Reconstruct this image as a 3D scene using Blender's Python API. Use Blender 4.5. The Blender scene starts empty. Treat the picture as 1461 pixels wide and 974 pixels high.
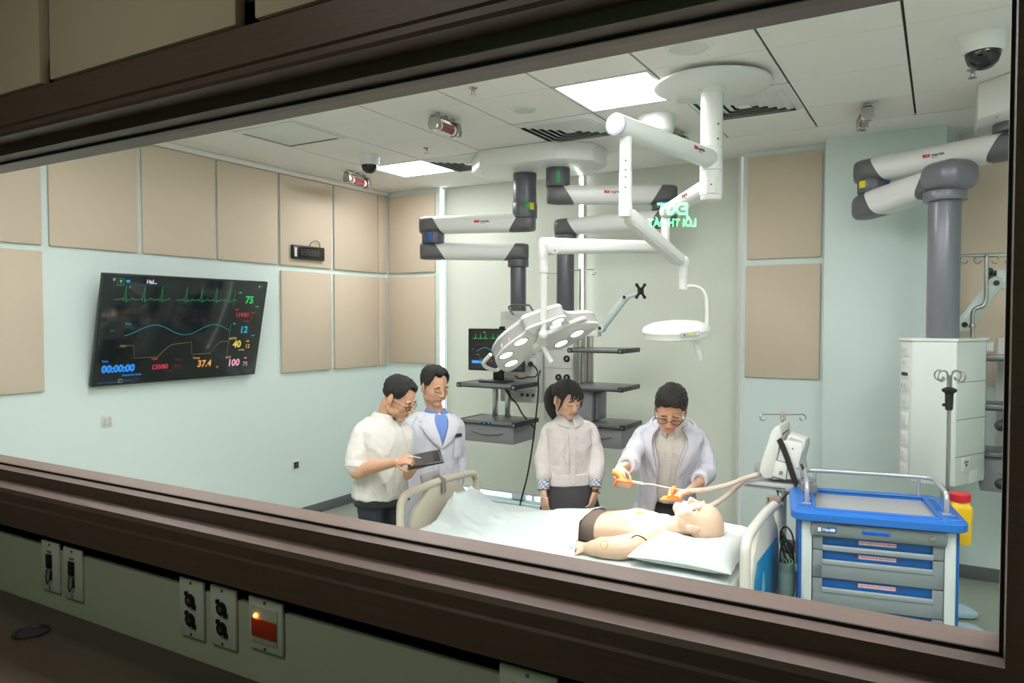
import bpy, bmesh, math, random
from mathutils import Vector as V, Matrix as M, noise

sc = bpy.context.scene
COL = sc.collection
R = math.radians
PI = math.pi

# ------------------------------------------------------------------ camera
FPX, CX, CY, CAMH = 1050.0, 730.5, 487.0, 1.93
YAW, PIT = R(30.2), R(1.75)
cam_d = bpy.data.cameras.new('camera'); cam = bpy.data.objects.new('camera', cam_d); COL.objects.link(cam)
cam_d.sensor_width = 36.0; cam_d.lens = 36.0 * FPX / 1461.0
cam_d.clip_start = 0.05
cam.location = (0, 0, CAMH); cam.rotation_euler = (PI/2 - PIT, 0, YAW)
sc.camera = cam
# ------------------------------------------------------------------ light and exposure
sc.view_settings.view_transform = 'Standard'; sc.view_settings.look = 'None'
sc.view_settings.gamma = 1.0; sc.view_settings.use_curve_mapping = False
sc.view_settings.exposure = 0.0
PANEL_E = 29.0          # ceiling panels
SURG_E = 5.0           # lenses of the surgical lamps
SURG_SPOT = 62.0
LEAK_E = 12.0  # added glow along the blind edges
SKY_E = 5.0
CTRL_W = 6.0
w = bpy.data.worlds.new('world'); sc.world = w; w.use_nodes = True
bg = w.node_tree.nodes['Background']
bg.inputs[0].default_value = (0.86, 0.93, 1.0, 1); bg.inputs[1].default_value = SKY_E
sc.cycles.max_bounces = 8; sc.cycles.transparent_max_bounces = 12
sc.cycles.sample_clamp_indirect = 4.0

def area_light(name, loc, rot, sx, sy, e, col=(1, 1, 1)):
    l = bpy.data.lights.new(name, 'AREA'); l.shape = 'RECTANGLE'; l.size = sx; l.size_y = sy; l.energy = e; l.color = col
    o = bpy.data.objects.new(name, l); COL.objects.link(o); o.location = loc; o.rotation_euler = rot
    return o

# ------------------------------------------------------------------ picking points of the place from image pixels, cast along camera rays to a plane or depth
_F = V((-math.sin(YAW)*math.cos(PIT), math.cos(YAW)*math.cos(PIT), -math.sin(PIT)))
_R = V((math.cos(YAW), math.sin(YAW), 0)); _U = _R.cross(_F); _C = V((0, 0, CAMH))
def ray(x, y): return _F + _R*((x-CX)/FPX) - _U*((y-CY)/FPX)
def PY(x, y, Y): r = ray(x, y); return _C + r*(Y/r.y)
def PX(x, y, X): r = ray(x, y); return _C + r*(X/r.x)
def PZ(x, y, Z): r = ray(x, y); return _C + r*((Z-CAMH)/r.z)
def PD(x, y, d): return _C + ray(x, y)*d
def PP(x, y, o, n):
    r = ray(x, y); return _C + r*((V(o)-_C).dot(n)/r.dot(n))

# ------------------------------------------------------------------ materials
def C(r, g, b):
    f = lambda c: (c/255/12.92) if c/255 <= 0.04045 else ((c/255+0.055)/1.055)**2.4
    return (f(r), f(g), f(b), 1)
MATS = {}
def mat(name, col, rough=0.5, metal=0.0, spec=0.5, emit=None, es=0.0, var=0.0, vscale=30.0, bump=0.0, bscale=200.0, trans=0.0, sss=0.0, coat=0.0, stretch=None):
    m = bpy.data.materials.new(name); m.use_nodes = True
    nt = m.node_tree; b = nt.nodes['Principled BSDF']
    b.inputs['Base Color'].default_value = col; b.inputs['Roughness'].default_value = rough
    b.inputs['Metallic'].default_value = metal; b.inputs['Specular IOR Level'].default_value = spec
    if coat: b.inputs['Coat Weight'].default_value = coat
    if emit: b.inputs['Emission Color'].default_value = emit; b.inputs['Emission Strength'].default_value = es
    if sss: b.inputs['Subsurface Weight'].default_value = sss; b.inputs['Subsurface Radius'].default_value = (0.02, 0.008, 0.004); b.inputs['Subsurface Scale'].default_value = 0.5
    if var or bump:
        tc = nt.nodes.new('ShaderNodeTexCoord'); mp = nt.nodes.new('ShaderNodeMapping')
        nt.links.new(tc.outputs['Object'], mp.inputs[0])
        if stretch: mp.inputs['Scale'].default_value = stretch
    if var:
        n = nt.nodes.new('ShaderNodeTexNoise'); n.inputs['Scale'].default_value = vscale; n.inputs['Detail'].default_value = 5
        nt.links.new(mp.outputs[0], n.inputs['Vector'])
        mx = nt.nodes.new('ShaderNodeMix'); mx.data_type = 'RGBA'
        k = lambda s: (min(1, col[0]*s), min(1, col[1]*s), min(1, col[2]*s), 1)
        mx.inputs[6].default_value = k(1-var); mx.inputs[7].default_value = k(1+var)
        nt.links.new(n.outputs['Fac'], mx.inputs[0]); nt.links.new(mx.outputs[2], b.inputs['Base Color'])
    if bump:
        n2 = nt.nodes.new('ShaderNodeTexNoise'); n2.inputs['Scale'].default_value = bscale; n2.inputs['Detail'].default_value = 3
        nt.links.new(mp.outputs[0], n2.inputs['Vector'])
        bp = nt.nodes.new('ShaderNodeBump'); bp.inputs['Strength'].default_value = bump; bp.inputs['Distance'].default_value = 0.01
        nt.links.new(n2.outputs['Fac'], bp.inputs['Height']); nt.links.new(bp.outputs[0], b.inputs['Normal'])
    MATS[name] = m
    return m
def glass_mat(name, refl_ior=1.5, tint=(1, 1, 1, 1), base=0.0, rough=0.0):
    m = bpy.data.materials.new(name); m.use_nodes = True; nt = m.node_tree
    for n in list(nt.nodes): nt.nodes.remove(n)
    o = nt.nodes.new('ShaderNodeOutputMaterial'); t = nt.nodes.new('ShaderNodeBsdfTransparent'); g = nt.nodes.new('ShaderNodeBsdfGlossy')
    t.inputs[0].default_value = tint; g.inputs['Roughness'].default_value = rough
    fr = nt.nodes.new('ShaderNodeFresnel'); ge = nt.nodes.new('ShaderNodeNewGeometry')
    mi = nt.nodes.new('ShaderNodeMix'); mi.data_type = 'FLOAT'; mi.inputs[2].default_value = refl_ior; mi.inputs[3].default_value = 1.0/refl_ior
    nt.links.new(ge.outputs['Backfacing'], mi.inputs[0]); nt.links.new(mi.outputs[0], fr.inputs[0])   # same reflectance on both faces
    mx = nt.nodes.new('ShaderNodeMixShader')
    nt.links.new(fr.outputs[0], mx.inputs[0]); nt.links.new(t.outputs[0], mx.inputs[1]); nt.links.new(g.outputs[0], mx.inputs[2])
    nt.links.new(mx.outputs[0], o.inputs[0]); MATS[name] = m
    return m

wall_w = mat('wall_paint', C(221, 236, 233), 0.6, bump=0.05, bscale=250)
wall_ctl = mat('control_room_paint', C(205, 208, 196), 0.6, bump=0.05, bscale=250)
ceil_w = mat('ceiling_tile', C(244, 239, 235), 0.85, bump=0.15, bscale=400, var=0.02, vscale=300)
ceil_p = mat('ceiling_plaster', C(244, 241, 238), 0.8)
groove = mat('ceiling_groove', C(38, 36, 34), 0.8)
fabric_b = mat('panel_fabric', C(214, 198, 178), 0.95, spec=0.1, bump=0.25, bscale=900, var=0.05, vscale=500)
floor_g = mat('floor_vinyl', C(146, 154, 140), 0.35, var=0.06, vscale=8)
skirt_m = mat('skirting', C(92, 96, 100), 0.5)
wood_m = mat('dark_wood', C(102, 82, 73), 0.42, var=0.22, vscale=14, bump=0.08, bscale=60, stretch=(0.6, 14, 14))
desk_m = mat('desk_laminate', C(74, 58, 47), 0.3, var=0.2, vscale=8, stretch=(1, 12, 12))
seal_m = mat('black_gasket', C(14, 14, 15), 0.6)
white_pl = mat('white_plastic', C(226, 228, 226), 0.35)
offwhite = mat('offwhite_plastic', C(208, 208, 203), 0.4)
lamp_white = mat('lamp_white', C(228, 230, 226), 0.28)
arm_white = mat('arm_white', C(234, 234, 232), 0.3)
cap_grey = mat('cap_grey', C(92, 92, 95), 0.4)
tube_grey = mat('tube_grey', C(120, 122, 130), 0.32, metal=0.25)
dark_tube = mat('dark_tube', C(92, 94, 102), 0.35, metal=0.25)
steel = mat('steel', C(175, 172, 168), 0.25, metal=1.0)
alu = mat('aluminium', C(190, 194, 200), 0.35, metal=0.6)
blackp = mat('black_plastic', C(20, 21, 24), 0.4)
blackg = mat('black_gloss', C(8, 9, 11), 0.15)
rubber = mat('black_rubber', C(24, 24, 26), 0.7)
shelf_d = mat('shelf_top', C(96, 102, 106), 0.28)
shelf_e = mat('shelf_edge', C(38, 41, 47), 0.4)
shelf_r = mat('shelf_rail', C(128, 130, 132), 0.3, metal=0.5)
drawer_g = mat('drawer_grey', C(136, 138, 142), 0.4)
green_t = mat('green_tag', C(30, 140, 60), 0.4)
yellow_t = mat('yellow_tag', C(225, 215, 30), 0.4)
blue_t = mat('blue_tag', C(20, 85, 165), 0.4)
red_t = mat('red_print', C(205, 40, 35), 0.5)
grey_t = mat('grey_print', C(60, 62, 68), 0.5)
gl_obs = glass_mat('observation_glass', 1.5)
gl_win = glass_mat('window_glass', 1.45)
def emis(name, col, s):
    m = mat(name, (0, 0, 0, 1), 0.5, emit=col, es=s); return m
panel_em = emis('panel_diffuser', (1.0, 1.0, 0.985, 1), PANEL_E)
leak_em = emis('leak_emitter', (0.93, 1.0, 0.93, 1), LEAK_E)

# ------------------------------------------------------------------ mesh builder
def basis(d, up=V((0, 0, 1))):
    d = V(d).normalized()
    if abs(d.dot(up)) > 0.98: up = V((0, 1, 0))
    x = d.cross(up).normalized(); y = x.cross(d).normalized()
    return x, y, d
ROOT = {}
class MB:
    def __init__(s): s.v = []; s.f = []; s.m = []; s.mi = 0
    def add(s, vs, fs):
        o = len(s.v); s.v += [V(p) for p in vs]
        for f in fs: s.f.append([i+o for i in f]); s.m.append(s.mi)
        return s
    def addbm(s, bm, mx=None):
        bm.verts.index_update()
        vs = [(mx @ v.co) if mx else v.co.copy() for v in bm.verts]
        s.add(vs, [[v.index for v in f.verts] for f in bm.faces]); bm.free(); return s
    def box(s, c, size, bev=0.0, rot=None, seg=2):
        bm = bmesh.new(); bmesh.ops.create_cube(bm, size=1.0)
        for v in bm.verts: v.co = V((v.co.x*size[0], v.co.y*size[1], v.co.z*size[2]))
        if bev > 0: bmesh.ops.bevel(bm, geom=list(bm.edges), offset=min(bev, 0.49*min(size)), segments=seg, affect='EDGES', profile=0.5, clamp_overlap=True)
        mx = M.Translation(V(c)) @ (rot.to_4x4() if rot else M.Identity(4))
        return s.addbm(bm, mx)
    def box2(s, a, b, bev=0.0, seg=2):
        a = V(a); b = V(b)
        return s.box((a+b)/2, [abs(b[i]-a[i]) for i in range(3)], bev, None, seg)
    def cyl(s, p0, p1, r0, r1=None, n=24, bev=0.0):
        if r1 is None: r1 = r0
        p0 = V(p0); p1 = V(p1); L = (p1-p0).length
        if bev > 0: prof = [(0, 0), (r0-bev, 0), (r0-bev*.3, bev*.3), (r0, bev), (r1, L-bev), (r1-bev*.3, L-bev*.3), (r1-bev, L), (0, L)]
        else: prof = [(0, 0), (r0, 0), (r1, L), (0, L)]
        return s.lathe(prof, p0, p1-p0, n)
    def lathe(s, prof, loc, axis=(0, 0, 1), n=32, sx=1.0, sy=1.0, up=V((0, 0, 1))):
        x, y, d = basis(axis, up); loc = V(loc); vs = []; fs = []
        ring = []
        for r, z in prof:
            if abs(r) < 1e-9: vs.append(loc+d*z); ring.append([len(vs)-1])
            else:
                ids = []
                for k in range(n):
                    a = 2*PI*k/n; vs.append(loc+d*z+x*(r*sx*math.cos(a))+y*(r*sy*math.sin(a))); ids.append(len(vs)-1)
                ring.append(ids)
        for a, b in zip(ring, ring[1:]):
            if len(a) == 1 and len(b) == 1: continue
            for k in range(n):
                k2 = (k+1) % n
                if len(a) == 1: fs.append([a[0], b[k2], b[k]])
                elif len(b) == 1: fs.append([a[k], a[k2], b[0]])
                else: fs.append([a[k], a[k2], b[k2], b[k]])
        return s.add(vs, fs)
    def tube(s, pts, r, n=10, closed=False, cap=True, up0=None, flat=1.0):
        pts = [V(p) for p in pts]; m = len(pts)
        rr = r if isinstance(r, (list, tuple)) else [r]*m
        vs = []; fs = []; px = None
        for i, p in enumerate(pts):
            if closed: t = pts[(i+1) % m]-pts[i-1]
            else: t = pts[min(i+1, m-1)]-pts[max(i-1, 0)]
            t.normalize()
            if px is None:
                px, py, _ = basis(t, up0 or V((0, 0, 1)))
            else:
                px = (px - t*px.dot(t)).normalized()
            py = t.cross(px)
            for k in range(n):
                a = 2*PI*k/n; vs.append(p+px*(rr[i]*math.cos(a))+py*(rr[i]*flat*math.sin(a)))
        for i in range(m if closed else m-1):
            j = (i+1) % m
            for k in range(n):
                k2 = (k+1) % n; fs.append([i*n+k, i*n+k2, j*n+k2, j*n+k])
        if cap and not closed:
            fs.append(list(range(n))[::-1]); fs.append([(m-1)*n+k for k in range(n)])
        return s.add(vs, fs)
    def prism(s, poly, o, U, W, D, bev=0.0):
        """polygon (u,v) at o along U,W, extruded along vector D"""
        o = V(o); U = V(U); W = V(W); D = V(D); n = len(poly)
        bm = bmesh.new()
        a = [bm.verts.new(o+U*p[0]+W*p[1]) for p in poly]; b = [bm.verts.new(o+U*p[0]+W*p[1]+D) for p in poly]
        bm.faces.new(a[::-1]); bm.faces.new(b)
        for i in range(n): bm.faces.new([a[i], a[(i+1) % n], b[(i+1) % n], b[i]])
        bmesh.ops.recalc_face_normals(bm, faces=bm.faces)
        if bev > 0: bmesh.ops.bevel(bm, geom=list(bm.edges), offset=bev, segments=2, affect='EDGES', profile=0.5, clamp_overlap=True)
        return s.addbm(bm)
    def ell(s, c, rad, rot=None, nu=20, nv=12):
        c = V(c); rot = rot or M.Identity(3); vs = []; fs = []
        if not isinstance(rad, (tuple, list)): rad = (rad,)*3
        vs.append(c+rot@V((0, 0, -rad[2])))
        for i in range(1, nv):
            t = -PI/2+PI*i/nv
            for k in range(nu):
                a = 2*PI*k/nu
                vs.append(c+rot@V((rad[0]*math.cos(t)*math.cos(a), rad[1]*math.cos(t)*math.sin(a), rad[2]*math.sin(t))))
        vs.append(c+rot@V((0, 0, rad[2]))); top = len(vs)-1
        for k in range(nu):
            k2 = (k+1) % nu
            fs.append([0, 1+k2, 1+k])
            for i in range(nv-2): fs.append([1+i*nu+k, 1+i*nu+k2, 1+(i+1)*nu+k2, 1+(i+1)*nu+k])
            fs.append([1+(nv-2)*nu+k, 1+(nv-2)*nu+k2, top])
        return s.add(vs, fs)
    def loft(s, rings, cap=True, closed=True):
        n = len(rings[0]); vs = [p for r in rings for p in r]; fs = []
        for i in range(len(rings)-1):
            for k in range(n if closed else n-1):
                k2 = (k+1) % n; fs.append([i*n+k, i*n+k2, (i+1)*n+k2, (i+1)*n+k])
        if cap and closed: fs.append(list(range(n))[::-1]); fs.append([(len(rings)-1)*n+k for k in range(n)])
        return s.add(vs, fs)
    def grid(s, fn, nu, nv):
        vs = [fn(i/nu, j/nv) for j in range(nv+1) for i in range(nu+1)]
        fs = [[j*(nu+1)+i, j*(nu+1)+i+1, (j+1)*(nu+1)+i+1, (j+1)*(nu+1)+i] for j in range(nv) for i in range(nu)]
        return s.add(vs, fs)
    def text(s, body, o, U, W, size, depth=0.0008, align='LEFT', shear=0.0, bold=0.0, sx=1.0):
        cu = bpy.data.curves.new('t', 'FONT'); cu.body = body; cu.size = size; cu.align_x = align; cu.align_y = 'CENTER'
        cu.shear = shear; cu.offset = bold; cu.resolution_u = 3; cu.extrude = depth
        ob = bpy.data.objects.new('t', cu); me = bpy.data.meshes.new_from_object(ob)
        U = V(U).normalized(); W = V(W).normalized(); N = U.cross(W); o = V(o)
        s.add([o+U*v.co.x*sx+W*v.co.y+N*v.co.z for v in me.vertices], [list(p.vertices) for p in me.polygons])
        bpy.data.objects.remove(ob); bpy.data.curves.remove(cu); bpy.data.meshes.remove(me)
        return s
    def mesh(s, name, mats, ang=38, smooth=True, off=V((0, 0, 0))):
        me = bpy.data.meshes.new(name); me.from_pydata([v-off for v in s.v], [], s.f)
        for m_ in (mats if isinstance(mats, (list, tuple)) else [mats]): me.materials.append(m_)
        if any(s.m): me.polygons.foreach_set('material_index', s.m)
        bm = bmesh.new(); bm.from_mesh(me)
        bmesh.ops.recalc_face_normals(bm, faces=bm.faces)
        if smooth:
            ca = R(ang)
            for f in bm.faces: f.smooth = True
            for e in bm.edges:
                if len(e.link_faces) == 2 and e.calc_face_angle(0) > ca: e.smooth = False
        bm.to_mesh(me); bm.free()
        return me
    def build(s, name, mats, parent=None, ang=38, smooth=True, loc=None, **props):
        off = V((0, 0, 0))
        if parent is not None: off = ROOT[parent.name].copy()
        elif loc is not None: off = V(loc)
        me = s.mesh(name, mats, ang, smooth, off)
        ob = bpy.data.objects.new(name, me); COL.objects.link(ob)
        if parent is not None: ob.parent = parent
        else: ob.location = off
        ROOT[ob.name] = off
        for k, v in props.items(): ob[k] = v
        return ob

def thing(name, loc, label, cat, group=None):
    o = bpy.data.objects.new(name, None); COL.objects.link(o); o.location = V(loc); o.empty_display_size = 0.1
    ROOT[o.name] = V(loc); return tag(o, label, cat, group)
def tag(o, label, cat, group=None):
    o['label'] = label; o['category'] = cat
    if group: o['group'] = group
    return o
def struct(name, mb, m, parent=None, **k):
    o = mb.build(name, m, parent, **k)
    if parent is None: o['kind'] = 'structure'
    return o
def copy_tree(o, parent=None, loc=None, rotz=None):
    c = o.copy(); COL.objects.link(c); c.parent = parent
    for ch in [x for x in o.children]: copy_tree(ch, c)
    if loc is not None: c.location = loc
    if rotz is not None: c.rotation_euler = (0, 0, rotz)
    ROOT[c.name] = V(loc) if loc is not None else ROOT.get(o.name, V((0, 0, 0)))
    return c
def bez(p0, p1, p2, p3, n=12):
    p0, p1, p2, p3 = V(p0), V(p1), V(p2), V(p3)
    return [p0*(1-t)**3+p1*3*t*(1-t)**2+p2*3*t*t*(1-t)+p3*t**3 for t in [i/n for i in range(n+1)]]
def spline(pts, n=8):
    pts = [V(p) for p in pts]; out = []
    for i in range(len(pts)-1):
        a = pts[max(i-1, 0)]; b = pts[i]; c = pts[i+1]; d = pts[min(i+2, len(pts)-1)]
        for k in range(n):
            t = k/n; out.append(0.5*((2*b)+(c-a)*t+(2*a-5*b+4*c-d)*t*t+(3*b-a-3*c+d)*t**3))
    return out+[pts[-1]]
def rrect(w, h, r, n=5):
    out = []
    for cx, cy, a0 in ((w/2-r, h/2-r, 0), (-w/2+r, h/2-r, 90), (-w/2+r, -h/2+r, 180), (w/2-r, -h/2+r, 270)):
        for k in range(n+1):
            a = R(a0+90*k/n); out.append((cx+r*math.cos(a), cy+r*math.sin(a)))
    return out
def rot_from(x, y, z):
    return M((x, y, z)).transposed()
# ================================================================== SETTING
XL, YB, ZC = -5.33, 6.40, 3.33       # left wall, back wall, ceiling
XR = 2.4
YF = 1.11                            # room face of the observation wall
YC = 0.96                            # control-room face of the observation wall
b = MB(); b.box2((XL-.15, YC+.02, -.1), (XR+.15, 6.75, 0)); struct('floor', b, floor_g)
b = MB(); b.box2((XL-.15, YC, 0), (XL, 6.75, ZC+.3)); struct('wall_left', b, wall_w)
b = MB(); b.box2((XR, YF, 0), (XR+.15, 6.75, ZC+.3)); struct('wall_right', b, wall_w)
b = MB()                              # back wall with the window bay and the column
b.box2((XL, YB, 0), (-4.632, 6.75, ZC)); b.box2((-1.46, YB, 0), (XR, 6.75, ZC))
b.box2((-4.632, 6.62, 3.2), (-1.46, 6.75, ZC)); b.box2((-4.632, YB, 0), (-4.618, 6.6, ZC)); b.box2((-4.632, 6.60, 0), (-1.46, 6.75, 0.015))
struct('wall_back', b, wall_w)
b = MB(); b.box2((-.79, 6.2, 0), (0.02, YB, ZC), .006); struct('trim_1', b, wall_w)   # the column
b = MB()
b.box2((XL, 2.0, 0), (XL+.012, YB, .1), .003); struct('baseboard_left', b, skirt_m)
b = MB(); b.box2((XL+.012, YB-.012, 0), (-4.632, YB, .1), .003); b.box2((-1.46, YB-.012, 0), (-.79, YB, .1), .003)
b.box2((-.79, 6.188, 0), (.032, 6.2, .1), .003); b.box2((.02, YB-.012, 0), (XR, YB, .1), .003); struct('baseboard_back', b, skirt_m)
# ceiling: dropped tiles with dark open grooves inside a plaster border
b = MB(); b.mi = 1; b.box2((XL-.15, YC, ZC+.012), (XR+.15, 6.75, ZC+.3)); b.mi = 0
gx = [-4.603] + [-.17-.6315*k for k in range(6, -1, -1)] + [-.17+.6315*k for k in range(1, 4)] + [XR]
gy = [1.545+.6155*k-.0 for k in range(0, 7)] ; gy = [YF] + gy + [5.80]
gy = [y for i, y in enumerate(gy) if i == 0 or y-gy[i-1] > .05]
LIGHTS = [(-2.065, 4.007), (-4.59, 5.238)]
holes = [(1, 6)]
LX = [-4.603, -3.965, -3.33, -2.695, -2.065, -1.44, -.80, -.17, .46, 1.09, 1.72, XR]
LY = [YF, 1.545, 2.16, 2.776, 3.391, 4.007, 4.622, 5.238, 5.80]
LIT = {(4, 5), (0, 7), (4, 2), (8, 3), (1, 2), (8, 7), (6, 2), (4, 0), (8, 1), (2, 0)}
for i in range(len(LX)-1):
    for j in range(len(LY)-1):
        g = .0045
        if (i, j) in LIT: continue
        b.box2((LX[i]+g+.002, LY[j]+g*.6, ZC), (LX[i+1]-g-.002, LY[j+1]-g*.6, ZC+.02), .002, 1)
b.mi = 2; b.box2((XL, YC, ZC-.002), (-4.603, 6.75, ZC+.02)); b.box2((-4.603, 5.80, ZC-.002), (XR, 6.75, ZC+.02)); 
struct('ceiling', b, [ceil_w, groove, ceil_p])
b = MB(); b.box2((XL, 2, ZC-.05), (XL+.03, YB, ZC-.002), .01); struct('trim_2', b, ceil_p)

# ---- observation window: casing, gasket, pane
def prof_sweep(b, prof, fn):
    vs = [fn(p, k) for k in (0, 1) for p in prof]; n = len(prof)
    b.add(vs, [[i, i+1, n+i+1, n+i] for i in range(n-1)])
XJ = .070; XJL = -2.75
pb = [(.972, 1.38), (.972, 1.415), (.94, 1.415), (.94, 1.470), (.945, 1.474), (.945, 1.495), (.95, 1.504), (1.0, 1.504), (1.0017, 1.530), (1.0417, 1.530), (YF, 1.530), (YF+.012, 1.525), (YF+.012, 1.44), (YF+.002, 1.44)]
pt = [(.972, CAMH+.60), (.972, CAMH+.540), (.94, CAMH+.540), (.94, CAMH+.472), (.945, CAMH+.468), (.945, CAMH+.456), (.95, CAMH+.450), (1.0, CAMH+.450), (1.0017, CAMH+.4255), (1.0417, CAMH+.4215), (YF, CAMH+.420), (YF+.012, CAMH+.425), (YF+.012, CAMH+.52), (YF+.002, CAMH+.52)]
b = MB()
XE = .2
prof_sweep(b, pb, lambda p, k: V((XJL-.1 if k == 0 else XE, p[0], p[1])))
prof_sweep(b, pt, lambda p, k: V((XJL-.1 if k == 0 else XE, p[0], p[1])))
pj = [(y, XJ+(1.530-z)) for y, z in pb]                   # same moulding turned upright
prof_sweep(b, pj, lambda p, k: V((p[1], p[0], 1.40 if k == 0 else 2.50)))
prof_sweep(b, [(y, XJL-(x-XJ)) for y, x in pj], lambda p, k: V((p[1], p[0], 1.40 if k == 0 else 2.50)))
win1 = struct('window_1', b, wood_m, ang=20)
b = MB()
b.box2((XJL, 1.036, 1.5295), (XJ, 1.0405, 1.5345)); b.box2((XJL, 1.036, CAMH+.4165), (XJ, 1.0405, CAMH+.4225)); b.box2((XJ-.004, 1.036, 1.53), (XJ+.001, 1.0405, CAMH+.42))
b.build('gasket', seal_m, win1)
b = MB(); b.box2((XJL-.01, 1.041, 1.522), (XJ+.008, 1.044, CAMH+.429)); b.build('window_pane', gl_obs, win1)
# ---- observation wall around the opening
b = MB(); zb, zt = 1.528, CAMH+.424
b.box2((XL, YC, 0), (XR, YF, 1.38)); b.box2((XL, YC, CAMH+.60), (XR, YF, ZC)); b.box2((XL, YC, 1.38), (XJL-.02, YF, CAMH+.60)); b.box2((XJ+.02, YC+.012, 1.38), (XR, YF, CAMH+.60))
b.box2((XJL-.02, YC+.012, 1.38), (XJ+.02, YF, 1.44)); b.box2((XJL-.02, YC+.012, CAMH+.52), (XJ+.02, YF, CAMH+.60))
struct('wall_front', b, wall_ctl)
# ---- control room shell behind the camera
ZF = .46
b = MB(); b.box2((-3.9, -3.2, ZF-.1), (1.6, YC, ZF)); struct('floor_control', b, mat('control_floor', C(196, 192, 184), .5))
b = MB(); b.box2((-4.0, -3.2, ZF-.1), (-3.9, YC, 3.2)); struct('wall_control_left', b, wall_ctl)
b = MB(); b.box2((1.6, -3.2, ZF-.1), (1.7, YC, 3.2)); struct('wall_control_right', b, wall_ctl)
b = MB(); b.box2((-4.0, -3.3, ZF-.1), (1.7, -3.2, 3.2)); struct('wall_control_back', b, fabric_b)
b = MB(); b.box2((-4.0, -3.3, 3.0), (1.7, YC, 3.1)); struct('ceiling_control', b, ceil_p)
area_light('control_room_lamp', (-1.3, -.15, 2.97), (R(0), 0, 0), .6, .6, CTRL_W, (1.0, .93, .8))

# ---- acoustic panels
def panel(lo, hi, label, group=None):
    b = MB(); b.box2(lo, hi, .006); o = b.build('acoustic_panel', fabric_b, loc=[(lo[i]+hi[i])/2 for i in range(3)])
    return tag(o, label, 'wall panel', group)
ys = [(2.10, 2.743), (2.793, 3.44), (3.48, 4.133), (4.161, 4.812), (4.845, 5.51), (5.55, 6.204)]
nm_u = ['beige fabric acoustic panel high on the screen wall, cut by the picture edge',
        'beige upper acoustic panel above the near upper corner of the big wall screen',
        'beige upper acoustic panel directly above the middle of the big wall screen',
        'beige upper acoustic panel above the wall screen\'s far corner, next before the digital clock',
        'beige upper acoustic panel that carries the black digital clock',
        'beige upper acoustic panel between the clock\'s panel and the room corner strip']
for (y0, y1), l in zip(ys, nm_u): panel((XL+.0015, y0, 2.435), (XL+.025, y1, 3.275), l)
panel((XL+.0015, 6.232, 2.435), (XL+.022, 6.37, 3.275), 'narrow beige upper acoustic strip squeezed in the corner of the screen wall')
panel((XL+.0015, 2.10, 1.433), (XL+.025, 2.743, 2.392), 'tall beige lower acoustic panel beside the near edge of the big wall screen')
panel((XL+.0015, 4.855, 1.425), (XL+.025, 5.50, 2.385), 'tall beige lower acoustic panel just below the digital clock')
panel((XL+.0015, 5.55, 1.42), (XL+.025, 6.20, 2.385), 'tall beige lower acoustic panel second from the corner, above the man with tablet')
panel((XL+.0015, 6.232, 1.42), (XL+.022, 6.37, 2.385), 'narrow beige lower acoustic strip squeezed in the corner of the screen wall')
panel((-5.29, YB-.027, 2.435), (-4.664, YB-.0015, 3.27), 'beige upper acoustic panel on the back wall beside the bright blind edge')
panel((-5.29, YB-.027, 1.45), (-4.667, YB-.0015, 2.392), 'beige lower acoustic panel on the back wall above the man in white coat')
panel((-1.42, YB-.027, 2.43), (-.835, YB-.0015, 3.285), 'tan upper acoustic panel between the blinds and the column')
panel((-1.43, YB-.027, 1.44), (-.84, YB-.0015, 2.378), 'tan lower acoustic panel above the ventilator, between blinds and column')
panel((.10, YB-.027, 2.405), (.70, YB-.0015, 3.285), 'tan upper acoustic panel behind the thick grey pendant column')
panel((.105, YB-.027, 1.444), (.70, YB-.0015, 2.378), 'tan lower acoustic panel behind the drip hooks beside the medical column')
panel((-2.45, .933, 2.473), (-1.803, YC-.0015, 2.99), 'shadowed acoustic panel in the upper left corner on this side of the window')
panel((-1.763, .933, 2.473), (-1.135, YC-.0015, 2.99), 'shadowed wide acoustic panel above the window frame on this side')
panel((-1.085, .933, 2.473), (-.45, YC-.0015, 2.99), 'shadowed acoustic panel sliver above the window frame, third along on this side')

# ---- back window behind the blinds
frame_w = mat('window_frame', C(205, 214, 222), 0.4)
b = MB()
for x0, x1 in ((-4.632, -4.50), (-3.865, -3.70), (-3.1, -2.98), (-2.25, -2.15), (-1.58, -1.46)): b.box2((x0, 6.63, .03), (x1, 6.70, 3.2), .004)
b.box2((-4.632, 6.63, .0155), (-1.46, 6.70, .05), .004); b.box2((-4.632, 6.63, 3.13), (-1.46, 6.70, 3.2), .004)
b.box2((-4.5, 6.64, .095), (-3.865, 6.69, .105)); b.box2((-3.7, 6.64, .10), (-3.1, 6.69, .112)); b.box2((-3.63, 6.64, .03), (-3.6, 6.69, 3.2))
win2 = struct('window_2', b, frame_w)
b = MB(); b.box2((-4.632, 6.660, .016), (-1.46, 6.666, 3.2)); b.build('window_pane', gl_win, win2)
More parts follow.
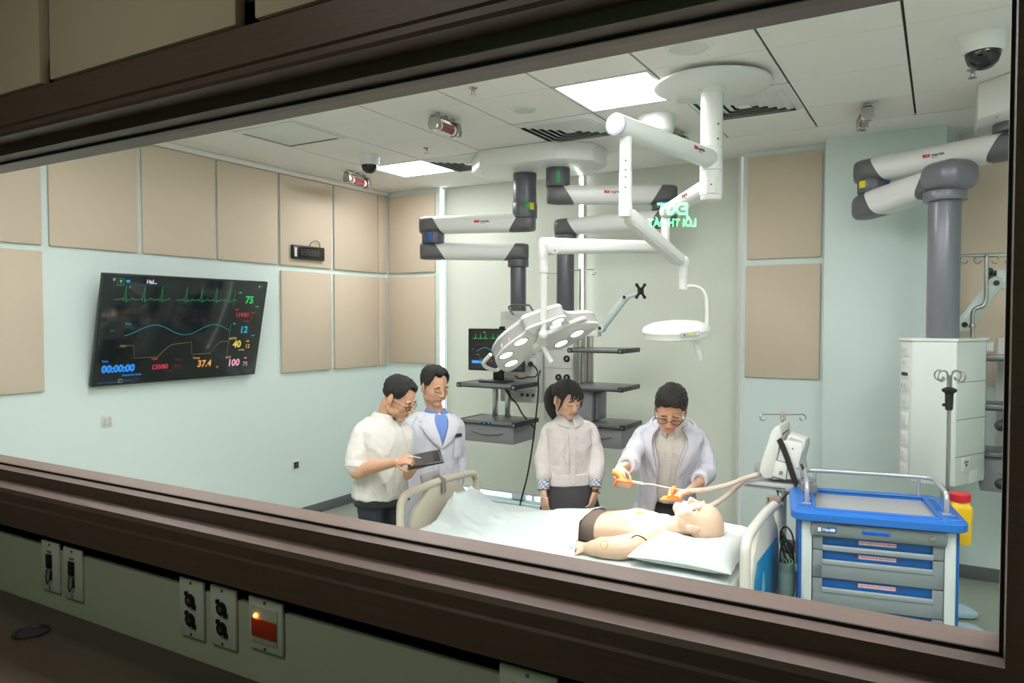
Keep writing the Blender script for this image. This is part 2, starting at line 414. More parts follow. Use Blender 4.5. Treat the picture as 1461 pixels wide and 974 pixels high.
# sunlit pale ground outside
b = MB(); b.box2((-12, 6.76, -.35), (6, 30, -.25)); struct('ground', b, mat('pale_paving', C(232, 234, 236), .8))
blind_m = mat('blind_fabric', C(230, 234, 224), 0.9, spec=.1, bump=.15, bscale=700, var=.02, vscale=350)
nt_ = blind_m.node_tree; tl_ = nt_.nodes.new('ShaderNodeBsdfTranslucent'); tl_.inputs[0].default_value = C(224, 232, 214); ms_ = nt_.nodes.new('ShaderNodeMixShader'); ms_.inputs[0].default_value = .10
nt_.links.new(nt_.nodes['Principled BSDF'].outputs[0], ms_.inputs[1]); nt_.links.new(tl_.outputs[0], ms_.inputs[2]); nt_.links.new(ms_.outputs[0], nt_.nodes['Material Output'].inputs[0])
def blind(x0, x1, y, zb, label):
    t = thing('roller_blind', ((x0+x1)/2, y, 3.2), label, 'blind')
    b = MB(); b.box2((x0, y-.002, zb), (x1, y+.002, ZC-.003)); b.build('fabric', blind_m, t)
    b = MB(); b.box2((x0, y-.011, zb-.022), (x1, y+.011, zb), .005); b.build('bottom_bar', offwhite, t)
    return t
blind(-4.600, -3.035, 6.50, .165, 'pale green roller blind raised a little above the bright low window')
blind(-3.06, -1.470, 6.56, .03, 'pale green roller blind lowered behind the woman and the bending man')
def strip(x, w_, y, label, m=leak_em, bl_=.004, br_=.02):  # added emitters standing in for daylight that leaks past the blinds
    t = thing('leak_glow', (x, y, 1.7), label, 'light')
    b = MB(); b.box2((x-w_/2, y-.006, .02), (x+w_/2, y+.006, ZC-.02), .003); b.build('diffuser', m, t)
    b = MB(); b.box2((x-w_/2-bl_, y+.007, .02), (x+w_/2+br_, y+.02, ZC-.02)); b.build('backing', offwhite, t)  # widened to block window light beside the glow
strip(-4.611, .014, 6.44, 'added bright vertical strip imitating daylight leaking at the blind edge beside the corner panels')
strip(-3.015, .022, 6.525, 'added glowing vertical strip imitating daylight leaking between the two pale green blinds', br_=.004, bl_=.03)
leak_dim = emis('leak_emitter_dim', (0.93, 1.0, 0.93, 1), .5)
strip(-1.478, .016, 6.44, 'added dim vertical strip imitating daylight leaking at the blind edge beside the tan panels', leak_dim, .03, .004)

# ================================================================== CEILING FIXTURES
def ceil_panel(i, j, label):
    x0, x1, y0, y1 = LX[i]+.006, LX[i+1]-.006, LY[j]+.005, LY[j+1]-.005
    t = thing('ceiling_light', ((x0+x1)/2, (y0+y1)/2, ZC), label, 'ceiling light')
    b = MB(); b.box2((x0+.02, y0+.02, ZC), (x1-.02, y1-.02, ZC+.01)); b.build('diffuser', panel_em, t)
    b = MB()
    for a, c in (((x0, y0), (x1, y0+.02)), ((x0, y1-.02), (x1, y1)), ((x0, y0+.02), (x0+.02, y1-.02)), ((x1-.02, y0+.02), (x1, y1-.02))):
        b.box2((a[0], a[1], ZC-.003), (c[0], c[1], ZC+.011), .001)
    b.build('frame', white_pl, t)
ceil_panel(4, 5, 'large bright square ceiling light near the surgical lamp\'s ceiling disc')
ceil_panel(0, 7, 'smaller bright square ceiling light far back beside the camera dome in the corner')
for (i, j), l in (((4, 2), 'square ceiling light overhead nearer the observation window'), ((8, 3), 'square ceiling light above the window frame edge'), ((1, 2), 'square ceiling light above the wall screen'), ((8, 7), 'square ceiling light beyond the column'), ((6, 2), 'added unseen fill light in the ceiling nearer the window, second along'), ((4, 0), 'added unseen fill light in the ceiling at the observation wall'), ((8, 1), 'added unseen fill light in the room corner by the observation wall'), ((2, 0), 'added unseen fill light in the ceiling by the observation wall nearer the screen')): ceil_panel(i, j, l)  # last four are unseen lamps added as frontal fill

def diffuser(x0, x1, y0, y1, label):
    t = thing('air_vent', ((x0+x1)/2, (y0+y1)/2, ZC), label, 'air vent', 'ceiling air vents')
    cx, cy = (x0+x1)/2, (y0+y1)/2
    b = MB(); b.box2((x0, y0, ZC-.001), (x1, y1, ZC+.001)); b.build('backing', groove, t)
    hx, hy = (x1-x0)/2, (y1-y0)/2
    for k in range(6):
        s0 = 1-k*.155; s1 = s0-.135
        b = MB()
        o = [(-1, -1), (1, -1), (1, 1), (-1, 1)]
        vs = [V((cx+a*hx*s0, cy+c*hy*s0, ZC-.002-(.004 if k else 0))) for a, c in o]+[V((cx+a*hx*s1, cy+c*hy*s1, ZC-.022)) for a, c in o]+[V((cx+a*hx*(s1+.015), cy+c*hy*(s1+.015), ZC-.022)) for a, c in o]+[V((cx+a*hx*s0, cy+c*hy*s0, ZC-.0005)) for a, c in o]
        b.add(vs, [[i, (i+1) % 4, 4+(i+1) % 4, 4+i] for i in range(4)]+[[4+i, 4+(i+1) % 4, 8+(i+1) % 4, 8+i] for i in range(4)])
        b.build('louvre', white_pl, t)
    b = MB(); b.box2((cx-hx*.12, cy-hy*.12, ZC-.024), (cx+hx*.12, cy+hy*.12, ZC-.018)); b.build('core', white_pl, t)
diffuser(LX[3]+.0, LX[4], 4.632, 5.23, 'louvred ceiling air vent behind the large ceiling light')
diffuser(LX[1], LX[2], 5.245, 5.79, 'louvred ceiling air vent beside the smaller ceiling light')
diffuser(LX[5]+.0, LX[6], 4.632, 5.23, 'louvred ceiling air vent behind the surgical lamp\'s ceiling pole')
# slot access panel at far left
t = thing('access_hatch', (-4.27, 4.3, ZC), 'white ceiling access hatch with slotted edge near the screen wall', 'hatch')
h0 = PZ(342, 186, ZC); h1 = PZ(440, 181, ZC)
b = MB(); b.box2((-4.585, 3.75, ZC-.012), (-3.99, 4.30, ZC-.0005), .003); b.build('cover', white_pl, t)
b = MB(); b.box2((-4.55, 4.245, ZC-.0135), (-4.03, 4.265, ZC-.012)); b.box2((-4.55, 3.8, ZC-.0135), (-4.535, 4.245, ZC-.012)); b.build('slot', groove, t)
def dome(p, label, r, faceup=True):
    x, y, z = p
    t = thing('camera_dome', p, label, 'security camera', 'dome cameras on the ceiling')
    b = MB(); b.lathe([(0, 0), (r*1.02, 0), (r*1.02, -.012), (r*.96, -.02), (r*.9, -r*.75), (r*.78, -r*.9), (0, -r*.9)], (x, y, z), n=32); b.build('housing', white_pl, t)
    b = MB(); b.lathe([(r*.74, -r*.9), (r*.73, -r*1.08), (r*.62, -r*1.38), (r*.4, -r*1.58), (r*.2, -r*1.65), (0, -r*1.67)], (x, y, z), n=28); b.build('dome_cover', mat('dome_glass', C(12, 20, 26), 0.06), t)
dome(tuple(PZ(1403, 48, ZC)), 'white dome camera on the ceiling in the upper right corner of the room', .105)
dome(tuple(PZ(527, 222, ZC)), 'white dome camera on the ceiling near the corner beside the smaller light', .092)
def sprinkler(px, py, label, s=1.0):
    p = PZ(px, py, ZC); x, y, z = p
    t = thing('sprinkler', p, label, 'sprinkler', 'ceiling sprinkler heads')
    b = MB(); b.lathe([(0, 0), (.03, 0), (.028, -.006), (.012, -.01), (.012, -.02), (0, -.02)], p, n=16); b.build('escutcheon', steel, t)
    b = MB(); b.tube([(x-.004, y, z-.02), (x-.014, y, z-.032), (x-.004, y, z-.045)], .003, 6); b.tube([(x+.004, y, z-.02), (x+.014, y, z-.032), (x+.004, y, z-.045)], .003, 6)
    b.build('frame', steel, t)
    b = MB(); b.lathe([(0, -.044), (.022, -.046), (.024, -.048), (0, -.049)], p, n=14); b.build('deflector', steel, t)
sprinkler(609, 211, 'small chrome sprinkler head above the smaller ceiling light')
sprinkler(675, 125, 'small chrome sprinkler head near the top window frame')
sprinkler(1388, 99, 'small chrome sprinkler head under the upper right dome camera')
def rnd(px, py, r, label, name='ceiling_speaker', cat='speaker'):
    p = PZ(px, py, ZC)
    t = thing(name, p, label, cat)
    b = MB(); b.lathe([(0, -.004), (r*.8, -.004), (r*.82, -.01), (r, -.008), (r*1.02, 0)], p, n=36); b.build('ring', white_pl, t)
    b = MB(); b.lathe([(0, -.0065), (r*.78, -.0065), (r*.78, -.003)], p, n=36); b.build('grille', offwhite, t)
rnd(747, 156, .085, 'round white flush ceiling speaker between vent and window frame')
rnd(983, 66, .12, 'round white ceiling cover cut by the window frame above the lamp disc', 'ceiling_cover', 'cover')
# grey bracketed cylinders with red bodies
redglass = mat('red_body', C(120, 38, 36), .2, coat=.5)
def redtube(p0, p1, label):
    p0 = V(p0); p1 = V(p1); t = thing('alarm_cylinder', (p0+p1)/2, label, 'fire device', 'red cylinders bracketed to the ceiling')
    d = (p1-p0).normalized(); L = (p1-p0).length; side = d.cross(V((0, 0, 1))).normalized()
    b = MB(); b.cyl(p0+d*.05, p1-d*.05, .032, n=20); b.build('body', redglass, t)
    for k0, k1 in ((.72, .80), (.2, .25)):
        b = MB(); b.cyl(p0+d*(L*k0), p0+d*(L*k1), .0335, n=20); b.build('band', offwhite, t)
    rot = rot_from(side, d, V((0, 0, 1)))
    for q in (p0+d*.025, p1-d*.025):
        b = MB(); b.box(q+V((0, 0, .006)), (.075, .05, .09), .012, rot); b.cyl(q-d*.028, q+d*.028, .036, n=20); b.build('end_cap', steel, t)
    b = MB(); b.box((p0+p1)/2+V((0, 0, .058)), (.05, L, .012), .003, rot)
    for k in (.2, .5, .8): b.box2((p0.lerp(p1, k)+V((-.012, -.012, .06))), (p0.lerp(p1, k)+V((.012, .012, ZC-p0.z))))
    b.build('bracket', steel, t)
za = ZC-.085
redtube(PZ(617, 176, za), PZ(653, 190, za), 'grey and red cylinder bracketed to the ceiling beside the sprinkler')
redtube(PZ(494, 254, za), PZ(525, 264, za), 'grey and red cylinder bracketed to the ceiling in the far corner above panels')
q = PZ(1229, 172, za)
redtube(q+V((.05, -.16, 0)), q+V((-.01, .16, 0)), 'grey and red cylinder seen end on above the column')
redtube(PZ(950, 196, za), PZ(978, 207, za), 'dark grey cylinder half hidden behind the lamp\'s upper arm')
p = PZ(936, 166, ZC)
b = MB(); b.lathe([(0, 0), (.13, 0), (.125, -.02), (.12, -.11), (.1, -.13), (0, -.13)], p, n=32)
tag(b.build('ceiling_hub', white_pl, loc=p), 'round white ceiling hub behind the lamp\'s upper arm', 'hub')

# ================================================================== CONTROL ROOM SIDE
def plate(box, kind, label):
    a = PY(box[0], box[1], YC); c = PY(box[2], box[3], YC); cx, cz = (a.x+c.x)/2, (a.z+c.z)/2
    wd = {'power': .092, 'xlr': .076}.get(kind, .076); hh = .12 if kind != 'power' else .1
    if kind == 'power': cz = a.z-.05
    if kind == 'low': wd = .1; cz = a.z-.06
    t = thing('wall_plate', (cx, YC, cz), label, 'wall socket')
    b = MB(); b.box2((cx-wd/2, YC-.007, cz-hh/2), (cx+wd/2, YC, cz+hh/2), .003); b.build('cover', white_pl, t)
    y = YC-.007
    if kind == 'xlr':
        for z in (cz+.018, cz-.022):
            b = MB(); b.cyl((cx, y, z), (cx, y-.006, z), .0135, n=20, bev=.002); b.box((cx-.012, y-.002, z+.012), (.008, .004, .008)); b.box((cx+.012, y-.002, z-.012), (.008, .004, .008)); b.build('connector', blackp, t)
            b = MB(); b.cyl((cx, y-.0062, z), (cx, y-.0066, z), .006, n=12); b.build('contact', steel, t)
    elif kind == 'port':
        b = MB(); b.box2((cx-.011, y-.005, cz-.004), (cx+.011, y, cz+.03), .002); b.build('connector', blackp, t)
        b = MB(); b.box2((cx-.008, y-.002, cz+.034), (cx+.008, y, cz+.038)); b.build('marking', mat('gold_mark', C(150, 130, 40), .4), t)
        b = MB(); b.tube([(cx-.008, y-.003, cz-.006), (cx-.009, y-.005, cz-.03), (cx-.001, y-.006, cz-.04), (cx+.007, y-.005, cz-.03), (cx+.006, y-.003, cz-.008)], .0022, 8); b.build('latch_loop', steel, t)
        b = MB(); b.box2((cx+.002, y-.003, cz-.03), (cx+.01, y, cz-.008)); b.build('jack', blackp, t)
    elif kind == 'power':
        b = MB(); b.box2((cx-.034, y-.002, cz-.035), (cx+.034, y, cz+.035), .0015); b.build('insert', offwhite, t)
        b = MB(); b.box2((cx-.033, y-.005, cz-.022), (cx+.033, y-.001, cz+.012), .002); b.build('rocker', mat('red_rocker', C(200, 62, 28), .4), t)
        b = MB(); b.ell((cx-.022, y-.004, cz+.017), .004, nu=10, nv=6); b.build('indicator', emis('orange_led', (1, .42, .05, 1), 7), t)
    elif kind == 'low':
        b = MB(); b.box2((cx-.025, y-.002, cz+.028), (cx+.025, y, cz+.038)); b.build('marking', yellow_t, t)
    for z in (cz+hh*.44, cz-hh*.44):
        b = MB(); b.cyl((cx, y, z), (cx, y-.0015, z), .003, n=10); b.build('screw', steel, t)
plate((62, 768, 89, 846), 'port', 'white wall plate with black port and wire loop, farther left of the pair')
plate((90, 777, 125, 859), 'port', 'white wall plate with black port and wire loop, nearer one of the pair')
plate((258, 820, 296, 914), 'xlr', 'white plate with two black round sockets, the one farther from the red switch')
plate((299, 829, 345, 930), 'xlr', 'white plate with two black round sockets right beside the red switch')
plate((357, 847, 408, 923), 'power', 'white switch plate with red rocker and glowing orange lamp')
plate((713, 942, 800, 1030), 'low', 'white wall plate with yellow mark cut by the bottom picture edge')
zd = 1.235
b = MB(); b.box2((-3.88, .12, zd-.035), (1.5, YC-.001, zd), .004); dk = b.build('desk', desk_m, loc=(-1.2, .5, zd))
tag(dk, 'dark brown desk top against the wall below the observation window', 'desk')
for x in (-3.6, -1.2, 1.2):
    b = MB(); b.box2((x-.03, .25, ZF), (x+.03, .9, zd-.036)); b.build('support_panel', desk_m, dk)
p = PZ(45, 902, zd)
b = MB(); b.lathe([(0, .002), (.028, .002), (.030, .004), (.036, .004), (.038, .0)], p, n=28)
tag(b.build('cable_grommet', blackp, loc=p), 'round black cable grommet set in the brown desk', 'grommet')
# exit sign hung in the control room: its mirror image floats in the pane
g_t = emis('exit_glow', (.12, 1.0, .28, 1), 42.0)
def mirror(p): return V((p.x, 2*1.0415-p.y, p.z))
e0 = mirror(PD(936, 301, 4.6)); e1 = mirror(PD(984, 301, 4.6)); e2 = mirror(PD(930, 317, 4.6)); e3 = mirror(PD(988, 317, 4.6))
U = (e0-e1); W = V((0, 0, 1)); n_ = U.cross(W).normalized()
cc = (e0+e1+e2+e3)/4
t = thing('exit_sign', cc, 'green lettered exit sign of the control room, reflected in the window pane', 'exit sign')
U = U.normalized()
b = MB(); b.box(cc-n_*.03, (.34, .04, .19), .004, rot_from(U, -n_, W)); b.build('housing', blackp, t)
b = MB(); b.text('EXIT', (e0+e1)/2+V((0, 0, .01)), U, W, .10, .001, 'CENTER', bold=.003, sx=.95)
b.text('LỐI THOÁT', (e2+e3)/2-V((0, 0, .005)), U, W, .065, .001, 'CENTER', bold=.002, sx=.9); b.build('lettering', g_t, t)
# ================================================================== SURGICAL LIGHT
KLS = lambda b, o, U, W, s: None
def logo(o, U, W, s, parent):
    U = V(U).normalized(); W = V(W).normalized()
    b = MB(); b.mi = 0; b.text('KLS', o, U, W, s, .0004, bold=.012*s*10, sx=1.15)
    b.mi = 1; b.text('martin', V(o)+U*(s*2.25), U, W, s*1.12, .0004, bold=.004*s*10, sx=1.15)
    b.text('GROUP', V(o)+U*(s*2.3)-W*(s*.75), U, W, s*.42, .0004, sx=1.3)
    return b.build('lettering', [red_t, grey_t], parent, smooth=False)
lens_m = emis('lamp_lens', (1.0, .96, .90, 1), 1.5)
lens_rim = mat('lens_rim', C(205, 205, 205), .2, metal=.4)
sx_, sy_ = -1.18, 4.36
sl = thing('surgical_light', (sx_, sy_, ZC), 'white ceiling mounted surgical light with two arms, a large and a small lamp head', 'surgical light')
b = MB(); b.lathe([(0, 0), (.20, 0), (.20, -.026), (.335, -.026), (.335, -.038), (.32, -.046), (.12, -.054), (0, -.054)], (sx_, sy_, ZC-.001), n=64); b.build('ceiling_disc', lamp_white, sl)
b = MB(); b.lathe([(.078, -.05), (.078, -.07), (.072, -.076), (.066, -.078)], (sx_, sy_, ZC), n=36)
z1, z2, z3 = 2.935, 2.80, 2.628
b.lathe([(.064, ZC-.04), (.064, z1+.003), (.060, z1+.001), (.060, z1-.001), (.066, z1-.003), (.066, z2+.003), (.061, z2), (.066, z2-.003), (.066, z3+.03), (.062, z3+.028), (.062, z3+.01), (.055, z3), (0, z3)], (sx_, sy_, 0), n=36)
pole = b.build('pole', lamp_white, sl)
tc = (_C-V((sx_, sy_, CAMH))); tc.z = 0; tc.normalize(); sd = tc.cross(V((0, 0, 1))).normalized()
for z in (3.06, 2.975):
    q = V((sx_, sy_, z))+(tc*.8-sd*.55).normalized()*.0645; b = MB(); b.ell(q, .006, nu=10, nv=6); b.build('screw', grey_t, pole)
q = V((sx_, sy_, 2.71))+tc*.066; b = MB(); b.box(q, (.055, .012, .10), .006, rot_from(sd, tc, V((0, 0, 1)))); b.build('cover_plate', lamp_white, pole)
b = MB(); b.ell(q+tc*.007, .005, nu=10, nv=6); b.build('screw', grey_t, pole)
# arm one, towards the window, with the small lamp
zA = 2.868
A0 = V((sx_, sy_, zA)); A1 = PD(881, 178, 3.56); A1.z = zA
d = (A1-A0).normalized(); s = d.cross(V((0, 0, 1)))
b = MB(); b.cyl(A0+d*.03, A1, .057, .052, n=32); b.ell(A0, .062); a1 = b.build('extension_arm', lamp_white, sl)
b = MB(); b.lathe([(.052, 0), (.054, .005), (.054, .022), (.045, .03), (0, .032)], A1, d, 32); b.build('end_cap', mat('end_cap_blue', C(196, 204, 224), .35), a1)
side = s if s.dot(_C-A0) > 0 else -s
U = -d if (-d).dot(_R) > 0 else d
logo(A0.lerp(A1, .25)+side*.0560+U*-.07+V((0, 0, .008)), U, U.cross(side) if U.cross(side).z > 0 else -U.cross(side), .022, a1)
T0 = A1-d*.075; T0.z = zA
kn = PD(889, 303, (T0-_C).dot(_F)); kz = kn.z
T1 = V((T0.x, T0.y, kz))
b = MB(); b.lathe([(.030, zA-.03), (.030, kz+.20), (.032, kz+.20), (.032, kz+.05), (.034, kz+.04), (.034, kz-.01), (.03, kz-.02), (0, kz-.02)], (T1.x, T1.y, 0), n=28); dt = b.build('drop_tube', lamp_white, sl)
for z in (kz+.12, kz+.17, kz+.205, kz+.25):
    dv = (_C-T1); dv.z = 0; dv.normalize(); b = MB(); b.ell(V((T1.x, T1.y, z))+dv*.0315, .0045, nu=8, nv=6); b.build('screw', grey_t, dt)
def spring_arm(p0, p1, h0, h1, w0, name='spring_arm', under=None):
    p0 = V(p0); p1 = V(p1); d = (p1-p0).normalized(); s = d.cross(V((0, 0, 1))).normalized(); u = s.cross(d)
    rings = []; n = 14
    for i in range(n+1):
        t = i/n; c = p0.lerp(p1, t); e = min(1, math.sin(PI*min(max(t, .0), 1))**.5*.9+.35) if t in (0, 1) else 1
        h = (h0+(h1-h0)*t)*e; w_ = w0*e
        rings.append([c+s*x+u*y for x, y in rrect(w_, h, min(w_, h)*.42, 4)])
    b = MB(); b.loft(rings); return b.build(name, lamp_white, sl)
S1 = PD(975, 374, 4.2)
sa = spring_arm(T1+V((0, 0, .0)), S1, .085, .06, .062)
b = MB(); dv = (S1-T1).normalized(); sv = dv.cross(V((0, 0, 1))).normalized(); uv = sv.cross(dv)
b.box(T1.lerp(S1, .5)-uv*.037, (.045, (S1-T1).length*.82, .004), .001, rot_from(sv, dv, uv)); b.build('underside_cover', arm_white, sa)
b = MB(); b.ell(S1, (.036, .036, .036)); b.lathe([(0, .0), (.026, 0), (.026, -.075), (.024, -.078), (.024, -.155), (.018, -.16), (0, -.16)], S1, n=24); wr = b.build('drop_tube', lamp_white, sl)
H0 = S1-V((0, 0, .15))
hp = [PD(975, 408, 4.2), PD(990, 408, 4.2), PD(1001, 413, 4.2), PD(1007, 424, 4.2), PD(1008.5, 440, 4.2), PD(1008.5, 468, 4.2)]
b = MB(); b.tube(spline(hp, 6), .0105, 12); b.build('bent_tube', lamp_white, sl)
# small head
hc = PD(964, 470, 4.2); dv = _R.copy()
tilt = R(-4); ux = (dv*math.cos(tilt)+V((0, 0, 1))*math.sin(-tilt)*1).normalized(); uz = (V((0, 0, 1))*math.cos(tilt)-dv*math.sin(-tilt)).normalized(); uy = uz.cross(ux)
uz = (uz+uy*-.10).normalized()
b = MB(); b.lathe([(0, .05), (.07, .048), (.14, .038), (.178, .022), (.188, .008), (.190, -.004), (.184, -.012), (.182, -.038), (.172, -.044), (.16, -.042), (.15, -.026), (0, -.026)], hc, uz, 48, up=ux)
h2 = b.build('lamp_head', lamp_white, sl)
b = MB(); b.lathe([(0, -.027), (.145, -.027), (.15, -.029), (.16, -.030), (.16, -.026)], hc, uz, 40, up=ux); b.build('underside_disc', lamp_white, h2)  # plain white disc under the small head, no emission
for k in range(6):
    a = 2*PI*k/6+.3; x, y, _ = basis(uz, ux)
    q = hc+x*(.098*math.cos(a))+y*(.098*math.sin(a))
    b = MB(); b.lathe([(0, -.033), (.036, -.033), (.042, -.0285), (.042, -.026)], q, uz, 20); b.build('lens', lens_m, h2)
front = (_C-hc); front = (front-uz*front.dot(uz)).normalized(); fs = front.cross(uz).normalized(); fs = fs if fs.dot(_R) > 0 else -fs
fd = (front+fs*.45).normalized(); q = hc+fd*.187; fs2 = uz.cross(fd)
b = MB(); b.box(q-uz*.008, (.115, .008, .028), .004, rot_from(fs2, fd, uz)); b.build('control_panel', mat('panel_grey', C(176, 180, 182), .4), h2)
for x_, m_ in ((-.035, green_t), (-.005, yellow_t), (.012, yellow_t), (.04, white_pl)):
    b = MB(); b.box(q+fd*.004-uz*.008+fs2*x_, (.012, .004, .012), .002, rot_from(fs2, fd, uz)); b.build('button', m_, h2)
hb = PD(990, 481, 4.15); ht = PD(1000, 514, 4.15)
b = MB(); dd = (ht-hb); b.lathe([(.024, -.01), (.026, .02), (.017, .035), (.018, dd.length*.6), (.016, dd.length-.008), (.010, dd.length), (0, dd.length)], hb, dd, 20); b.build('handle', white_pl, h2)
q = PD(1008.5, 470, 4.2); b = MB(); b.cyl(q+V((0, 0, .02)), q-V((0, 0, .03)), .02, n=20, bev=.004); b.cyl(q, hc+dv*.15, .014, n=14); b.build('swivel', lamp_white, h2)
# arm two, towards the blinds, with the large lamp
zB = 2.715
B0 = V((sx_, sy_, zB)); B1 = PD(950, 300, 5.39); B1.z = zB; d = (B1-B0).normalized(); s = d.cross(V((0, 0, 1)))
b = MB(); b.cyl(B0+d*.03, B1, .057, .05, n=32); b.ell(B1, .05); a2 = b.build('extension_arm', lamp_white, sl)
side = s if s.dot(_C-B0) > 0 else -s; U = -d if (-d).dot(_R) > 0 else d; Wv = U.cross(side); Wv = Wv if Wv.z > 0 else -Wv
logo(B0.lerp(B1, .34)+side*.0560+V((0, 0, .005))-U*.07, U, Wv, .022, a2)
zk = PD(948, 352, 5.39).z; B2 = V((B1.x, B1.y, zk))
b = MB(); b.lathe([(.034, zB), (.034, zk-.03), (.028, zk-.05), (0, zk-.05)], (B1.x, B1.y, 0), n=24); b.build('drop_tube', lamp_white, sl)
STD = 4.62
G1 = PD(781, 351, STD)
sa2 = spring_arm(B2, G1, .085, .105, .065)
dv = (_C-G1); dv.z = 0; dv.normalize(); dg = (G1-B2).normalized(); q = G1-dg*.02; sdv = dg.cross(V((0, 0, 1))).normalized(); sdv = sdv if sdv.dot(dv) > 0 else -sdv
b = MB(); b.cyl(q-sdv*.045, q+sdv*.045, .055, n=32, bev=.008); b.build('knuckle', lamp_white, sa2)
b = MB(); b.ell(q+sdv*.045-V((0, 0, .03)), .006, nu=10, nv=6); b.build('status_light', red_t, sa2)
st0 = PD(775.5, 352, STD); stz = PD(775, 478, STD).z
b = MB(); b.lathe([(0, st0.z+.06), (.022, st0.z+.055), (.034, st0.z+.03), (.034, st0.z-.07), (.030, st0.z-.075), (.030, st0.z-.16), (.026, st0.z-.165), (.022, st0.z-.17), (.020, stz), (0, stz)], (st0.x, st0.y, 0), n=28); b.build('stem', lamp_white, sl)
O = PD(772, 488, 4.86); N = V((.50, -.20, -.84)).normalized()
cr = lambda x, y: (640+x/4.43, 420+y/4.43)
out = [(300, 425), (328, 472), (380, 488), (432, 456), (475, 398), (545, 366), (620, 356), (690, 348), (765, 322), (860, 268), (935, 212), (950, 188), (905, 180), (840, 186), (790, 186), (757, 172), (742, 142), (690, 152), (600, 182), (500, 220), (478, 250), (400, 305), (335, 362)]
P3 = [PP(*cr(*p), O, N) for p in out]
loop = []
for i in range(len(P3)):
    a, b_, c, d_ = P3[i-1], P3[i], P3[(i+1) % len(P3)], P3[(i+2) % len(P3)]
    for k in range(4):
        t = k/4; loop.append(0.5*((2*b_)+(c-a)*t+(2*a-5*b_+4*c-d_)*t*t+(3*b_-a-3*c+d_)*t**3))
cen = sum(loop, V((0, 0, 0)))/len(loop)
def ringat(k, h): return [cen+(p-cen)*k-N*h for p in loop]
b = MB(); b.loft([[cen-N*-.004]*len(loop), ringat(.97, -.004), ringat(1.0, .002), ringat(1.0, .016)], cap=False); 
h1 = b.build('lamp_head', lamp_white, sl, ang=50)
b = MB(); b.loft([ringat(.997, .012), ringat(.985, .085)], cap=False); b.build('rim', mat('lamp_rim', C(168, 166, 163), .35), h1)
b = MB(); b.loft([ringat(.995, .080), ringat(.998, .094), ringat(.95, .110), ringat(.6, .13), [cen-N*.134]*len(loop)], cap=False); b.build('top_cover', lamp_white, h1)
for i, (lx, ly) in enumerate([(810, 243), (710, 306), (455, 295), (362, 380), (395, 430), (675, 192), (690, 165)]):
    q = PP(*cr(lx, ly), O, N); k = .048 if i < 5 else .042
    b = MB(); b.lathe([(k+.008, .002), (k+.006, .007), (k, .008), (k, .005), (k-.004, .004)], q, N, 28); lr = b.build('lens_ring', lens_rim, h1)
    b = MB(); b.lathe([(k-.001, .005), (k*.6, .0085), (0, .0095)], q, N, 28); b.build('lens', lens_m, h1)
e1 = (PP(*cr(860, 215), O, N)-PP(*cr(360, 420), O, N)).normalized(); e2 = N.cross(e1)
q = PP(*cr(560, 292), O, N)
b = MB(); b.lathe([(.085, .004), (.078, .014), (.05, .018), (.05, .05), (.044, .06), (.022, .062), (0, .062)], q, N, 32); b.build('hub', lamp_white, h1)
hb = PD(775, 496, (q+N*.06-_C).dot(_F)); ht = hb+N*.0+ (PD(787.5, 517, (hb-_C).dot(_F)-.02)-hb)
dd = ht-hb; b = MB(); b.lathe([(.020, -.02), (.017, .01), (.0185, dd.length*.7), (.0175, dd.length-.004), (.012, dd.length), (0, dd.length)], hb, dd, 20); b.build('handle', white_pl, h1)
bl = PD(775, 477, STD); b = MB(); b.ell(bl, .030); b.cyl(bl, q+N*.03, .022, n=16); b.build('swivel', lamp_white, h1)
y0 = PD(780, 476, STD+.05); b = MB(); b.tube(spline([y0, PD(800, 467, STD+.1), PD(829, 455, STD+.2), PD(834, 456, STD+.24)], 6), .016, 12); b.build('yoke', lamp_white, h1)
hl = [PP(*cr(*p), O, N)-N*.02 for p in [(272, 395), (232, 440), (228, 458), (250, 478), (300, 494), (325, 484), (335, 470)]]
b = MB(); b.tube(spline(hl, 5), .013, 12); b.build('side_handle', lamp_white, h1)
for px_, py_ in ((345, 323), (390, 285), (402, 285)):
    pa = PP(*cr(px_, py_+22), O, N); rn = (pa-cen); b = MB()
    q = PP(*cr(px_, py_), O-N*.0+(-N)*.035, N); b.box(q+(_C-q).normalized()*.012, (.03, .01, .03) if px_ < 390 else (.02, .01, .03), .003, rot_from(_R, (_C-q).normalized(), _R.cross((_C-q).normalized()))); b.build('control_panel', white_pl, h1)
for hpos, dirv, e_, nm in ((cen+N*.12, N, SURG_SPOT, 'surgical_spot'), (hc-uz*.05, V((-.14, -.1, -1)), SURG_SPOT*.12, 'surgical_spot_small')):
    l = bpy.data.lights.new(nm, 'SPOT'); l.energy = e_*10; l.spot_size = R(23 if nm == 'surgical_spot' else 60); l.spot_blend = 1.0; l.shadow_soft_size = .12; l.color = (1, .93, .84)
    o = bpy.data.objects.new(nm, l); COL.objects.link(o); o.location = hpos
    tgt = V((-1.40, 4.20, .80)) if nm == 'surgical_spot' else hpos+dirv
    o.rotation_euler = (tgt-hpos).to_track_quat('-Z', 'Y').to_euler()

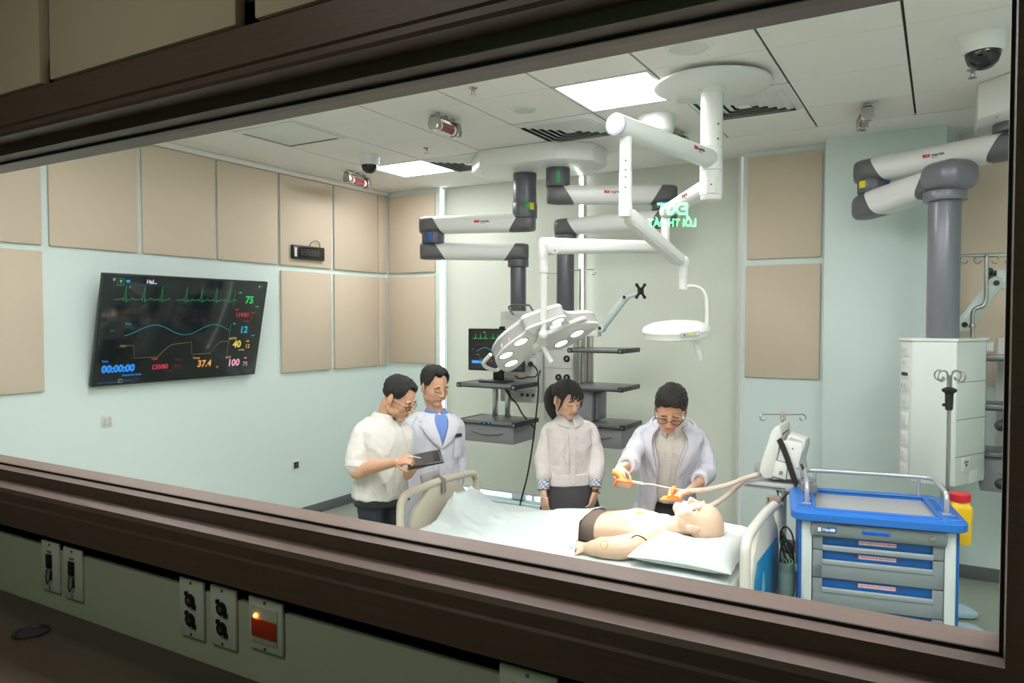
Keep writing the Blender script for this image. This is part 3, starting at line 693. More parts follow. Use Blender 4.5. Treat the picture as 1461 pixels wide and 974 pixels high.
# ================================================================== CEILING PENDANTS
def oct_plate(x0, x1, y0, y1, z0, label, cut=.22):
    poly = [(x0+cut, y0), (x1-cut, y0), (x1, y0+cut), (x1, y1-cut), (x1-cut, y1), (x0+cut, y1), (x0, y1-cut), (x0, y0+cut)]
    t = thing('ceiling_plate', ((x0+x1)/2, (y0+y1)/2, ZC), label, 'ceiling mount')
    b = MB(); b.prism(poly, (0, 0, z0), (1, 0, 0), (0, 1, 0), (0, 0, ZC-z0-.001), .012); b.build('cover', arm_white, t)
    for x, y in ((x0+cut*.6, y0+cut*.9), (x1-cut*.6, y0+cut*.9), (x1-cut*.5, y1-cut)):
        b = MB(); b.cyl((x, y, z0), (x, y, z0-.003), .008, n=10); b.build('screw', steel, t)
def arm(parent, p0, p1, h=.15, w_=.17, cap0=.14, cap1=.14, lg=None, taper=1.0):
    """a pendant arm from axis p0 to axis p1 with grey ends"""
    p0 = V(p0); p1 = V(p1); d = p1-p0; d.z = 0; L = d.length; d.normalize(); s = d.cross(V((0, 0, 1))); U3 = V((0, 0, 1))
    r = w_/2
    def ring(t, k=1.0, hh=1.0, slant=0):
        c = p0.lerp(p1, t/L) if L else p0
        return [c+s*x*k+U3*y*hh+d*(slant*(-y/h)) for x, y in rrect(w_, h, min(h, w_)*.36, 5)]
    b = MB(); b.loft([ring(cap0*.55, 1, 1, .1), ring(L*.5, 1, 1), ring(L-cap1*.55, 1, 1, -.1)]); a = b.build('support_arm', arm_white, parent)
    for sgn, t0, t1, sl_ in ((-1, -r*1.1, cap0*.55+.004, .1), (1, L+r*1.1, L-cap1*.55-.004, -.1)):
        rs = []
        for k in range(7):
            a_ = PI/2*k/6; off = math.sin(a_); t = (0 if sgn < 0 else L)+sgn*r*1.1*math.cos(a_)
            c = p0.lerp(p1, t/L); kk = math.sqrt(max(0, off))*.9+.12 if k < 6 else 1.02
            rs.append([c+s*x*kk+U3*y*(kk*.35+.66) for x, y in rrect(w_, h, min(h, w_)*.36, 5)])
        rs.append([p0.lerp(p1, t1/L)+s*x*1.02+U3*y*1.02+d*(sl_*(-y/h)) for x, y in rrect(w_, h, min(h, w_)*.36, 5)])
        b = MB(); b.loft(rs); b.build('end_cap', cap_grey, a)
    if lg is not None:
        side = s if s.dot(_C-p0) > 0 else -s; U = d if d.dot(_R) > 0 else -d
        logo(p0.lerp(p1, lg)+side*(w_/2+.0006)+V((0, 0, .012))-U*.07, U, V((0, 0, 1)), .024, a)
    return a
def vtube(parent, name, x, y, z0, z1, r, m=dark_tube, n=32):
    b = MB(); b.cyl((x, y, z0), (x, y, z1), r, n=n, bev=.004); return b.build(name, m, parent)
def label_tag(parent, p, out, w_, h, m):
    out = V(out).normalized(); s = out.cross(V((0, 0, 1)))
    b = MB(); b.box(V(p), (w_, .012, h), .003, rot_from(s, out, V((0, 0, 1)))); b.build('tag', m, parent)
def toward(x, y): d = V((-x, -y, 0)); return d.normalized()
def shelf(parent, x0, x1, y0, y1, z, th=.032, drawer=0):
    b = MB(); b.box2((x0+.01, y0+.01, z-th), (x1-.01, y1-.01, z), .004); s = b.build('shelf', shelf_d, parent)
    for a, c in (((x0+.03, y0-.006, z-th-.002), (x1-.03, y0+.014, z+.004)), ((x0-.006, y0+.03, z-th-.002), (x0+.014, y1-.03, z+.004)), ((x1-.014, y0+.03, z-th-.002), (x1+.006, y1-.03, z+.004))):
        b = MB(); b.box2(a, c, .004); b.build('rail', shelf_r if a[1] < y0 else shelf_e, s)
    for x in (x0+.015, x1-.015):
        b = MB(); b.box2((x-.024, y0-.009, z-th-.004), (x+.024, y0+.04, z+.006), .007); b.build('corner_cap', shelf_e, s)
        b = MB(); b.cyl((x, y0-.009, z-th/2), (x, y0-.013, z-th/2), .010, n=14); b.build('lock_knob', steel, s)
    b = MB(); b.box2((x0+.03, y0-.0075, z-th+.003), (x1-.03, y0-.006, z-th+.012)); b.build('groove_strip', shelf_e, s)
    if drawer:
        b = MB(); b.box2((x0+.03, y0+.012, z-th-drawer), (x1-.03, y1-.03, z-th-.001), .008); dr = b.build('drawer', drawer_g, parent)
        xc = (x0+x1)/2; hw = (x1-x0)*.27
        b = MB(); b.tube([(xc+hw*(k/6-1), y0+.006, z-th-drawer*.42-.022*(1-(k/6-1)**2)) for k in range(13)], .006, 8, flat=.7); b.build('handle', cap_grey, dr)
        b = MB(); b.box2((xc-.05, y0-.0085, z-th+.006), (xc+.05, y0-.007, z-.008), .001); b.build('control_strip', blackp, dr)
        for q in (-.02, .025): b = MB(); b.ell((xc+q, y0-.009, z-.016), .005, nu=8, nv=6); b.build('status_light', emis('status_blue', (.1, .4, 1, 1), 1.5), dr)
    return s
def round_outlet(parent, x, y, z, r=.028, m=blackp):
    b = MB(); b.lathe([(r, 0), (r, .008), (r*.85, .012), (r*.62, .012), (r*.55, .004), (0, .004)], (x, y, z), (0, -1, 0), 22); o = b.build('gas_outlet', m, parent)
    b = MB(); b.lathe([(r*.5, .004), (r*.42, .014), (r*.2, .016), (0, .016)], (x, y, z), (0, -1, 0), 16); b.build('valve', steel, o)
def euro_socket(parent, x, y, z, w_=.07):
    b = MB(); b.box2((x-w_/2, y-.008, z-w_/2), (x+w_/2, y, z+w_/2), .003); o = b.build('socket', white_pl, parent)
    b = MB(); b.lathe([(w_*.34, .0085), (w_*.3, .003), (0, .003)], (x, y, z), (0, -1, 0), 20); b.build('recess', drawer_g, o)
def hooks(parent, x, y, z, L=.11, axis=V((1, 0, 0)), n=2):
    b = MB(); b.cyl((x, y, z-.05), (x, y, z+.012), .010, n=12); b.build('hook_post', steel, parent)
    axis = V(axis).normalized()
    for k in range(n):
        a = PI*2*k/n; dx = axis*math.cos(a)+V((-axis.y, axis.x, 0))*math.sin(a)
        c = V((x, y, z)); p = [c, c+dx*L*.75, c+dx*L]
        for q in range(1, 9):
            t = PI*1.45*q/8; p.append(c+dx*(L-.0+.022*math.sin(t))+V((0, 0, -.022+.022*math.cos(t))))
        b = MB(); b.tube(p, .0038, 7); b.build('hook', steel, parent)

oct_plate(-3.55, -2.40, 5.18, 5.90, 3.185, 'white angular ceiling cover from which the two dark pendants hang')
# --- pendant nearer the screen wall
T1x, T1y = -3.13, 5.60
p1 = thing('equipment_pendant', (T1x, T1y, 3.18), 'ceiling pendant with grey column carrying the shelf with the small monitor', 'medical pendant', 'ceiling pendants')
vtube(p1, 'ceiling_tube', T1x, T1y, 2.84, 3.185, .103); vtube(p1, 'swivel_ring', T1x, T1y, 2.80, 2.93, .108)
o_ = toward(T1x, T1y); s_ = o_.cross(V((0, 0, 1)))
label_tag(p1, V((T1x, T1y, 2.895))+o_*.104+s_*-.02, o_, .05, .06, green_t); label_tag(p1, V((T1x, T1y, 2.895))+(o_*.9-s_*.55).normalized()*.105, (o_*.9-s_*.55), .05, .06, yellow_t)
E1 = PD(614, 321, 6.58)
arm(p1, (T1x, T1y, 2.765), (E1.x, E1.y, 2.765), .155, .17, lg=.42)
vtube(p1, 'joint', E1.x+.03, E1.y, 2.60, 2.70, .10); jo = toward(E1.x, E1.y)
label_tag(p1, V((E1.x+.03, E1.y, 2.652))+(jo+jo.cross(V((0, 0, 1)))*.35).normalized()*.10, jo+jo.cross(V((0, 0, 1)))*.35, .05, .075, blue_t)
C1x, C1y = -3.31, 5.80
arm(p1, (E1.x, E1.y, 2.535), (C1x, C1y, 2.535), .15, .17)
vtube(p1, 'collar', C1x, C1y, 2.40, 2.465, .095, cap_grey); vtube(p1, 'column', C1x, C1y, 1.98, 2.42, .072)
b = MB(); b.box2((-3.42, 5.66, 1.19), (-3.042, 5.95, 2.0), .012); su = b.build('supply_unit', offwhite, p1)
for z in (1.62, 1.40): b = MB(); b.box2((-3.41, 5.657, z-.002), (-3.05, 5.659, z+.002)); b.build('seam', drawer_g, su)
for x, z in ((-3.085, 1.55), (-3.165, 1.55), (-3.085, 1.70), (-3.165, 1.70)): euro_socket(su, x, 5.66, z)
for x in (-3.19, -3.135, -3.08):
    for z in (1.36, 1.26): round_outlet(su, x, 5.66, z, .014)
for x in (-3.36, -3.26): b = MB(); b.cyl((x, 5.66, 1.30), (x, 5.655, 1.30), .012, n=12); b.build('cable_port', blackp, su)
b = MB(); b.tube(spline([(-3.28, 5.66, 1.97), (-3.28, 5.58, 2.03), (-3.24, 5.58, 2.05), (-3.09, 5.58, 2.05), (-3.06, 5.58, 2.03), (-3.06, 5.66, 1.97)], 5), .009, 8); b.build('grab_rail', steel, su)
for x in (-3.395, -3.265): b = MB(); b.box2((x-.02, 5.52, 1.04), (x+.02, 5.56, 1.40), .005); b.build('steel_upright', steel, p1)
shelf(p1, -3.565, -2.995, 5.20, 5.62, 1.385); shelf(p1, -3.555, -2.99, 5.20, 5.62, 1.075, drawer=.15)
# --- second pendant
T2x, T2y = -2.78, 5.54
p2 = thing('equipment_pendant', (T2x, T2y, 3.18), 'ceiling pendant with three grey shelves and a monitor arm before the pale blinds', 'medical pendant', 'ceiling pendants')
vtube(p2, 'ceiling_tube', T2x, T2y, 3.03, 3.185, .10)
o_ = toward(T2x, T2y); label_tag(p2, V((T2x, T2y, 3.10))+o_*.098, o_, .035, .09, green_t)
E2 = V((-2.0, 5.98, 2.975))
arm(p2, (T2x, T2y, 2.965), (E2.x, E2.y, 2.965), .155, .17, lg=.5)
vtube(p2, 'joint', E2.x-.02, E2.y, 2.84, 2.90, .095); jo = toward(E2.x, E2.y)
js = jo.cross(V((0, 0, 1)))
label_tag(p2, V((E2.x-.02, E2.y, 2.87))+(jo-js*.2).normalized()*.097, jo-js*.2, .05, .07, blue_t); label_tag(p2, V((E2.x-.02, E2.y, 2.87))+(jo-js*.85).normalized()*.097, jo-js*.85, .05, .06, yellow_t)
C2x, C2y = -2.90, 5.93
arm(p2, (C2x, C2y, 2.745), (E2.x, E2.y, 2.765), .15, .17)
vtube(p2, 'collar', C2x, C2y, 2.60, 2.675, .10, cap_grey); vtube(p2, 'column', C2x, C2y, 1.96, 2.62, .078)
b = MB(); b.box2((-3.028, 5.76, 1.03), (-2.74, 6.06, 1.98), .012); su = b.build('supply_unit', offwhite, p2)
for z in (1.66, 1.50, 1.32): b = MB(); b.box2((-3.02, 5.757, z-.002), (-2.75, 5.759, z+.002)); b.build('seam', drawer_g, su)
for x, z in ((-2.80, 1.585), (-2.88, 1.42), (-2.80, 1.42), (-2.80, 1.28), (-2.88, 1.28)): round_outlet(su, x, 5.76, z, .03)
for x in (-2.70, -2.645, -2.60): b = MB(); b.box2((x-.018, 5.80, 1.0), (x+.018, 5.84, 1.92), .004); b.build('steel_upright', steel, p2)
shelf(p2, -2.68, -2.20, 5.54, 5.96, 1.685); shelf(p2, -2.68, -2.20, 5.54, 5.96, 1.375); shelf(p2, -2.68, -2.18, 5.54, 5.96, 1.068, drawer=.16)
b = MB(); b.box2((-2.66, 5.62, 1.07), (-2.50, 5.80, 1.33), .01); b.build('equipment_box', drawer_g, p2)
b = MB(); b.box2((-2.50, 5.66, 1.08), (-2.455, 5.84, 1.32), .02); b.build('box_cover', tube_grey, p2)
b = MB(); b.cyl((-2.74, 5.9, 1.95), (-2.74, 5.9, 2.36), .012, n=12); b.build('drip_pole', steel, p2)
hooks(p2, -2.74, 5.9, 2.36, .12, V((1, 0.1, 0)), 2)
b = MB(); b.cyl((-3.06, 6.10, 1.9), (-3.06, 6.10, 2.35), .012, n=12); b.box2((-3.08, 6.05, 1.88), (-3.0, 6.12, 1.92), .005); b.build('drip_pole', steel, p2)
hooks(p2, -3.06, 6.10, 2.35, .11, V((1, 0.2, 0)), 2)
Y_ = 5.75
m0, m1, m2, m3 = PY(846, 470, Y_), PY(858, 468, Y_), PY(893, 424, Y_), PY(912, 418, Y_)
b = MB(); b.box2((m0.x-.05, Y_-.03, m0.z-.06), (m0.x+.06, Y_+.05, m0.z-.005), .01); b.build('arm_clamp', lamp_white, p2)
b = MB(); b.cyl(m1-V((0, .035, 0)), m1+V((0, .035, 0)), .036, n=20, bev=.006); b.tube([m0, m1], .026, 12); b.tube([m1, m2], [.036, .030], 14, up0=V((0, 1, 0))); b.ell(m2, .032); b.tube([m2, m3], .018, 10); ma = b.build('monitor_arm', mat('arm_mint', C(196, 212, 208), .3), p2)
for q in (m1, m2): b = MB(); b.cyl(q-V((0, .034, 0)), q-V((0, .041, 0)), .014, n=14); b.build('pivot_bolt', blackp, ma)
pl = PY(914, 415, Y_-.01); nx = V((.75, -.66, 0)).normalized(); sx2 = V((.66, .75, 0))
b = MB(); b.box(pl, (.05, .025, .06), .006, rot_from(sx2, nx, V((0, 0, 1))))
for a, c in ((-1, -1), (1, -1), (1, 1), (-1, 1)): b.tube([pl, pl+sx2*a*.036+V((0, 0, c*.05))], .012, 8); b.ell(pl+sx2*a*.036+V((0, 0, c*.05)), (.015, .015, .015), nu=10, nv=6)
b.build('mounting_plate', blackp, ma)
# --- third pendant near the trolley
oct_plate(.17, 1.0, 5.05, 5.85, 3.115, 'white boxy ceiling cover above the medical column at the picture edge', .16)
p3 = thing('equipment_pendant', (.37, 5.42, 3.11), 'ceiling pendant with thick grey column and white socket tower beyond the trolley', 'medical pendant', 'ceiling pendants')
T3 = V((.37, 5.42, 0)); vtube(p3, 'ceiling_tube', T3.x, T3.y, 3.06, 3.115, .115); o_ = toward(T3.x, T3.y); s_ = o_.cross(V((0, 0, 1)))
label_tag(p3, T3+V((0, 0, 3.085))+(o_+s_*-.25).normalized()*.116, o_+s_*-.25, .055, .055, green_t); label_tag(p3, T3+V((0, 0, 3.08))+(o_-s_*1.0).normalized()*.116, o_-s_*1.0, .055, .045, yellow_t)
E3 = PD(1242, 244, 5.22)
arm(p3, (T3.x, T3.y, 2.985), (E3.x, E3.y, 2.975), .165, .185, lg=.47)
vtube(p3, 'joint', E3.x+.02, E3.y, 2.82, 2.92, .105); jo = toward(E3.x, E3.y); js = jo.cross(V((0, 0, 1)))
label_tag(p3, V((E3.x+.02, E3.y, 2.865))+(jo-js*1.4).normalized()*.105, jo-js*1.4, .05, .08, blue_t); label_tag(p3, V((E3.x+.02, E3.y, 2.875))+(jo+js*.9).normalized()*.105, jo+js*.9, .05, .05, yellow_t)
C3 = PD(1346, 400, 4.62)
arm(p3, (E3.x, E3.y, 2.735), (C3.x, C3.y, 2.80), .175, .20, cap1=.2)
vtube(p3, 'collar', C3.x, C3.y, 2.665, 2.725, .122, tube_grey)
dh = (V((C3.x, C3.y, 0))-V((E3.x, E3.y, 0))).normalized(); b = MB(); b.box((C3.x+dh.x*.03, C3.y+dh.y*.03, 2.815), (.25, .29, .19), .08, rot_from(dh.cross(V((0, 0, 1))), dh, V((0, 0, 1))), 5); b.build('column_head', tube_grey, p3)
vtube(p3, 'column', C3.x, C3.y, 1.79, 2.70, .092, tube_grey, 40)
# socket tower
zt_, zb_ = 1.79, .90
fl = PD(1300, 600, 4.64); fr = PD(1364, 600, 4.50); br = PD(1405, 600, 4.69)
poly = [(fl.x, fl.y), (fr.x, fr.y), (br.x, br.y), (br.x+.02, br.y+.30), (fl.x+.02, fl.y+.38), (fl.x-.07, fl.y+.12)]
b = MB(); b.prism(poly, (0, 0, zb_), (1, 0, 0), (0, 1, 0), (0, 0, zt_-zb_), .008); tw = b.build('socket_tower', mat('tower_mint', C(216, 224, 218), .4), p3)
b = MB(); b.prism([(x_+(x_-C3.x)*.05, y_+(y_-C3.y)*.05) for x_, y_ in poly], (0, 0, zt_), (1, 0, 0), (0, 1, 0), (0, 0, .02), .005); b.build('top_cap', white_pl, tw)
fl3, fr3, br3 = [V((q.x, q.y, 0)) for q in (fl, fr, br)]
el = V((poly[5][0], poly[5][1], 0))
dr = (br3-fr3).normalized(); nr = V((dr.y, -dr.x, 0))
for z in (1.54, 1.31, 1.08): b = MB(); b.box((fr3+br3)/2+nr*.0005+V((0, 0, z)), ((br3-fr3).length, .002, .005), 0, rot_from(dr, nr, V((0, 0, 1)))); b.build('seam', drawer_g, tw)
def on_face(a, c, n, t, z, w_, h, name, m, th=.008, bev=.003):
    d = (c-a).normalized(); q = a.lerp(c, t)+n*th*.5+V((0, 0, z)); b = MB(); b.box(q, (w_, th, h), bev, rot_from(d, n, V((0, 0, 1)))); return b.build(name, m, tw), q+n*th*.5
o1, q = on_face(fr3, br3, nr, .33, 1.03, .10, .095, 'network_socket', white_pl)
b = MB(); b.box(q+V((0, 0, -.006)), (.018, .003, .014), 0, rot_from(dr, nr, V((0, 0, 1)))); b.build('jack', blackp, o1)
b = MB(); b.box(q+V((0, 0, .014)), (.055, .002, .016), .001, rot_from(dr, nr, V((0, 0, 1)))); b.build('label_window', drawer_g, o1)
o1, q = on_face(fr3, br3, nr, .60, .945, .11, .08, 'blank_socket', white_pl)
dl = (fl3-el).normalized(); nl = V((dl.y, -dl.x, 0)); nl = nl if nl.dot(V((-1, -1, 0))) > 0 else -nl
for z, kd in ((1.73, 2), (1.65, 1), (1.58, 3), (1.505, 2), (1.40, 1), (1.29, 0), (1.17, 0), (1.06, 0), (.97, 0)):
    o1, q = on_face(el, fl3, nl, .5, z, .085, .075 if kd else .09, 'socket', white_pl)
    rt = rot_from(dl, nl, V((0, 0, 1)))
    if kd == 2 or kd == 1:
        for s0 in ((-.02, .02) if kd == 2 else (.0,)):
            b = MB(); b.lathe([(.015, .001), (.013, -.002), (0, -.002)], q+nl*.001+dl*s0, nl, 14); b.build('recess', drawer_g, o1)
    elif kd == 3:
        for s0 in (-.025, 0, .025): b = MB(); b.lathe([(.012, 0), (.012, .004), (0, .004)], q+dl*s0, nl, 14); b.build('round_jack', blackp, o1)
    else:
        b = MB(); b.box(q, (.055, .008, .06), .002, rt); b.build('flap', white_pl, o1)
pts = [PY(p_, q_, 5.5) for p_, q_ in ((1387, 495), (1387, 465), (1387, 450), (1389, 443), (1394, 439), (1401, 437), (1405, 433), (1407, 424), (1407, 400), (1407.5, 366))]
sp = MB(); sp.tube(spline(pts, 5), .0135, 12); swan = sp.build('drip_pole', steel, p3)
q = pts[1]; b = MB(); b.cyl(q-V((0, 0, .012)), q+V((0, 0, .012)), .022, n=16, bev=.003); b.build('collar', steel, swan)
hooks(p3, pts[-1].x, pts[-1].y, pts[-1].z, .14, _R, 2); hooks(p3, pts[-1].x, pts[-1].y, pts[-1].z, .055, _R, 2)
Y_ = 5.68
m0, m1, m2, m3 = PY(1365, 466, Y_), PY(1376, 463, Y_), PY(1421, 404, Y_), PY(1432, 402, Y_)
b = MB(); b.cyl(m1-V((0, .045, 0)), m1+V((0, .045, 0)), .046, n=20, bev=.006); b.tube([m0, m1], .034, 12); b.tube([m1, m2], [.05, .04], 16, up0=V((0, 1, 0))); b.ell(m2, .044); b.tube([m2, m3], .028, 10); b.box(m3+V((.01, 0, .02)), (.10, .03, .13), .01); ma = b.build('monitor_arm', MATS['arm_mint'], p3)
for q in (m1, m2): b = MB(); b.cyl(q-V((0, .044, 0)), q-V((0, .052, 0)), .018, n=14); b.build('pivot_bolt', blackp, ma)
pl = PY(1432, 396, Y_+.03)
b = MB(); b.box(pl+V((0, .0, .03)), (.18, .02, .035), .006); b.box(pl+V((-.068, 0, -.02)), (.028, .02, .11), .006); b.box(pl+V((.068, 0, -.02)), (.028, .02, .13), .006)
for a, c in ((-1, 1), (1, 1), (-1, -1), (1, -1)): b.ell(pl+V((a*.076, -.002, c*.055-.01)), (.022, .014, .022), nu=10, nv=6)
b.build('mounting_plate', mat('navy_plate', C(34, 44, 62), .4), ma)
for z, d_ in ((1.69, 0), (1.37, 0), (1.06, .22)): shelf(p3, .21, .78, 5.66, 6.02, z, drawer=d_)
b = MB(); b.box2((.34, 6.03, .9), (.72, 6.17, 1.8), .01); b.build('supply_unit', offwhite, p3)
b = MB(); b.box2((.05, 5.62, 1.72), (.30, 5.80, 1.785), .01); b.build('carrier_beam', offwhite, p3)
for yq in (607, 690):
    q = PY(1428, yq, 5.25); b = MB(); b.tube([q, q+V((.08, .13, .07)), q+V((.2, .36, .10))], .024, 10); b.ell(q, .034); b.build('push_handle', shelf_e, p3)

# ================================================================== SCREENS
def vital_screen(parent, o, U, W, w_, h, full=True):
    """vital signs display content on the screen plane: o = centre"""
    U = V(U).normalized(); W = V(W).normalized(); N_ = U.cross(W); o = V(o)+N_*.0012
    def at(u, v): return o+U*((u-.5)*w_)+W*((.5-v)*h)
    E = lambda nm, c, s_=1.0: MATS.get(nm) or emis(nm, c, s_)
    G = E('scr_green', (.03, .55, .12, 1)); Cy = E('scr_cyan', (.02, .36, .46, 1)); Ye = E('scr_yellow', (.75, .58, .10, 1)); Or = E('scr_orange', (.8, .36, .08, 1)); Rd = E('scr_red', (.55, .03, .05, 1)); Pk = E('scr_pink', (.8, .36, .48, 1)); Bl = E('scr_blue', (.02, .30, .95, 1)); Wh = E('scr_white', (.6, .65, .75, 1)); dG = E('scr_dimgreen', (.03, .42, .13, 1)); dY = E('scr_dimyellow', (.34, .27, .10, 1)); dR = E('scr_dimred', (.12, .012, .02, 1)); dB = E('scr_dimblue', (.02, .12, .28, 1))
    k = 1.0 if full else 1.6
    def line(name, pts, r, m): b = MB(); b.tube([at(*p) for p in pts], r*k, 4); return b.build(name, m, parent, smooth=False)
    def txt(s_, u, v, size, m, name='readout', bold=0): b = MB(); b.text(s_, at(u, v), U, W, size*h, .0003, bold=bold*h); return b.build(name, m, parent, smooth=False)
    ecg = [(.06, .215)]
    for bx_ in (.115, .215, .315, .46, .555, .65, .74):
        if bx_ == .46: line('trace', ecg, .0014, dG); ecg = [(.40, .205)]
        base = .215-.02*(bx_-.1)
        ecg += [(bx_-.03, base), (bx_-.015, base-.012), (bx_-.008, base+.012), (bx_, base-.13), (bx_+.006, base+.02), (bx_+.012, base), (bx_+.03, base), (bx_+.04, base-.018), (bx_+.05, base)]
    line('trace', ecg, .0014, dG)
    line('trace', [(.13+.64*i/48, .50-.05*math.sin((i/48)*2*PI*1.75-1.3)) for i in range(49)], .0015, Cy)
    line('trace', [(.055, .5), (.075, .5)], .0015, Cy)
    cap = [(.12, .64), (.19, .64), (.20, .76), (.335, .76)]+[(.335+.09*t/6, .76-.12*math.sin(t/6*PI/2)) for t in range(1, 7)]+[(.53, .625), (.54, .75), (.66, .75)]+[(.66+.07*t/6, .75-.12*math.sin(t/6*PI/2)) for t in range(1, 7)]+[(.78, .625)]
    line('trace', cap, .0010, dY)
    rd = [(.07+.70*i/70, .37+.03*math.sin(i*.9)+.02*math.sin(i*2.3)) for i in range(71)]
    line('trace', rd, .0008, dR)
    if full:
        txt('75', .855, .19, .105, G, bold=.004); txt('119/81', .80, .35, .062, Rd, bold=.002); txt('(93)', .895, .375, .05, dR)
        txt('12', .845, .51, .10, Cy, bold=.004); txt('40', .81, .665, .10, Ye, bold=.004); txt('12', .90, .69, .06, Ye)
        txt('100', .79, .865, .10, Pk, bold=.004); txt('75', .90, .885, .065, Pk); txt('37.4', .585, .855, .095, Or, bold=.003); txt('Temp', .55, .79, .035, Or)
        txt('°C', .71, .90, .03, Or)
        txt('120/80', .305, .86, .062, Rd, bold=.002); txt('(93)', .43, .865, .055, dR); txt('NIBP', .30, .78, .03, Rd); txt('MAP', .44, .80, .03, dR)
        txt('00:00:00', .035, .855, .09, Bl, bold=.005); txt('Time', .03, .78, .03, Bl); txt('Scenario time', .145, .918, .034, Bl)
        txt('V', .04, .04, .045, Wh); txt('Hal...', .22, .045, .05, Wh, bold=.002); txt('II', .13, .10, .03, dG); txt('Resp', .13, .435, .03, Cy); txt('CO2', .115, .645, .03, dY)
        txt('HR', .80, .115, .03, G); txt('ABP', .79, .295, .03, Rd); txt('RR', .79, .445, .03, Cy); txt('etCO2', .775, .60, .035, Ye); txt('RR', .905, .635, .03, Ye); txt('SpO2', .77, .80, .03, Pk); txt('PR', .905, .82, .03, Pk)
        txt('bpm', .935, .255, .028, G); txt('mmHg', .86, .415, .026, Rd); txt('bpm', .935, .57, .028, Cy); txt('mmHg', .855, .725, .026, Ye); txt('MAP', .91, .325, .026, Rd)
        txt('mmHg', .39, .905, .026, dR)
        for (u0, v0, u1, v1, m_) in ((.065, .025, .10, .085, dG), (.13, .955, .15, .985, Wh), (.21, .955, .235, .985, dB)):
            line('icon_box', [(u0, v0), (u1, v0), (u1, v1), (u0, v1), (u0, v0)], .0012, m_)
        b = MB(); b.add([at(.11, .035), at(.11, .06), at(.13, .06), at(.13, .035)], [[0, 1, 2, 3]]); b.build('icon', Bl, parent)
        b = MB(); b.add([at(.075, .04), at(.083, .07), at(.091, .04)], [[0, 1, 2]]); b.build('icon', G, parent)
        b = MB(); b.add([at(.935, .03), at(.943, .065), at(.953, .03)], [[0, 1, 2]]); b.build('icon', G, parent)
        txt('>', .958, .04, .03, Wh); txt('Settings', .158, .968, .026, dB, 'caption'); txt('Simulation session active', .02, .975, .022, dB, 'caption')
        line('scale_bar', [(.775, .095), (.775, .26)], .0012, dG); line('scale_bar', [(.775, .44), (.775, .60)], .0012, Cy); line('scale_bar', [(.775, .62), (.775, .78)], .0012, dY)
        line('divider', [(.13, .075), (.40, .078)], .0007, dB)
    else:
        b = MB(); b.add([at(.04, .80), at(.04, .88), at(.28, .88), at(.28, .80)], [[3, 2, 1, 0]]); b.build('icon', Bl, parent)
        txt('00:00:00', .05, .84, .06, Wh); txt('Hal', .27, .05, .045, Wh); txt('75', .86, .18, .09, G); txt('12', .86, .45, .09, Cy); txt('40', .86, .6, .09, Ye); txt('100', .82, .8, .09, Pk); txt('120/80', .35, .8, .06, Rd)
scr = mat('screen_glass', C(12, 22, 28), .09, spec=.6)
xw = -5.27
tl_b, tr_b = PX(130, 550, xw), PX(364, 536, xw)
yb0, yb1 = tl_b.y, tr_b.y; zbot = (tl_b.z+tr_b.z)/2
tv_w = abs(yb1-yb0); tv_h = tv_w*9/16+.01
best = None
for k in range(0, 60):
    th = R(k*.5); tx = xw+tv_h*math.sin(th); tz = zbot+tv_h*math.cos(th)
    err = 0
    for (px_, py_), yv in (((147, 379), yb0), ((389, 396), yb1)):
        r = V((tx, yv, tz))-_C; dd = r.dot(_F); u = CX+FPX*r.dot(_R)/dd; v = CY-FPX*r.dot(_U)/dd; err += (u-px_)**2+(v-py_)**2
    if best is None or err < best[0]: best = (err, k*.5)
th = R(best[1])
print('TV tilt', best, tv_w, zbot)
Ut = V((0, 1, 0)); Wt = V((math.sin(th), 0, math.cos(th))); Nt = Ut.cross(Wt); Nt = Nt if Nt.x > 0 else -Nt
tvc = V((xw, (yb0+yb1)/2, zbot))+Wt*tv_h/2
tv = thing('wall_screen', (XL, tvc.y, tvc.z), 'large dark tilted wall screen showing coloured vital signs', 'screen')
b = MB(); b.box(tvc-Nt*.022, (tv_w, .04, tv_h), .006, rot_from(Ut, Nt, Wt)); b.build('housing', blackp, tv)
b = MB(); b.box(tvc-Nt*.0015, (tv_w-.02, .004, tv_h-.02), .001, rot_from(Ut, Nt, Wt)); so = b.build('display', scr, tv)
vital_screen(so, tvc+Nt*.001, Ut if Ut.cross(Wt).dot(Nt) > 0 else -Ut, Wt, tv_w-.02, tv_h-.02)
b = MB(); b.box2((XL, tvc.y-.25, tvc.z-.18), (XL+.03, tvc.y+.25, tvc.z+.18), .004); b.box((tvc-Nt*.04)*.5+V((XL+.02, tvc.y, tvc.z))*.5, ((tvc.x-XL)*.9, .3, .12), .01); b.build('wall_bracket', blackp, tv)
# small monitor on the pendant shelf
mo = thing('monitor', (-3.31, 5.42, 1.386), 'black desktop monitor with vital signs standing on the pendant shelf', 'monitor')
b = MB(); b.box((-3.30, 5.40, 1.665), (.56, .03, .365), .006); b.build('housing', blackp, mo)
b = MB(); b.box((-3.30, 5.3845, 1.668), (.535, .002, .335), 0); so = b.build('display', scr, mo)
vital_screen(so, V((-3.30, 5.3835, 1.668)), (1, 0, 0), (0, 0, 1), .52, .325, False)
b = MB(); b.box((-3.30, 5.44, 1.54), (.10, .03, .28), .006); b.prism([(-.14, -.09), (.14, -.09), (.11, .09), (-.11, .09)], (-3.30, 5.42, 1.386), (1, 0, 0), (0, 1, 0), (0, 0, .012), .003); b.build('stand', blackp, mo)
b = MB(); b.box((-3.25, 5.415, 1.857), (.05, .02, .02), .004); b.build('webcam', blackp, mo)
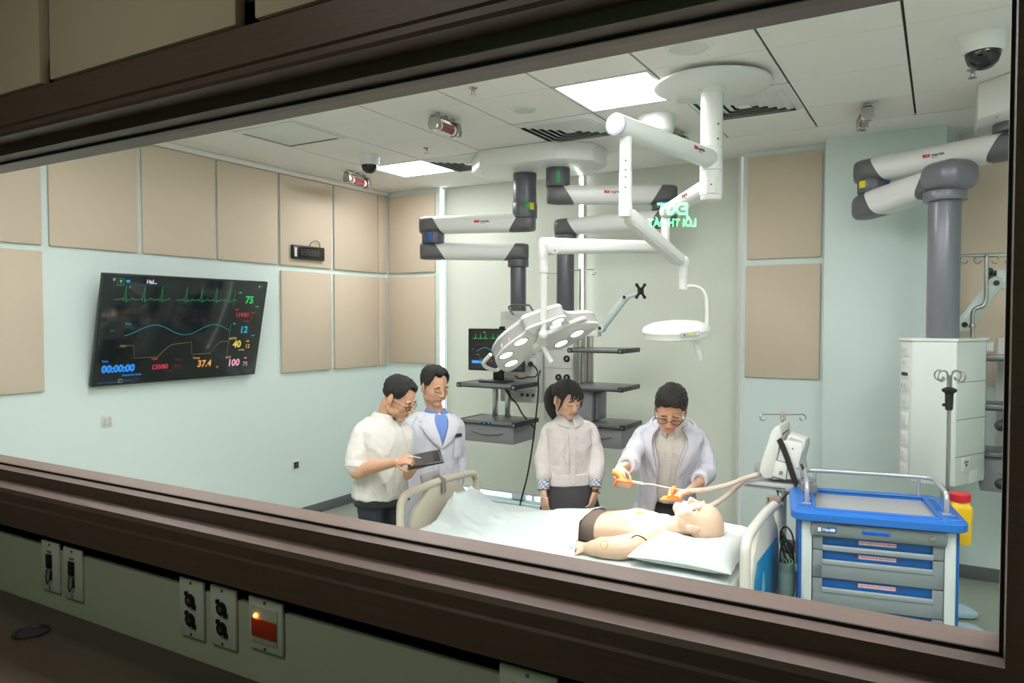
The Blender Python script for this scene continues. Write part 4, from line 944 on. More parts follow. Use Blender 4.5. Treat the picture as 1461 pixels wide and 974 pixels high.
# digital clock on its panel
ck0, ck1 = PX(415, 360, XL+.03), PX(460, 360, XL+.03); cz = PX(438, 361, XL+.03).z
ck = thing('digital_clock', (XL+.026, (ck0.y+ck1.y)/2, cz), 'black rectangular digital clock with wire mounted on a beige panel', 'clock')
cy_ = (ck0.y+ck1.y)/2; cw = ck1.y-ck0.y
b = MB(); b.box2((XL+.026, cy_-cw/2, cz-.065), (XL+.062, cy_+cw/2, cz+.065), .006); b.build('housing', blackp, ck)
b = MB(); b.box2((XL+.0615, cy_-cw/2+.07, cz-.05), (XL+.0635, cy_+cw/2-.012, cz+.05), .001); dsp = b.build('display', blackg, ck)
b = MB(); b.text('888888', (XL+.0638, cy_-cw/2+.085, cz), (0, 1, 0), (0, 0, 1), .095, .0003, sx=.9); b.build('digits', mat('unlit_digits', C(62, 54, 52), .3), dsp)
b = MB(); b.box2((XL+.062, cy_-cw/2+.015, cz-.045), (XL+.0635, cy_-cw/2+.045, cz+.04), .001); b.build('label_plate', offwhite, ck)
b = MB(); b.tube(spline([(XL+.04, cy_+.02, cz+.06), (XL+.045, cy_+.05, cz+.11), (XL+.045, cy_+.12, cz+.125), (XL+.04, cy_+.16, cz+.10), (XL+.03, cy_+.17, cz+.07)], 6), .005, 8); b.build('wire', mat('green_wire', C(90, 120, 95), .5), ck)
# small wall plates of the simulation room
def room_plate(x0, y0, x1, y1, label, dark):
    a = PX(x0, y0, XL); c = PX(x1, y1, XL); t = thing('wall_plate', (XL, (a.y+c.y)/2, (a.z+c.z)/2), label, 'wall socket')
    s_ = .043; y, z = (a.y+c.y)/2, (a.z+c.z)/2
    b = MB(); b.box2((XL, y-s_, z-s_), (XL+.01, y+s_, z+s_), .004); b.build('cover', white_pl, t)
    if dark:
        b = MB(); b.box2((XL+.009, y-.03, z-.03), (XL+.013, y+.03, z+.03), .002); b.build('insert', blackp, t)
        b = MB(); b.box2((XL+.0125, y-.012, z-.012), (XL+.0142, y+.012, z+.012), .001); b.build('jack', cap_grey, t)
    else:
        for dy in (-.018, .018):
            b = MB(); b.box2((XL+.009, y+dy-.015, z-.033), (XL+.013, y+dy+.015, z+.033), .002); r_ = b.build('rocker', offwhite, t)
            for dz in (-.018, 0, .018): b = MB(); b.box2((XL+.0125, y+dy-.01, z+dz-.002), (XL+.0136, y+dy+.01, z+dz+.002)); b.build('slot', drawer_g, r_)
room_plate(143, 591, 161, 611, 'small white double switch plate on the wall below the screen', False)
room_plate(416, 655, 427, 671, 'small white socket with black insert low on the screen wall', True)
# ================================================================== ORGANIC SURFACES
def organic(mb, voxel, smooth=4, factor=.5):
    """one continuous skin around everything in mb"""
    me = bpy.data.meshes.new('tmp'); me.from_pydata(mb.v, [], mb.f)
    bm = bmesh.new(); bm.from_mesh(me); bmesh.ops.recalc_face_normals(bm, faces=bm.faces); bm.to_mesh(me); bm.free()
    ob = bpy.data.objects.new('tmp', me); COL.objects.link(ob)
    r = ob.modifiers.new('r', 'REMESH'); r.mode = 'VOXEL'; r.voxel_size = voxel; r.adaptivity = 0
    if smooth: s_ = ob.modifiers.new('s', 'SMOOTH'); s_.factor = factor; s_.iterations = smooth
    dg = bpy.context.evaluated_depsgraph_get(); ev = ob.evaluated_get(dg)
    m2 = bpy.data.meshes.new_from_object(ev, depsgraph=dg)
    vs = [v.co.copy() for v in m2.vertices]; fs = [list(p.vertices) for p in m2.polygons]; nr = [v.normal.copy() for v in m2.vertices]
    bpy.data.objects.remove(ob); bpy.data.meshes.remove(me); bpy.data.meshes.remove(m2)
    return vs, fs, nr
def fold(vs, nr, amp, freq, stretch=(1, 1, 1), seed=0.0):
    out = []
    for p, n in zip(vs, nr):
        q = V((p.x*stretch[0]*freq+seed, p.y*stretch[1]*freq, p.z*stretch[2]*freq))
        k = .6*noise.noise(q)+1.1*(.35-abs(noise.noise(q*1.3+V((7, 3, 1)))))+.35*(.35-abs(noise.noise(q*2.9)))
        out.append(p+n*(amp*k))
    return out
def limb(mb, pts, rad, n=14, sub=5, flat=1.0):
    P = spline(pts, sub); m = len(P); rr = []
    for i in range(m):
        t = i/(m-1)*(len(rad)-1); a = min(int(t), len(rad)-2); f = t-a; f = f*f*(3-2*f); rr.append(rad[a]*(1-f)+rad[a+1]*f)
    mb.tube(P, rr, n, flat=flat); mb.ell(P[0], rr[0], nu=14, nv=8); mb.ell(P[-1], rr[-1], nu=14, nv=8)
    return mb
def head(mb, c, fr, up, s=1.0, neck=True, female=False):
    """adds a head with face at centre c looking along fr"""
    fr = V(fr).normalized(); up = (V(up)-fr*V(up).dot(fr)).normalized(); rt = fr.cross(up); rot = rot_from(rt, fr, up)
    L = lambda x, y, z: V(c)+(rt*x+fr*y+up*z)*s
    E_ = lambda p, r, ro=None: mb.ell(L(*p), [q*s for q in r], rot @ ro if ro else rot, 22, 14)
    E_((0, -.014, .036), (.0745, .094, .077)); E_((0, .012, .0), (.066, .075, .085)); E_((0, .03, -.04), (.054, .056, .062))
    E_((0, .058, -.088), (.027, .026, .021))
    for k in (-1, 1):
        E_((k*.036, .050, -.020), (.027, .028, .030)); E_((k*.043, .010, -.056), (.020, .038, .028)); E_((k*.035, .036, -.044), (.0265, .034, .036)); E_((k*.048, .026, -.012), (.016, .036, .036)); E_((k*.028, .074, .024), (.026, .014, .009))
        E_((k*.031, .0735, .003), (.0165, .0105, .0095)); E_((k*.0115, .093, -.0275), (.009, .010, .007))
        E_((k*.078, -.012, -.004), (.007, .019, .031), M.Rotation(R(-14*k), 3, 'Z') @ M.Rotation(R(-8), 3, 'X')); E_((k*.0745, -.002, -.026), (.007, .011, .011))
    mb.tube([L(0, .078, .020), L(0, .090, .000), L(0, .1015, -.022)], [.0085*s, .009*s, .0115*s], 10); E_((0, .1015, -.0225), (.0115, .0105, .0095))
    E_((0, .0835, -.0515), (.021, .0085, .0055)); E_((0, .0825, -.0605), (.017, .0085, .0062)); E_((0, .078, -.043), (.02, .010, .012))
    return L
def face_material(vs, f, c, fr, up, s=1.0):
    """slot of a face of the head: 0 skin, 1 lips, 2 brow and lashes"""
    fr = V(fr).normalized(); up = (V(up)-fr*V(up).dot(fr)).normalized(); rt = fr.cross(up)
    p = (sum((vs[i] for i in f), V((0, 0, 0)))/len(f)-V(c))/s
    x, y, z = p.dot(rt), p.dot(fr), p.dot(up)
    if y < .056: return 0
    if abs(x) < .023 and abs(z+.056) < .0085*(1-(x/.024)**2)+.001 and y > .076: return 1
    ax = abs(x)
    if .013 < ax < .045 and abs(z-(.028-.06*(ax-.03)-4*(ax-.03)**2)) < .0028: return 2
    if .016 < ax < .047 and abs(z-(-.0035+.1*abs(ax-.031)-.0)) < .0019: return 2
    return 0
def hair_cap(c, fr, up, s, limit, thick, lump=.006, seed=0.0, nu=56, nv=26, extra=None):
    """a solid cap of hair; limit(azimuth deg from the front) gives how far down it reaches (deg from the crown)"""
    fr = V(fr).normalized(); up = (V(up)-fr*V(up).dot(fr)).normalized(); rt = fr.cross(up)
    cc = V((0, -.012, .03)); rad = (.0775, .097, .080)
    def P(az, ph, k):
        a = R(az); q = R(ph); d = V((math.sin(q)*math.sin(a), math.sin(q)*math.cos(a), math.cos(q)))
        t = thick(az, ph) if k else -.012
        if k: t += lump*noise.noise(V((d.x*9+seed, d.y*9, d.z*5)))+lump*.8*noise.noise(V((math.atan2(d.x, d.y)*9+seed, 1.3, d.z*2)))
        p = cc+V((d.x*(rad[0]+t), d.y*(rad[1]+t), d.z*(rad[2]+t)))
        return V(c)+(rt*p.x+fr*p.y+up*p.z)*s
    b = MB(); out = []; inn = []
    for j in range(nv+1):
        ro = []; ri = []
        for i in range(nu):
            az = 360*i/nu-180; lim = limit(az); t = j/nv
            ph = .5+(lim-.5)*t
            fade = 1 if t < .93 else .55
            ro.append(P(az, ph, 1).lerp(P(az, ph, 0), 1-fade) if fade < 1 else P(az, ph, 1)); ri.append(P(az, ph, 0))
        out.append(ro); inn.append(ri)
    b.loft(out+inn[::-1], cap=False)
    b.add(out[0], [list(range(nu))[::-1]])
    return b
def hand(mb, w_, d, n, side, curl=(.3, .35, .4, .45), thumb=.3, L=1.0, spread=.12, tcurl=.4):
    """palm and five fingers. d: wrist to knuckles, n: where the palm faces, side: +1/-1 places the thumb"""
    d = V(d).normalized(); n = (V(n)-d*V(n).dot(d)).normalized(); s = d.cross(n)*side; w_ = V(w_)
    rings = []
    for t, hw, ht in ((-.012, .024, .018), (.012, .029, .017), (.045, .038, .0155), (.075, .041, .0135), (.092, .038, .011)):
        rings.append([w_+(d*t+s*x+n*y)*L for x, y in rrect(hw*2, ht*2, ht*.9, 3)])
    mb.loft(rings)
    mb.ell(w_+(d*.03+s*.022+n*.008)*L, (.026*L, .016*L, .016*L), rot_from(d, s, n), 12, 8)
    tips = []
    for i, (o, ln, r) in enumerate(((.030, .072, .0088), (.0105, .080, .0090), (-.010, .074, .0086), (-.029, .058, .0076))):
        p = w_+(d*.088+s*o)*L; a = curl[i]*.75; pts = [p-d*.012*L, p]; fan = (o/.03)*spread; dd = (d+s*fan).normalized()
        for k, fr_ in enumerate((.45, .30, .25)):
            dirv = dd*math.cos(a)+n*math.sin(a); p = p+dirv*ln*fr_*L; pts.append(p); a += curl[i]*1.15
        mb.tube(pts, [r*L*1.05, r*L*1.05, r*L, r*L*.92, r*L*.78], 9); mb.ell(pts[-1], r*L*.8, nu=8, nv=6)
        for q in pts[1:-1]: mb.ell(q, r*L*1.04, nu=8, nv=6)
        tips.append(p)
    p = w_+(d*.022+s*.030+n*.006)*L; dv = (d*.62+s*(.78-thumb*.5)+n*(.25+thumb*.5)).normalized(); pts = [p-dv*.012*L, p]
    p = p+dv*.038*L; pts.append(p); dv = (dv+d*.3*tcurl+n*.35*tcurl-s*.35*tcurl).normalized(); p = p+dv*.030*L; pts.append(p); dv = (dv+d*.2*tcurl-s*.45*tcurl).normalized(); p = p+dv*.022*L; pts.append(p)
    mb.tube(pts, [.014*L, .0125*L, .0105*L, .0098*L, .008*L], 9)
    for q, r in zip(pts[1:], (.012, .0105, .0098, .0085)): mb.ell(q, r*L, nu=8, nv=6)
    return tips

# ================================================================== BED
XF, XH, YN, YR = -2.92, -.80, 3.62, 4.50
cream = mat('cream_plastic', C(214, 206, 188), 0.4)
bedw = mat('bed_white', C(222, 220, 210), 0.4)
bed = thing('hospital_bed', ((XF+XH)/2, (YN+YR)/2, 0), 'cream framed hospital bed in the middle of the room', 'bed')
def bed_end(x, m, name, zt):
    pts = [(x, YN, .28), (x, YN, .5), (x, YN, zt-.09), (x, YN+.02, zt-.03), (x, YN+.08, zt), (x, YN+.25, zt+.012), (x, (YN+YR)/2, zt+.018), (x, YR-.25, zt+.012), (x, YR-.08, zt), (x, YR-.02, zt-.03), (x, YR, zt-.09), (x, YR, .5), (x, YR, .28)]
    b = MB(); b.tube(spline(pts, 6), .026, 14, flat=1.0); fr_ = b.build(name, m, bed)
    poly = [(YN+.10, .30), (YN+.10, zt-.20), (YN+.13, zt-.12), (YN+.20, zt-.07), (YN+.27, zt-.015), (YN+.30, zt+.005), (YR-.30, zt+.005), (YR-.27, zt-.015), (YR-.20, zt-.07), (YR-.13, zt-.12), (YR-.10, zt-.20), (YR-.10, .30)]
    b = MB(); b.prism(poly, (x-.016, 0, 0), (0, 1, 0), (0, 0, 1), (.032, 0, 0), .008); pn = b.build('board', m, fr_)
    b = MB(); b.box2((x-.018, YN, .36), (x+.018, YR, .42), .01); b.build('crossbar', m, fr_)
    return fr_, pn
ft, _ = bed_end(XF, cream, 'footboard', .815)
hd_, pn = bed_end(XH, bedw, 'headboard', .865)
b = MB(); b.prism([(YN+.13, .40), (YN+.13, .62), (YN+.19, .70), (YR-.19, .70), (YR-.13, .62), (YR-.13, .40)], (XH+.016, 0, 0), (0, 1, 0), (0, 0, 1), (.006, 0, 0), .002); b.build('blue_inlay', mat('inlay_blue', C(22, 130, 185), .4), hd_, label='blue inlay')
b = MB(); b.prism([(.0, -.01), (.09, -.01), (.055, .09), (.035, .09)], (XH+.023, YN+.28, .52), (0, 1, 0), (0, 0, 1), (.001, 0, 0)); b.build('emblem', mat('emblem_pale', C(120, 195, 225), .5), hd_)
b = MB(); b.box2((XH-.045, YR-.17, .80), (XH-.022, YR-.13, .92), .006); b.box2((XH-.045, YR-.17, .885), (XH+.035, YR-.13, .925), .01); b.build('bumper', mat('taupe_plastic', C(140, 128, 118), .5), hd_)
# controller hooked over the footboard
b = MB(); b.box((XF-.055, YN+.40, .83), (.03, .20, .12), .012, M.Rotation(R(-14), 3, 'Y')); b.build('control_box', mat('control_grey', C(160, 156, 150), .5), bed)
b = MB(); b.tube([(XF-.045, YN+.42, .80), (XF-.045, YN+.42, .845), (XF-.01, YN+.42, .858), (XF+.03, YN+.42, .845), (XF+.036, YN+.42, .76)], .017, 10, up0=V((0, 1, 0))); b.build('hook', mat('hook_grey', C(128, 128, 126), .5), bed)
b = MB(); b.box2((XF+.03, YN+.05, .38), (XH-.03, YR-.05, .455), .01); b.build('deck', bedw, bed)
for y in (YN+.14, YR-.14): b = MB(); b.box2((XF+.1, y-.03, .17), (XH-.1, y+.03, .24), .008); b.build('base_beam', bedw, bed)
for x in (XF+.45, XH-.45): b = MB(); b.box2((x-.04, YN+.2, .2), (x+.04, YR-.2, .4), .008); b.build('lift_column', drawer_g, bed)
for x in (XF+.14, XH-.14):
    for y in (YN+.14, YR-.14):
        b = MB(); b.cyl((x, y-.016, .062), (x, y+.016, .062), .062, n=24, bev=.008); wh = b.build('caster', rubber, bed)
        b = MB(); b.box2((x-.03, y-.03, .09), (x+.03, y+.03, .18), .01); b.build('fork', drawer_g, wh)
linen = mat('bed_linen', C(206, 217, 216), 0.9, spec=.15, bump=.3, bscale=28)
linen2 = mat('pillow_linen', C(214, 222, 221), 0.9, spec=.15, bump=.15, bscale=30)
ZM = .605
b = MB()
def mtop(u, v):
    a = 2*PI*u; sx = math.cos(a); sy = math.sin(a); e = .16
    x = math.copysign(abs(sx)**e, sx) if abs(sx) > 1e-6 else 0; y = math.copysign(abs(sy)**e, sy) if abs(sy) > 1e-6 else 0
    h = v*2-1
    return x, y, h
rings = []
xm, ym, hx, hy = (XF+XH)/2, (YN+YR)/2, (XH-XF)/2-.075, (YR-YN)/2-.03
for k in range(15):
    t = k/14; q = -PI/2+PI*t; rr = math.cos(q)**.22 if 0 < k < 14 else .55; z = .457+(ZM-.457)*(.5+.5*math.copysign(abs(math.sin(q))**.5, math.sin(q)))
    ring = []
    for x, y in rrect(hx*2, hy*2, .07, 6):
        w1 = .008*noise.noise(V((x*5, y*5, z*9)))
        ring.append(V((xm+x*(rr*.05+.95)+w1, ym+y*(rr*.06+.94)+w1, z+.004*noise.noise(V((x*7, y*7, 3))))))
    rings.append(ring)
b.loft(rings); mt = b.build('mattress', linen, loc=(xm, ym, .46)); tag(mt, 'white sheeted mattress lying on the cream hospital bed', 'mattress')

# ---------------- training manikin
plast = mat('manikin_skin', C(230, 198, 172), 0.42, spec=.4)
man = None
MY = 4.08
hcen = PD(996, 742, 4.13); hcen.z = .795; 
mb = MB(); fr_, up_ = V((-.10, -.06, .99)), V((1, .0, .12))
head(mb, hcen, fr_, up_, 1.25)
DZ = -.033
sp = lambda x, hw, ht, z, y=MY: [V((x, y+math.copysign(abs(math.cos(2*PI*k/28))**.8, math.cos(2*PI*k/28))*hw, z+math.copysign(abs(math.sin(2*PI*k/28))**.85, math.sin(2*PI*k/28))*ht)) for k in range(28)]
tor = [(-2.10, .15, .056, .690), (-2.0, .160, .064, .697), (-1.90, .158, .070, .703), (-1.80, .150, .08, .712), (-1.70, .152, .085, .718), (-1.60, .168, .098, .725), (-1.52, .18, .105, .73), (-1.45, .185, .10, .728), (-1.40, .175, .085, .728), (-1.36, .12, .065, .735), (-1.33, .07, .05, .74)]
mb.loft([sp(t[0], t[1], t[2], t[3]+DZ) for t in tor])
for k in (-1, 1): mb.ell((-1.54, MY+k*.075, .80+DZ), (.075, .065, .028)); mb.ell((-1.42, MY+k*.13, .74+DZ), (.05, .06, .05))
limb(mb, [(-1.42, MY, .715), (-1.33, MY, .74), (hcen.x-.04, MY-.0, hcen.z-.03)], [.062, .056, .056])
limb(mb, [(-1.40, MY-.15, .715), (-1.42, MY-.215, .70), (-1.50, MY-.30, .672), (-1.60, MY-.335, .665)], [.05, .060, .067, .058])
limb(mb, [(-1.60, MY-.335, .665), (-1.65, MY-.335, .655), (-1.70, MY-.325, .645)], [.056, .045, .030])
hand(mb, (-1.70, MY-.325, .645), (-1, .12, -.03), (0, .25, -1), 1, (.25, .3, .35, .4))
limb(mb, [(-1.40, MY+.16, .71), (-1.44, MY+.22, .69), (-1.62, MY+.27, .67), (-1.72, MY+.27, .66), (-1.95, MY+.24, .65)], [.05, .056, .05, .042, .03])
hand(mb, (-1.95, MY+.24, .65), (-1, -.1, -.05), (0, -.2, -1), -1, (.25, .3, .35, .4))
for k in (-1, 1):
    limb(mb, [(-2.02, MY+k*.085, .655), (-2.2, MY+k*.095, .625), (-2.42, MY+k*.09, .595), (-2.6, MY+k*.085, .60), (-2.72, MY+k*.08, .62)], [.058, .054, .042, .042, .034])
    limb(mb, [(-2.73, MY+k*.08, .64), (-2.755, MY+k*.085, .67), (-2.755, MY+k*.095, .755)], [.036, .034, .022])
vs, fs, nr = organic(mb, .0052, 4)
b = MB(); b.add(vs, fs)
man = b.build('training_manikin', plast, loc=(-1.9, MY, .63)); tag(man, 'bald flesh coloured training manikin lying on the bed under the sheet', 'manikin')
b = MB(); b.loft([[p+(p-V((t[0], MY, t[3]))).normalized()*.005 for p in sp(*t)] for t in ((-2.09, .15, .058, .690+DZ), (-2.0, .161, .066, .697+DZ), (-1.90, .160, .073, .704+DZ), (-1.80, .153, .082, .713+DZ), (-1.735, .151, .0815, .7155+DZ))])
b.build('briefs', mat('briefs_taupe', C(112, 98, 88), .85, bump=.3, bscale=120), man, label='taupe fabric briefs')
seam = mat('joint_seam', C(96, 62, 44), .6)
b = MB(); q0 = V((-1.445, MY-.215, .728))
pts = []
for k in range(13):
    a = R(-60+k*17); pts.append(V((-1.435-.03*math.cos(a), MY-.175-.045*math.cos(a)*.6, .735+.062*math.sin(a)))+V((0, -.008, .004)))
def on_skin(px_, py_, off=0.001, maxd=6.0):
    """first point of the manikin under the viewing direction"""
    from mathutils.bvhtree import BVHTree
    global _BV
    if '_BV' not in globals(): _BV = BVHTree.FromPolygons([v for v in vs_man], fs_man)
    h = _BV.ray_cast(_C, ray(px_, py_).normalized(), maxd)
    return h[0], h[1]
vs_man, fs_man = vs, fs
def patch(pts, name, m, off=.0012):
    b = MB(); P_ = []
    for px_, py_ in pts:
        h, n = on_skin(px_, py_)
        if h is not None: P_.append(h+n*off)
    if len(P_) < 3: return
    c = sum(P_, V((0, 0, 0)))/len(P_); hc_, n = None, None
    b.add(P_+[c+(P_[0]-c).cross(P_[1]-c).normalized()*0], [[i, (i+1) % len(P_), len(P_)] for i in range(len(P_))]); b.build(name, m, man)
def blob(cx, cy, rx, ry, k=14): return [(cx+rx*math.cos(2*PI*i/k), cy+ry*math.sin(2*PI*i/k)) for i in range(k)]
patch(blob(862, 777, 6, 6.5), 'electrode_spot', mat('spot_yellow', C(214, 170, 70), .5))
patch(blob(879, 768, 4, 3.4), 'electrode_pad', mat('pad_pale', C(245, 232, 215), .5))
patch(blob(912, 731.5, 4.5, 1.8), 'electrode_mark', mat('mark_yellow', C(225, 205, 90), .5))
patch(blob(894, 744, 1.2, .8), 'contact_stud', cap_grey)
sp_ = []
for q in [(901, 767), (908, 763.5), (914, 765), (920, 768.5), (925, 774), (928.5, 780)]:
    h, n = on_skin(*q)
    if h is not None: sp_.append(h+n*.0005)
if len(sp_) > 2:
    b = MB(); b.tube(spline(sp_, 5), .004, 8); b.build('shoulder_seam', seam, man)
patch(blob(990.5, 728, 2.6, .9), 'eye', mat('eye_dark', C(60, 46, 40), .4))
# ---------------- sheet over the manikin's legs
def smooth_(a, c, x): t = max(0, min(1, (x-a)/(c-a))); return t*t*(3-2*t)
def G1_(d, s): return math.exp(-(d/s)**2)
def sheet_z(x, y):
    ridge = .0
    prof = [(-2.86, .67), (-2.79, .765), (-2.72, .778), (-2.62, .695), (-2.50, .645), (-2.32, .645), (-2.1, .685), (-1.95, .725), (-1.8, .762), (-1.7, .765)]
    for (a, za_), (c, zc_) in zip(prof, prof[1:]):
        if a <= x <= c: ridge = za_+(zc_-za_)*smooth_(a, c, x); break
    else: ridge = prof[0][1] if x < prof[0][0] else prof[-1][1]
    yc = MY+.02; wd = .20 if x > -2.1 else .17
    dy = abs(y-yc)
    body = 1-smooth_(.10 if x > -2.3 else .05, wd+.17, dy)
    z = ZM+.014+(ridge-ZM-.014)*body
    w = .010*noise.noise(V((x*2.2, y*15, .7)))+.006*noise.noise(V((x*5, y*26, 3.1)))
    w += .010*math.sin((y-3.7)*38+x*7+3*noise.noise(V((x*2, y*2, 5))))*G1_(y-3.84, .13)*smooth_(-2.7, -2.3, x)
    w += .012*math.sin((x*.75+y*.9)*34+2*noise.noise(V((x*3, y*3, 9))))*G1_(x+2.55, .22)*G1_(y-3.9, .22)
    z += w*1.35
    if y < 3.68: z -= .24*smooth_(3.68, 3.60, y) if False else .30*(1-smooth_(3.59, 3.69, y))
    if y > 4.45: z -= .30*smooth_(4.44, 4.53, y)
    if x < -2.80: z -= .25*smooth_(-2.80, -2.885, x) if False else .24*(1-smooth_(-2.885, -2.79, x))
    return z
NU, NV = 150, 110
def edge_x(v): return -1.775-.045*math.sin(PI*v)+.085*(1-smooth_(.0, .35, v))-.012*math.sin(v*9)-.12*G1_(v-.52, .22)*0-.02*noise.noise(V((v*6, 0, 0)))
def sheet_pt(u, v):
    y = 3.585+(4.545-3.585)*v; x = -2.882+(edge_x(v)+2.882)*u
    return V((x, y, sheet_z(x, y)))
top = [sheet_pt(i/NU, j/NV) for j in range(NV+1) for i in range(NU+1)]
from mathutils.bvhtree import BVHTree
bvm = BVHTree.FromPolygons(vs_man, fs_man)
for i, p in enumerate(top):                                   # the cloth lies on the body, never inside it
    h = bvm.ray_cast(V((p.x, p.y, 1.3)), V((0, 0, -1)), .8)
    if h[0] is not None and h[0].z+.016 > p.z: p.z = h[0].z+.016
for _ in range(2):
    t2 = [p.copy() for p in top]
    for j in range(1, NV):
        for i in range(1, NU):
            k = j*(NU+1)+i; a = (top[k-1].z+top[k+1].z+top[k-NU-1].z+top[k+NU+1].z)/4
            t2[k].z = top[k].z*.55+a*.45
    top = t2
b = MB(); n_ = len(top)
fs_ = [[j*(NU+1)+i, j*(NU+1)+i+1, (j+1)*(NU+1)+i+1, (j+1)*(NU+1)+i] for j in range(NV) for i in range(NU)]
b.add(top+[p-V((0, 0, .004)) for p in top], fs_+[[n_+q for q in f[::-1]] for f in fs_])
bd = [i for i in range(NU+1)]+[j*(NU+1)+NU for j in range(1, NV+1)]+[NV*(NU+1)+i for i in range(NU-1, -1, -1)]+[j*(NU+1) for j in range(NV-1, 0, -1)]
b.add([top[i] for i in bd]+[top[i]-V((0, 0, .004)) for i in bd], [[i, (i+1) % len(bd), len(bd)+(i+1) % len(bd), len(bd)+i] for i in range(len(bd))])
sh = b.build('bed_sheet', linen, loc=(-2.3, MY, ZM), ang=80); tag(sh, 'white wrinkled bed sheet draped over the manikin\'s legs', 'sheet')
# ---------------- pillow
b = MB(); nu, nv = 60, 44
px0, px1, py0, py1 = -1.42, -.885, 3.68, 4.45
def pil(u, v, s_):
    a = u*2-1; c = v*2-1; e = (1-abs(a)**3.2)**.5*(1-abs(c)**3.2)**.5 if abs(a) < 1 and abs(c) < 1 else 0
    pinch = 1-.07*(abs(a)**2)*(1-abs(c))**.5-.0
    x = (px0+px1)/2+a*(px1-px0)/2*(1-.09*(1-c*c)*abs(a)**3+.03)
    y = (py0+py1)/2+c*(py1-py0)/2*(1-.09*(1-a*a)*abs(c)**3+.03)
    dent = .045*G1_(x-hcen.x+.02, .13)*G1_(y-MY, .15)
    z = ZM+.058+s_*e*(.088 if s_ > 0 else .054)
    if s_ > 0: z -= dent*e; z += .006*noise.noise(V((x*9, y*9, 1)))*e+.006*noise.noise(V((x*20, y*7, 4)))*e
    x += .008*noise.noise(V((y*25, 2, s_*0)))*abs(a)**4; 
    return V((x, y, z))
t_ = [pil(i/nu, j/nv, 1) for j in range(nv+1) for i in range(nu+1)]; u_ = [pil(i/nu, j/nv, -1) for j in range(nv+1) for i in range(nu+1)]
for p in t_:
    h = bvm.ray_cast(V((p.x, p.y, .55)), V((0, 0, 1)), .5)
    if h[0] is not None and h[0].z-.003 < p.z: p.z = max(h[0].z-.003, ZM+.03)
f_ = [[j*(nu+1)+i, j*(nu+1)+i+1, (j+1)*(nu+1)+i+1, (j+1)*(nu+1)+i] for j in range(nv) for i in range(nu)]
b.add(t_, f_); b.add(u_, [q[::-1] for q in f_])
pw = b.build('pillow', linen2, loc=((px0+px1)/2, (py0+py1)/2, ZM), ang=80); tag(pw, 'white crumpled pillow under the manikin\'s head', 'pillow')

# ================================================================== TROLLEY
blue_pl = mat('trolley_blue', C(38, 112, 200), 0.38)
blue_dk = mat('trolley_blue_dark', C(8, 92, 170), 0.45)
grey_dr = mat('trolley_grey', C(126, 136, 140), 0.45)
grey_lt = mat('trolley_pillar', C(205, 214, 214), 0.4)
clear = mat('tray_grey', C(168, 168, 166), .3, var=.05, vscale=60)
ta = R(10.5); TU = V((math.cos(ta), math.sin(ta), 0)); TV = V((-math.sin(ta), math.cos(ta), 0)); T0_ = V((-.650, 4.025, 0))
TROT = rot_from(TU, TV, V((0, 0, 1)))
def tp(u, v, z): return T0_+TU*u+TV*v+V((0, 0, z))
tr = thing('medical_trolley', tp(.4, .3, 0), 'blue and grey medical trolley with pink labelled drawers beside the bed', 'trolley')
def tbox(u0, u1, v0, v1, z0, z1, name, m, parent=None, bev=.004):
    b = MB(); b.box(tp((u0+u1)/2, (v0+v1)/2, (z0+z1)/2), (u1-u0, v1-v0, z1-z0), bev, TROT); return b.build(name, m, parent or tr)
TW, TD, ZT = .80, .60, .935
# top tray: a blue rim with rounded corners and wells, a grey sunken tray
o = rrect(TW, TD, .07, 6); i_ = rrect(.58, .47, .02, 6)
b = MB(); cu, cv = TW/2, TD/2
lay = [(o, .0, .885), (o, .008, .892), (o, .008, .925), (o, -.004, ZT), (None, 0, ZT), (None, 1, .915)]
rings = []
for p_, off, z in lay:
    if p_ is o: rings.append([tp(cu+x*(1+off/.4), cv+y*(1+off/.3), z) for x, y in o])
    else: rings.append([tp(cu+x, cv+y+.0, z) for x, y in i_])
b.loft(rings, cap=False); b.add([tp(cu+x, cv+y, .885) for x, y in o], [list(range(len(o)))[::-1]])
tt = b.build('top_rim', blue_pl, tr)
b = MB(); b.add([tp(cu+x, cv+y, .916) for x, y in i_], [list(range(len(i_)))]); b.build('tray', clear, tt)
b = MB()
for p0, p1 in (((-.29, -.235), (.29, -.235)), ((.29, -.235), (.29, .235)), ((.29, .235), (-.29, .235)), ((-.29, .235), (-.29, -.235))):
    b.tube([tp(cu+p0[0], cv+p0[1], ZT+.002), tp(cu+p1[0], cv+p1[1], ZT+.002)], .008, 8)
b.build('tray_lip', blue_pl, tt)
for u0, u1, v0, v1 in ((.025, .075, .06, .14), (.725, .775, .05, .14), (.70, .735, .2, .48), (.06, .095, .24, .48)):
    tbox(u0, u1, v0, v1, ZT-.002, ZT+.0015, 'well', blue_dk, tt, .001)
    b = MB(); rr_ = [(u0, v0), (u1, v0), (u1, v1), (u0, v1)]
    for k in range(4): b.tube([tp(*rr_[k], ZT+.002), tp(*rr_[(k+1) % 4], ZT+.002)], .005, 6)
    b.build('well_lip', blue_pl, tt)
for u_, v_ in ((.075, .17), (.735, .17)): b = MB(); b.lathe([(.025, 0), (.025, .004), (.014, .008), (0, .008)], tp(u_, v_, ZT), n=20); b.build('rail_foot', alu, tt)
zr = 1.045
rail = [tp(.075, .17, ZT), tp(.075, .17, zr-.04), tp(.075, .19, zr-.01), tp(.075, .23, zr), tp(.075, .48, zr), tp(.085, .53, zr), tp(.13, .555, zr), tp(.4, .56, zr), tp(.67, .555, zr), tp(.725, .53, zr), tp(.735, .48, zr), tp(.735, .23, zr), tp(.735, .19, zr-.01), tp(.735, .17, zr-.04), tp(.735, .17, ZT)]
b = MB(); b.tube(spline(rail, 6), .0125, 12); b.build('guard_rail', alu, tr)
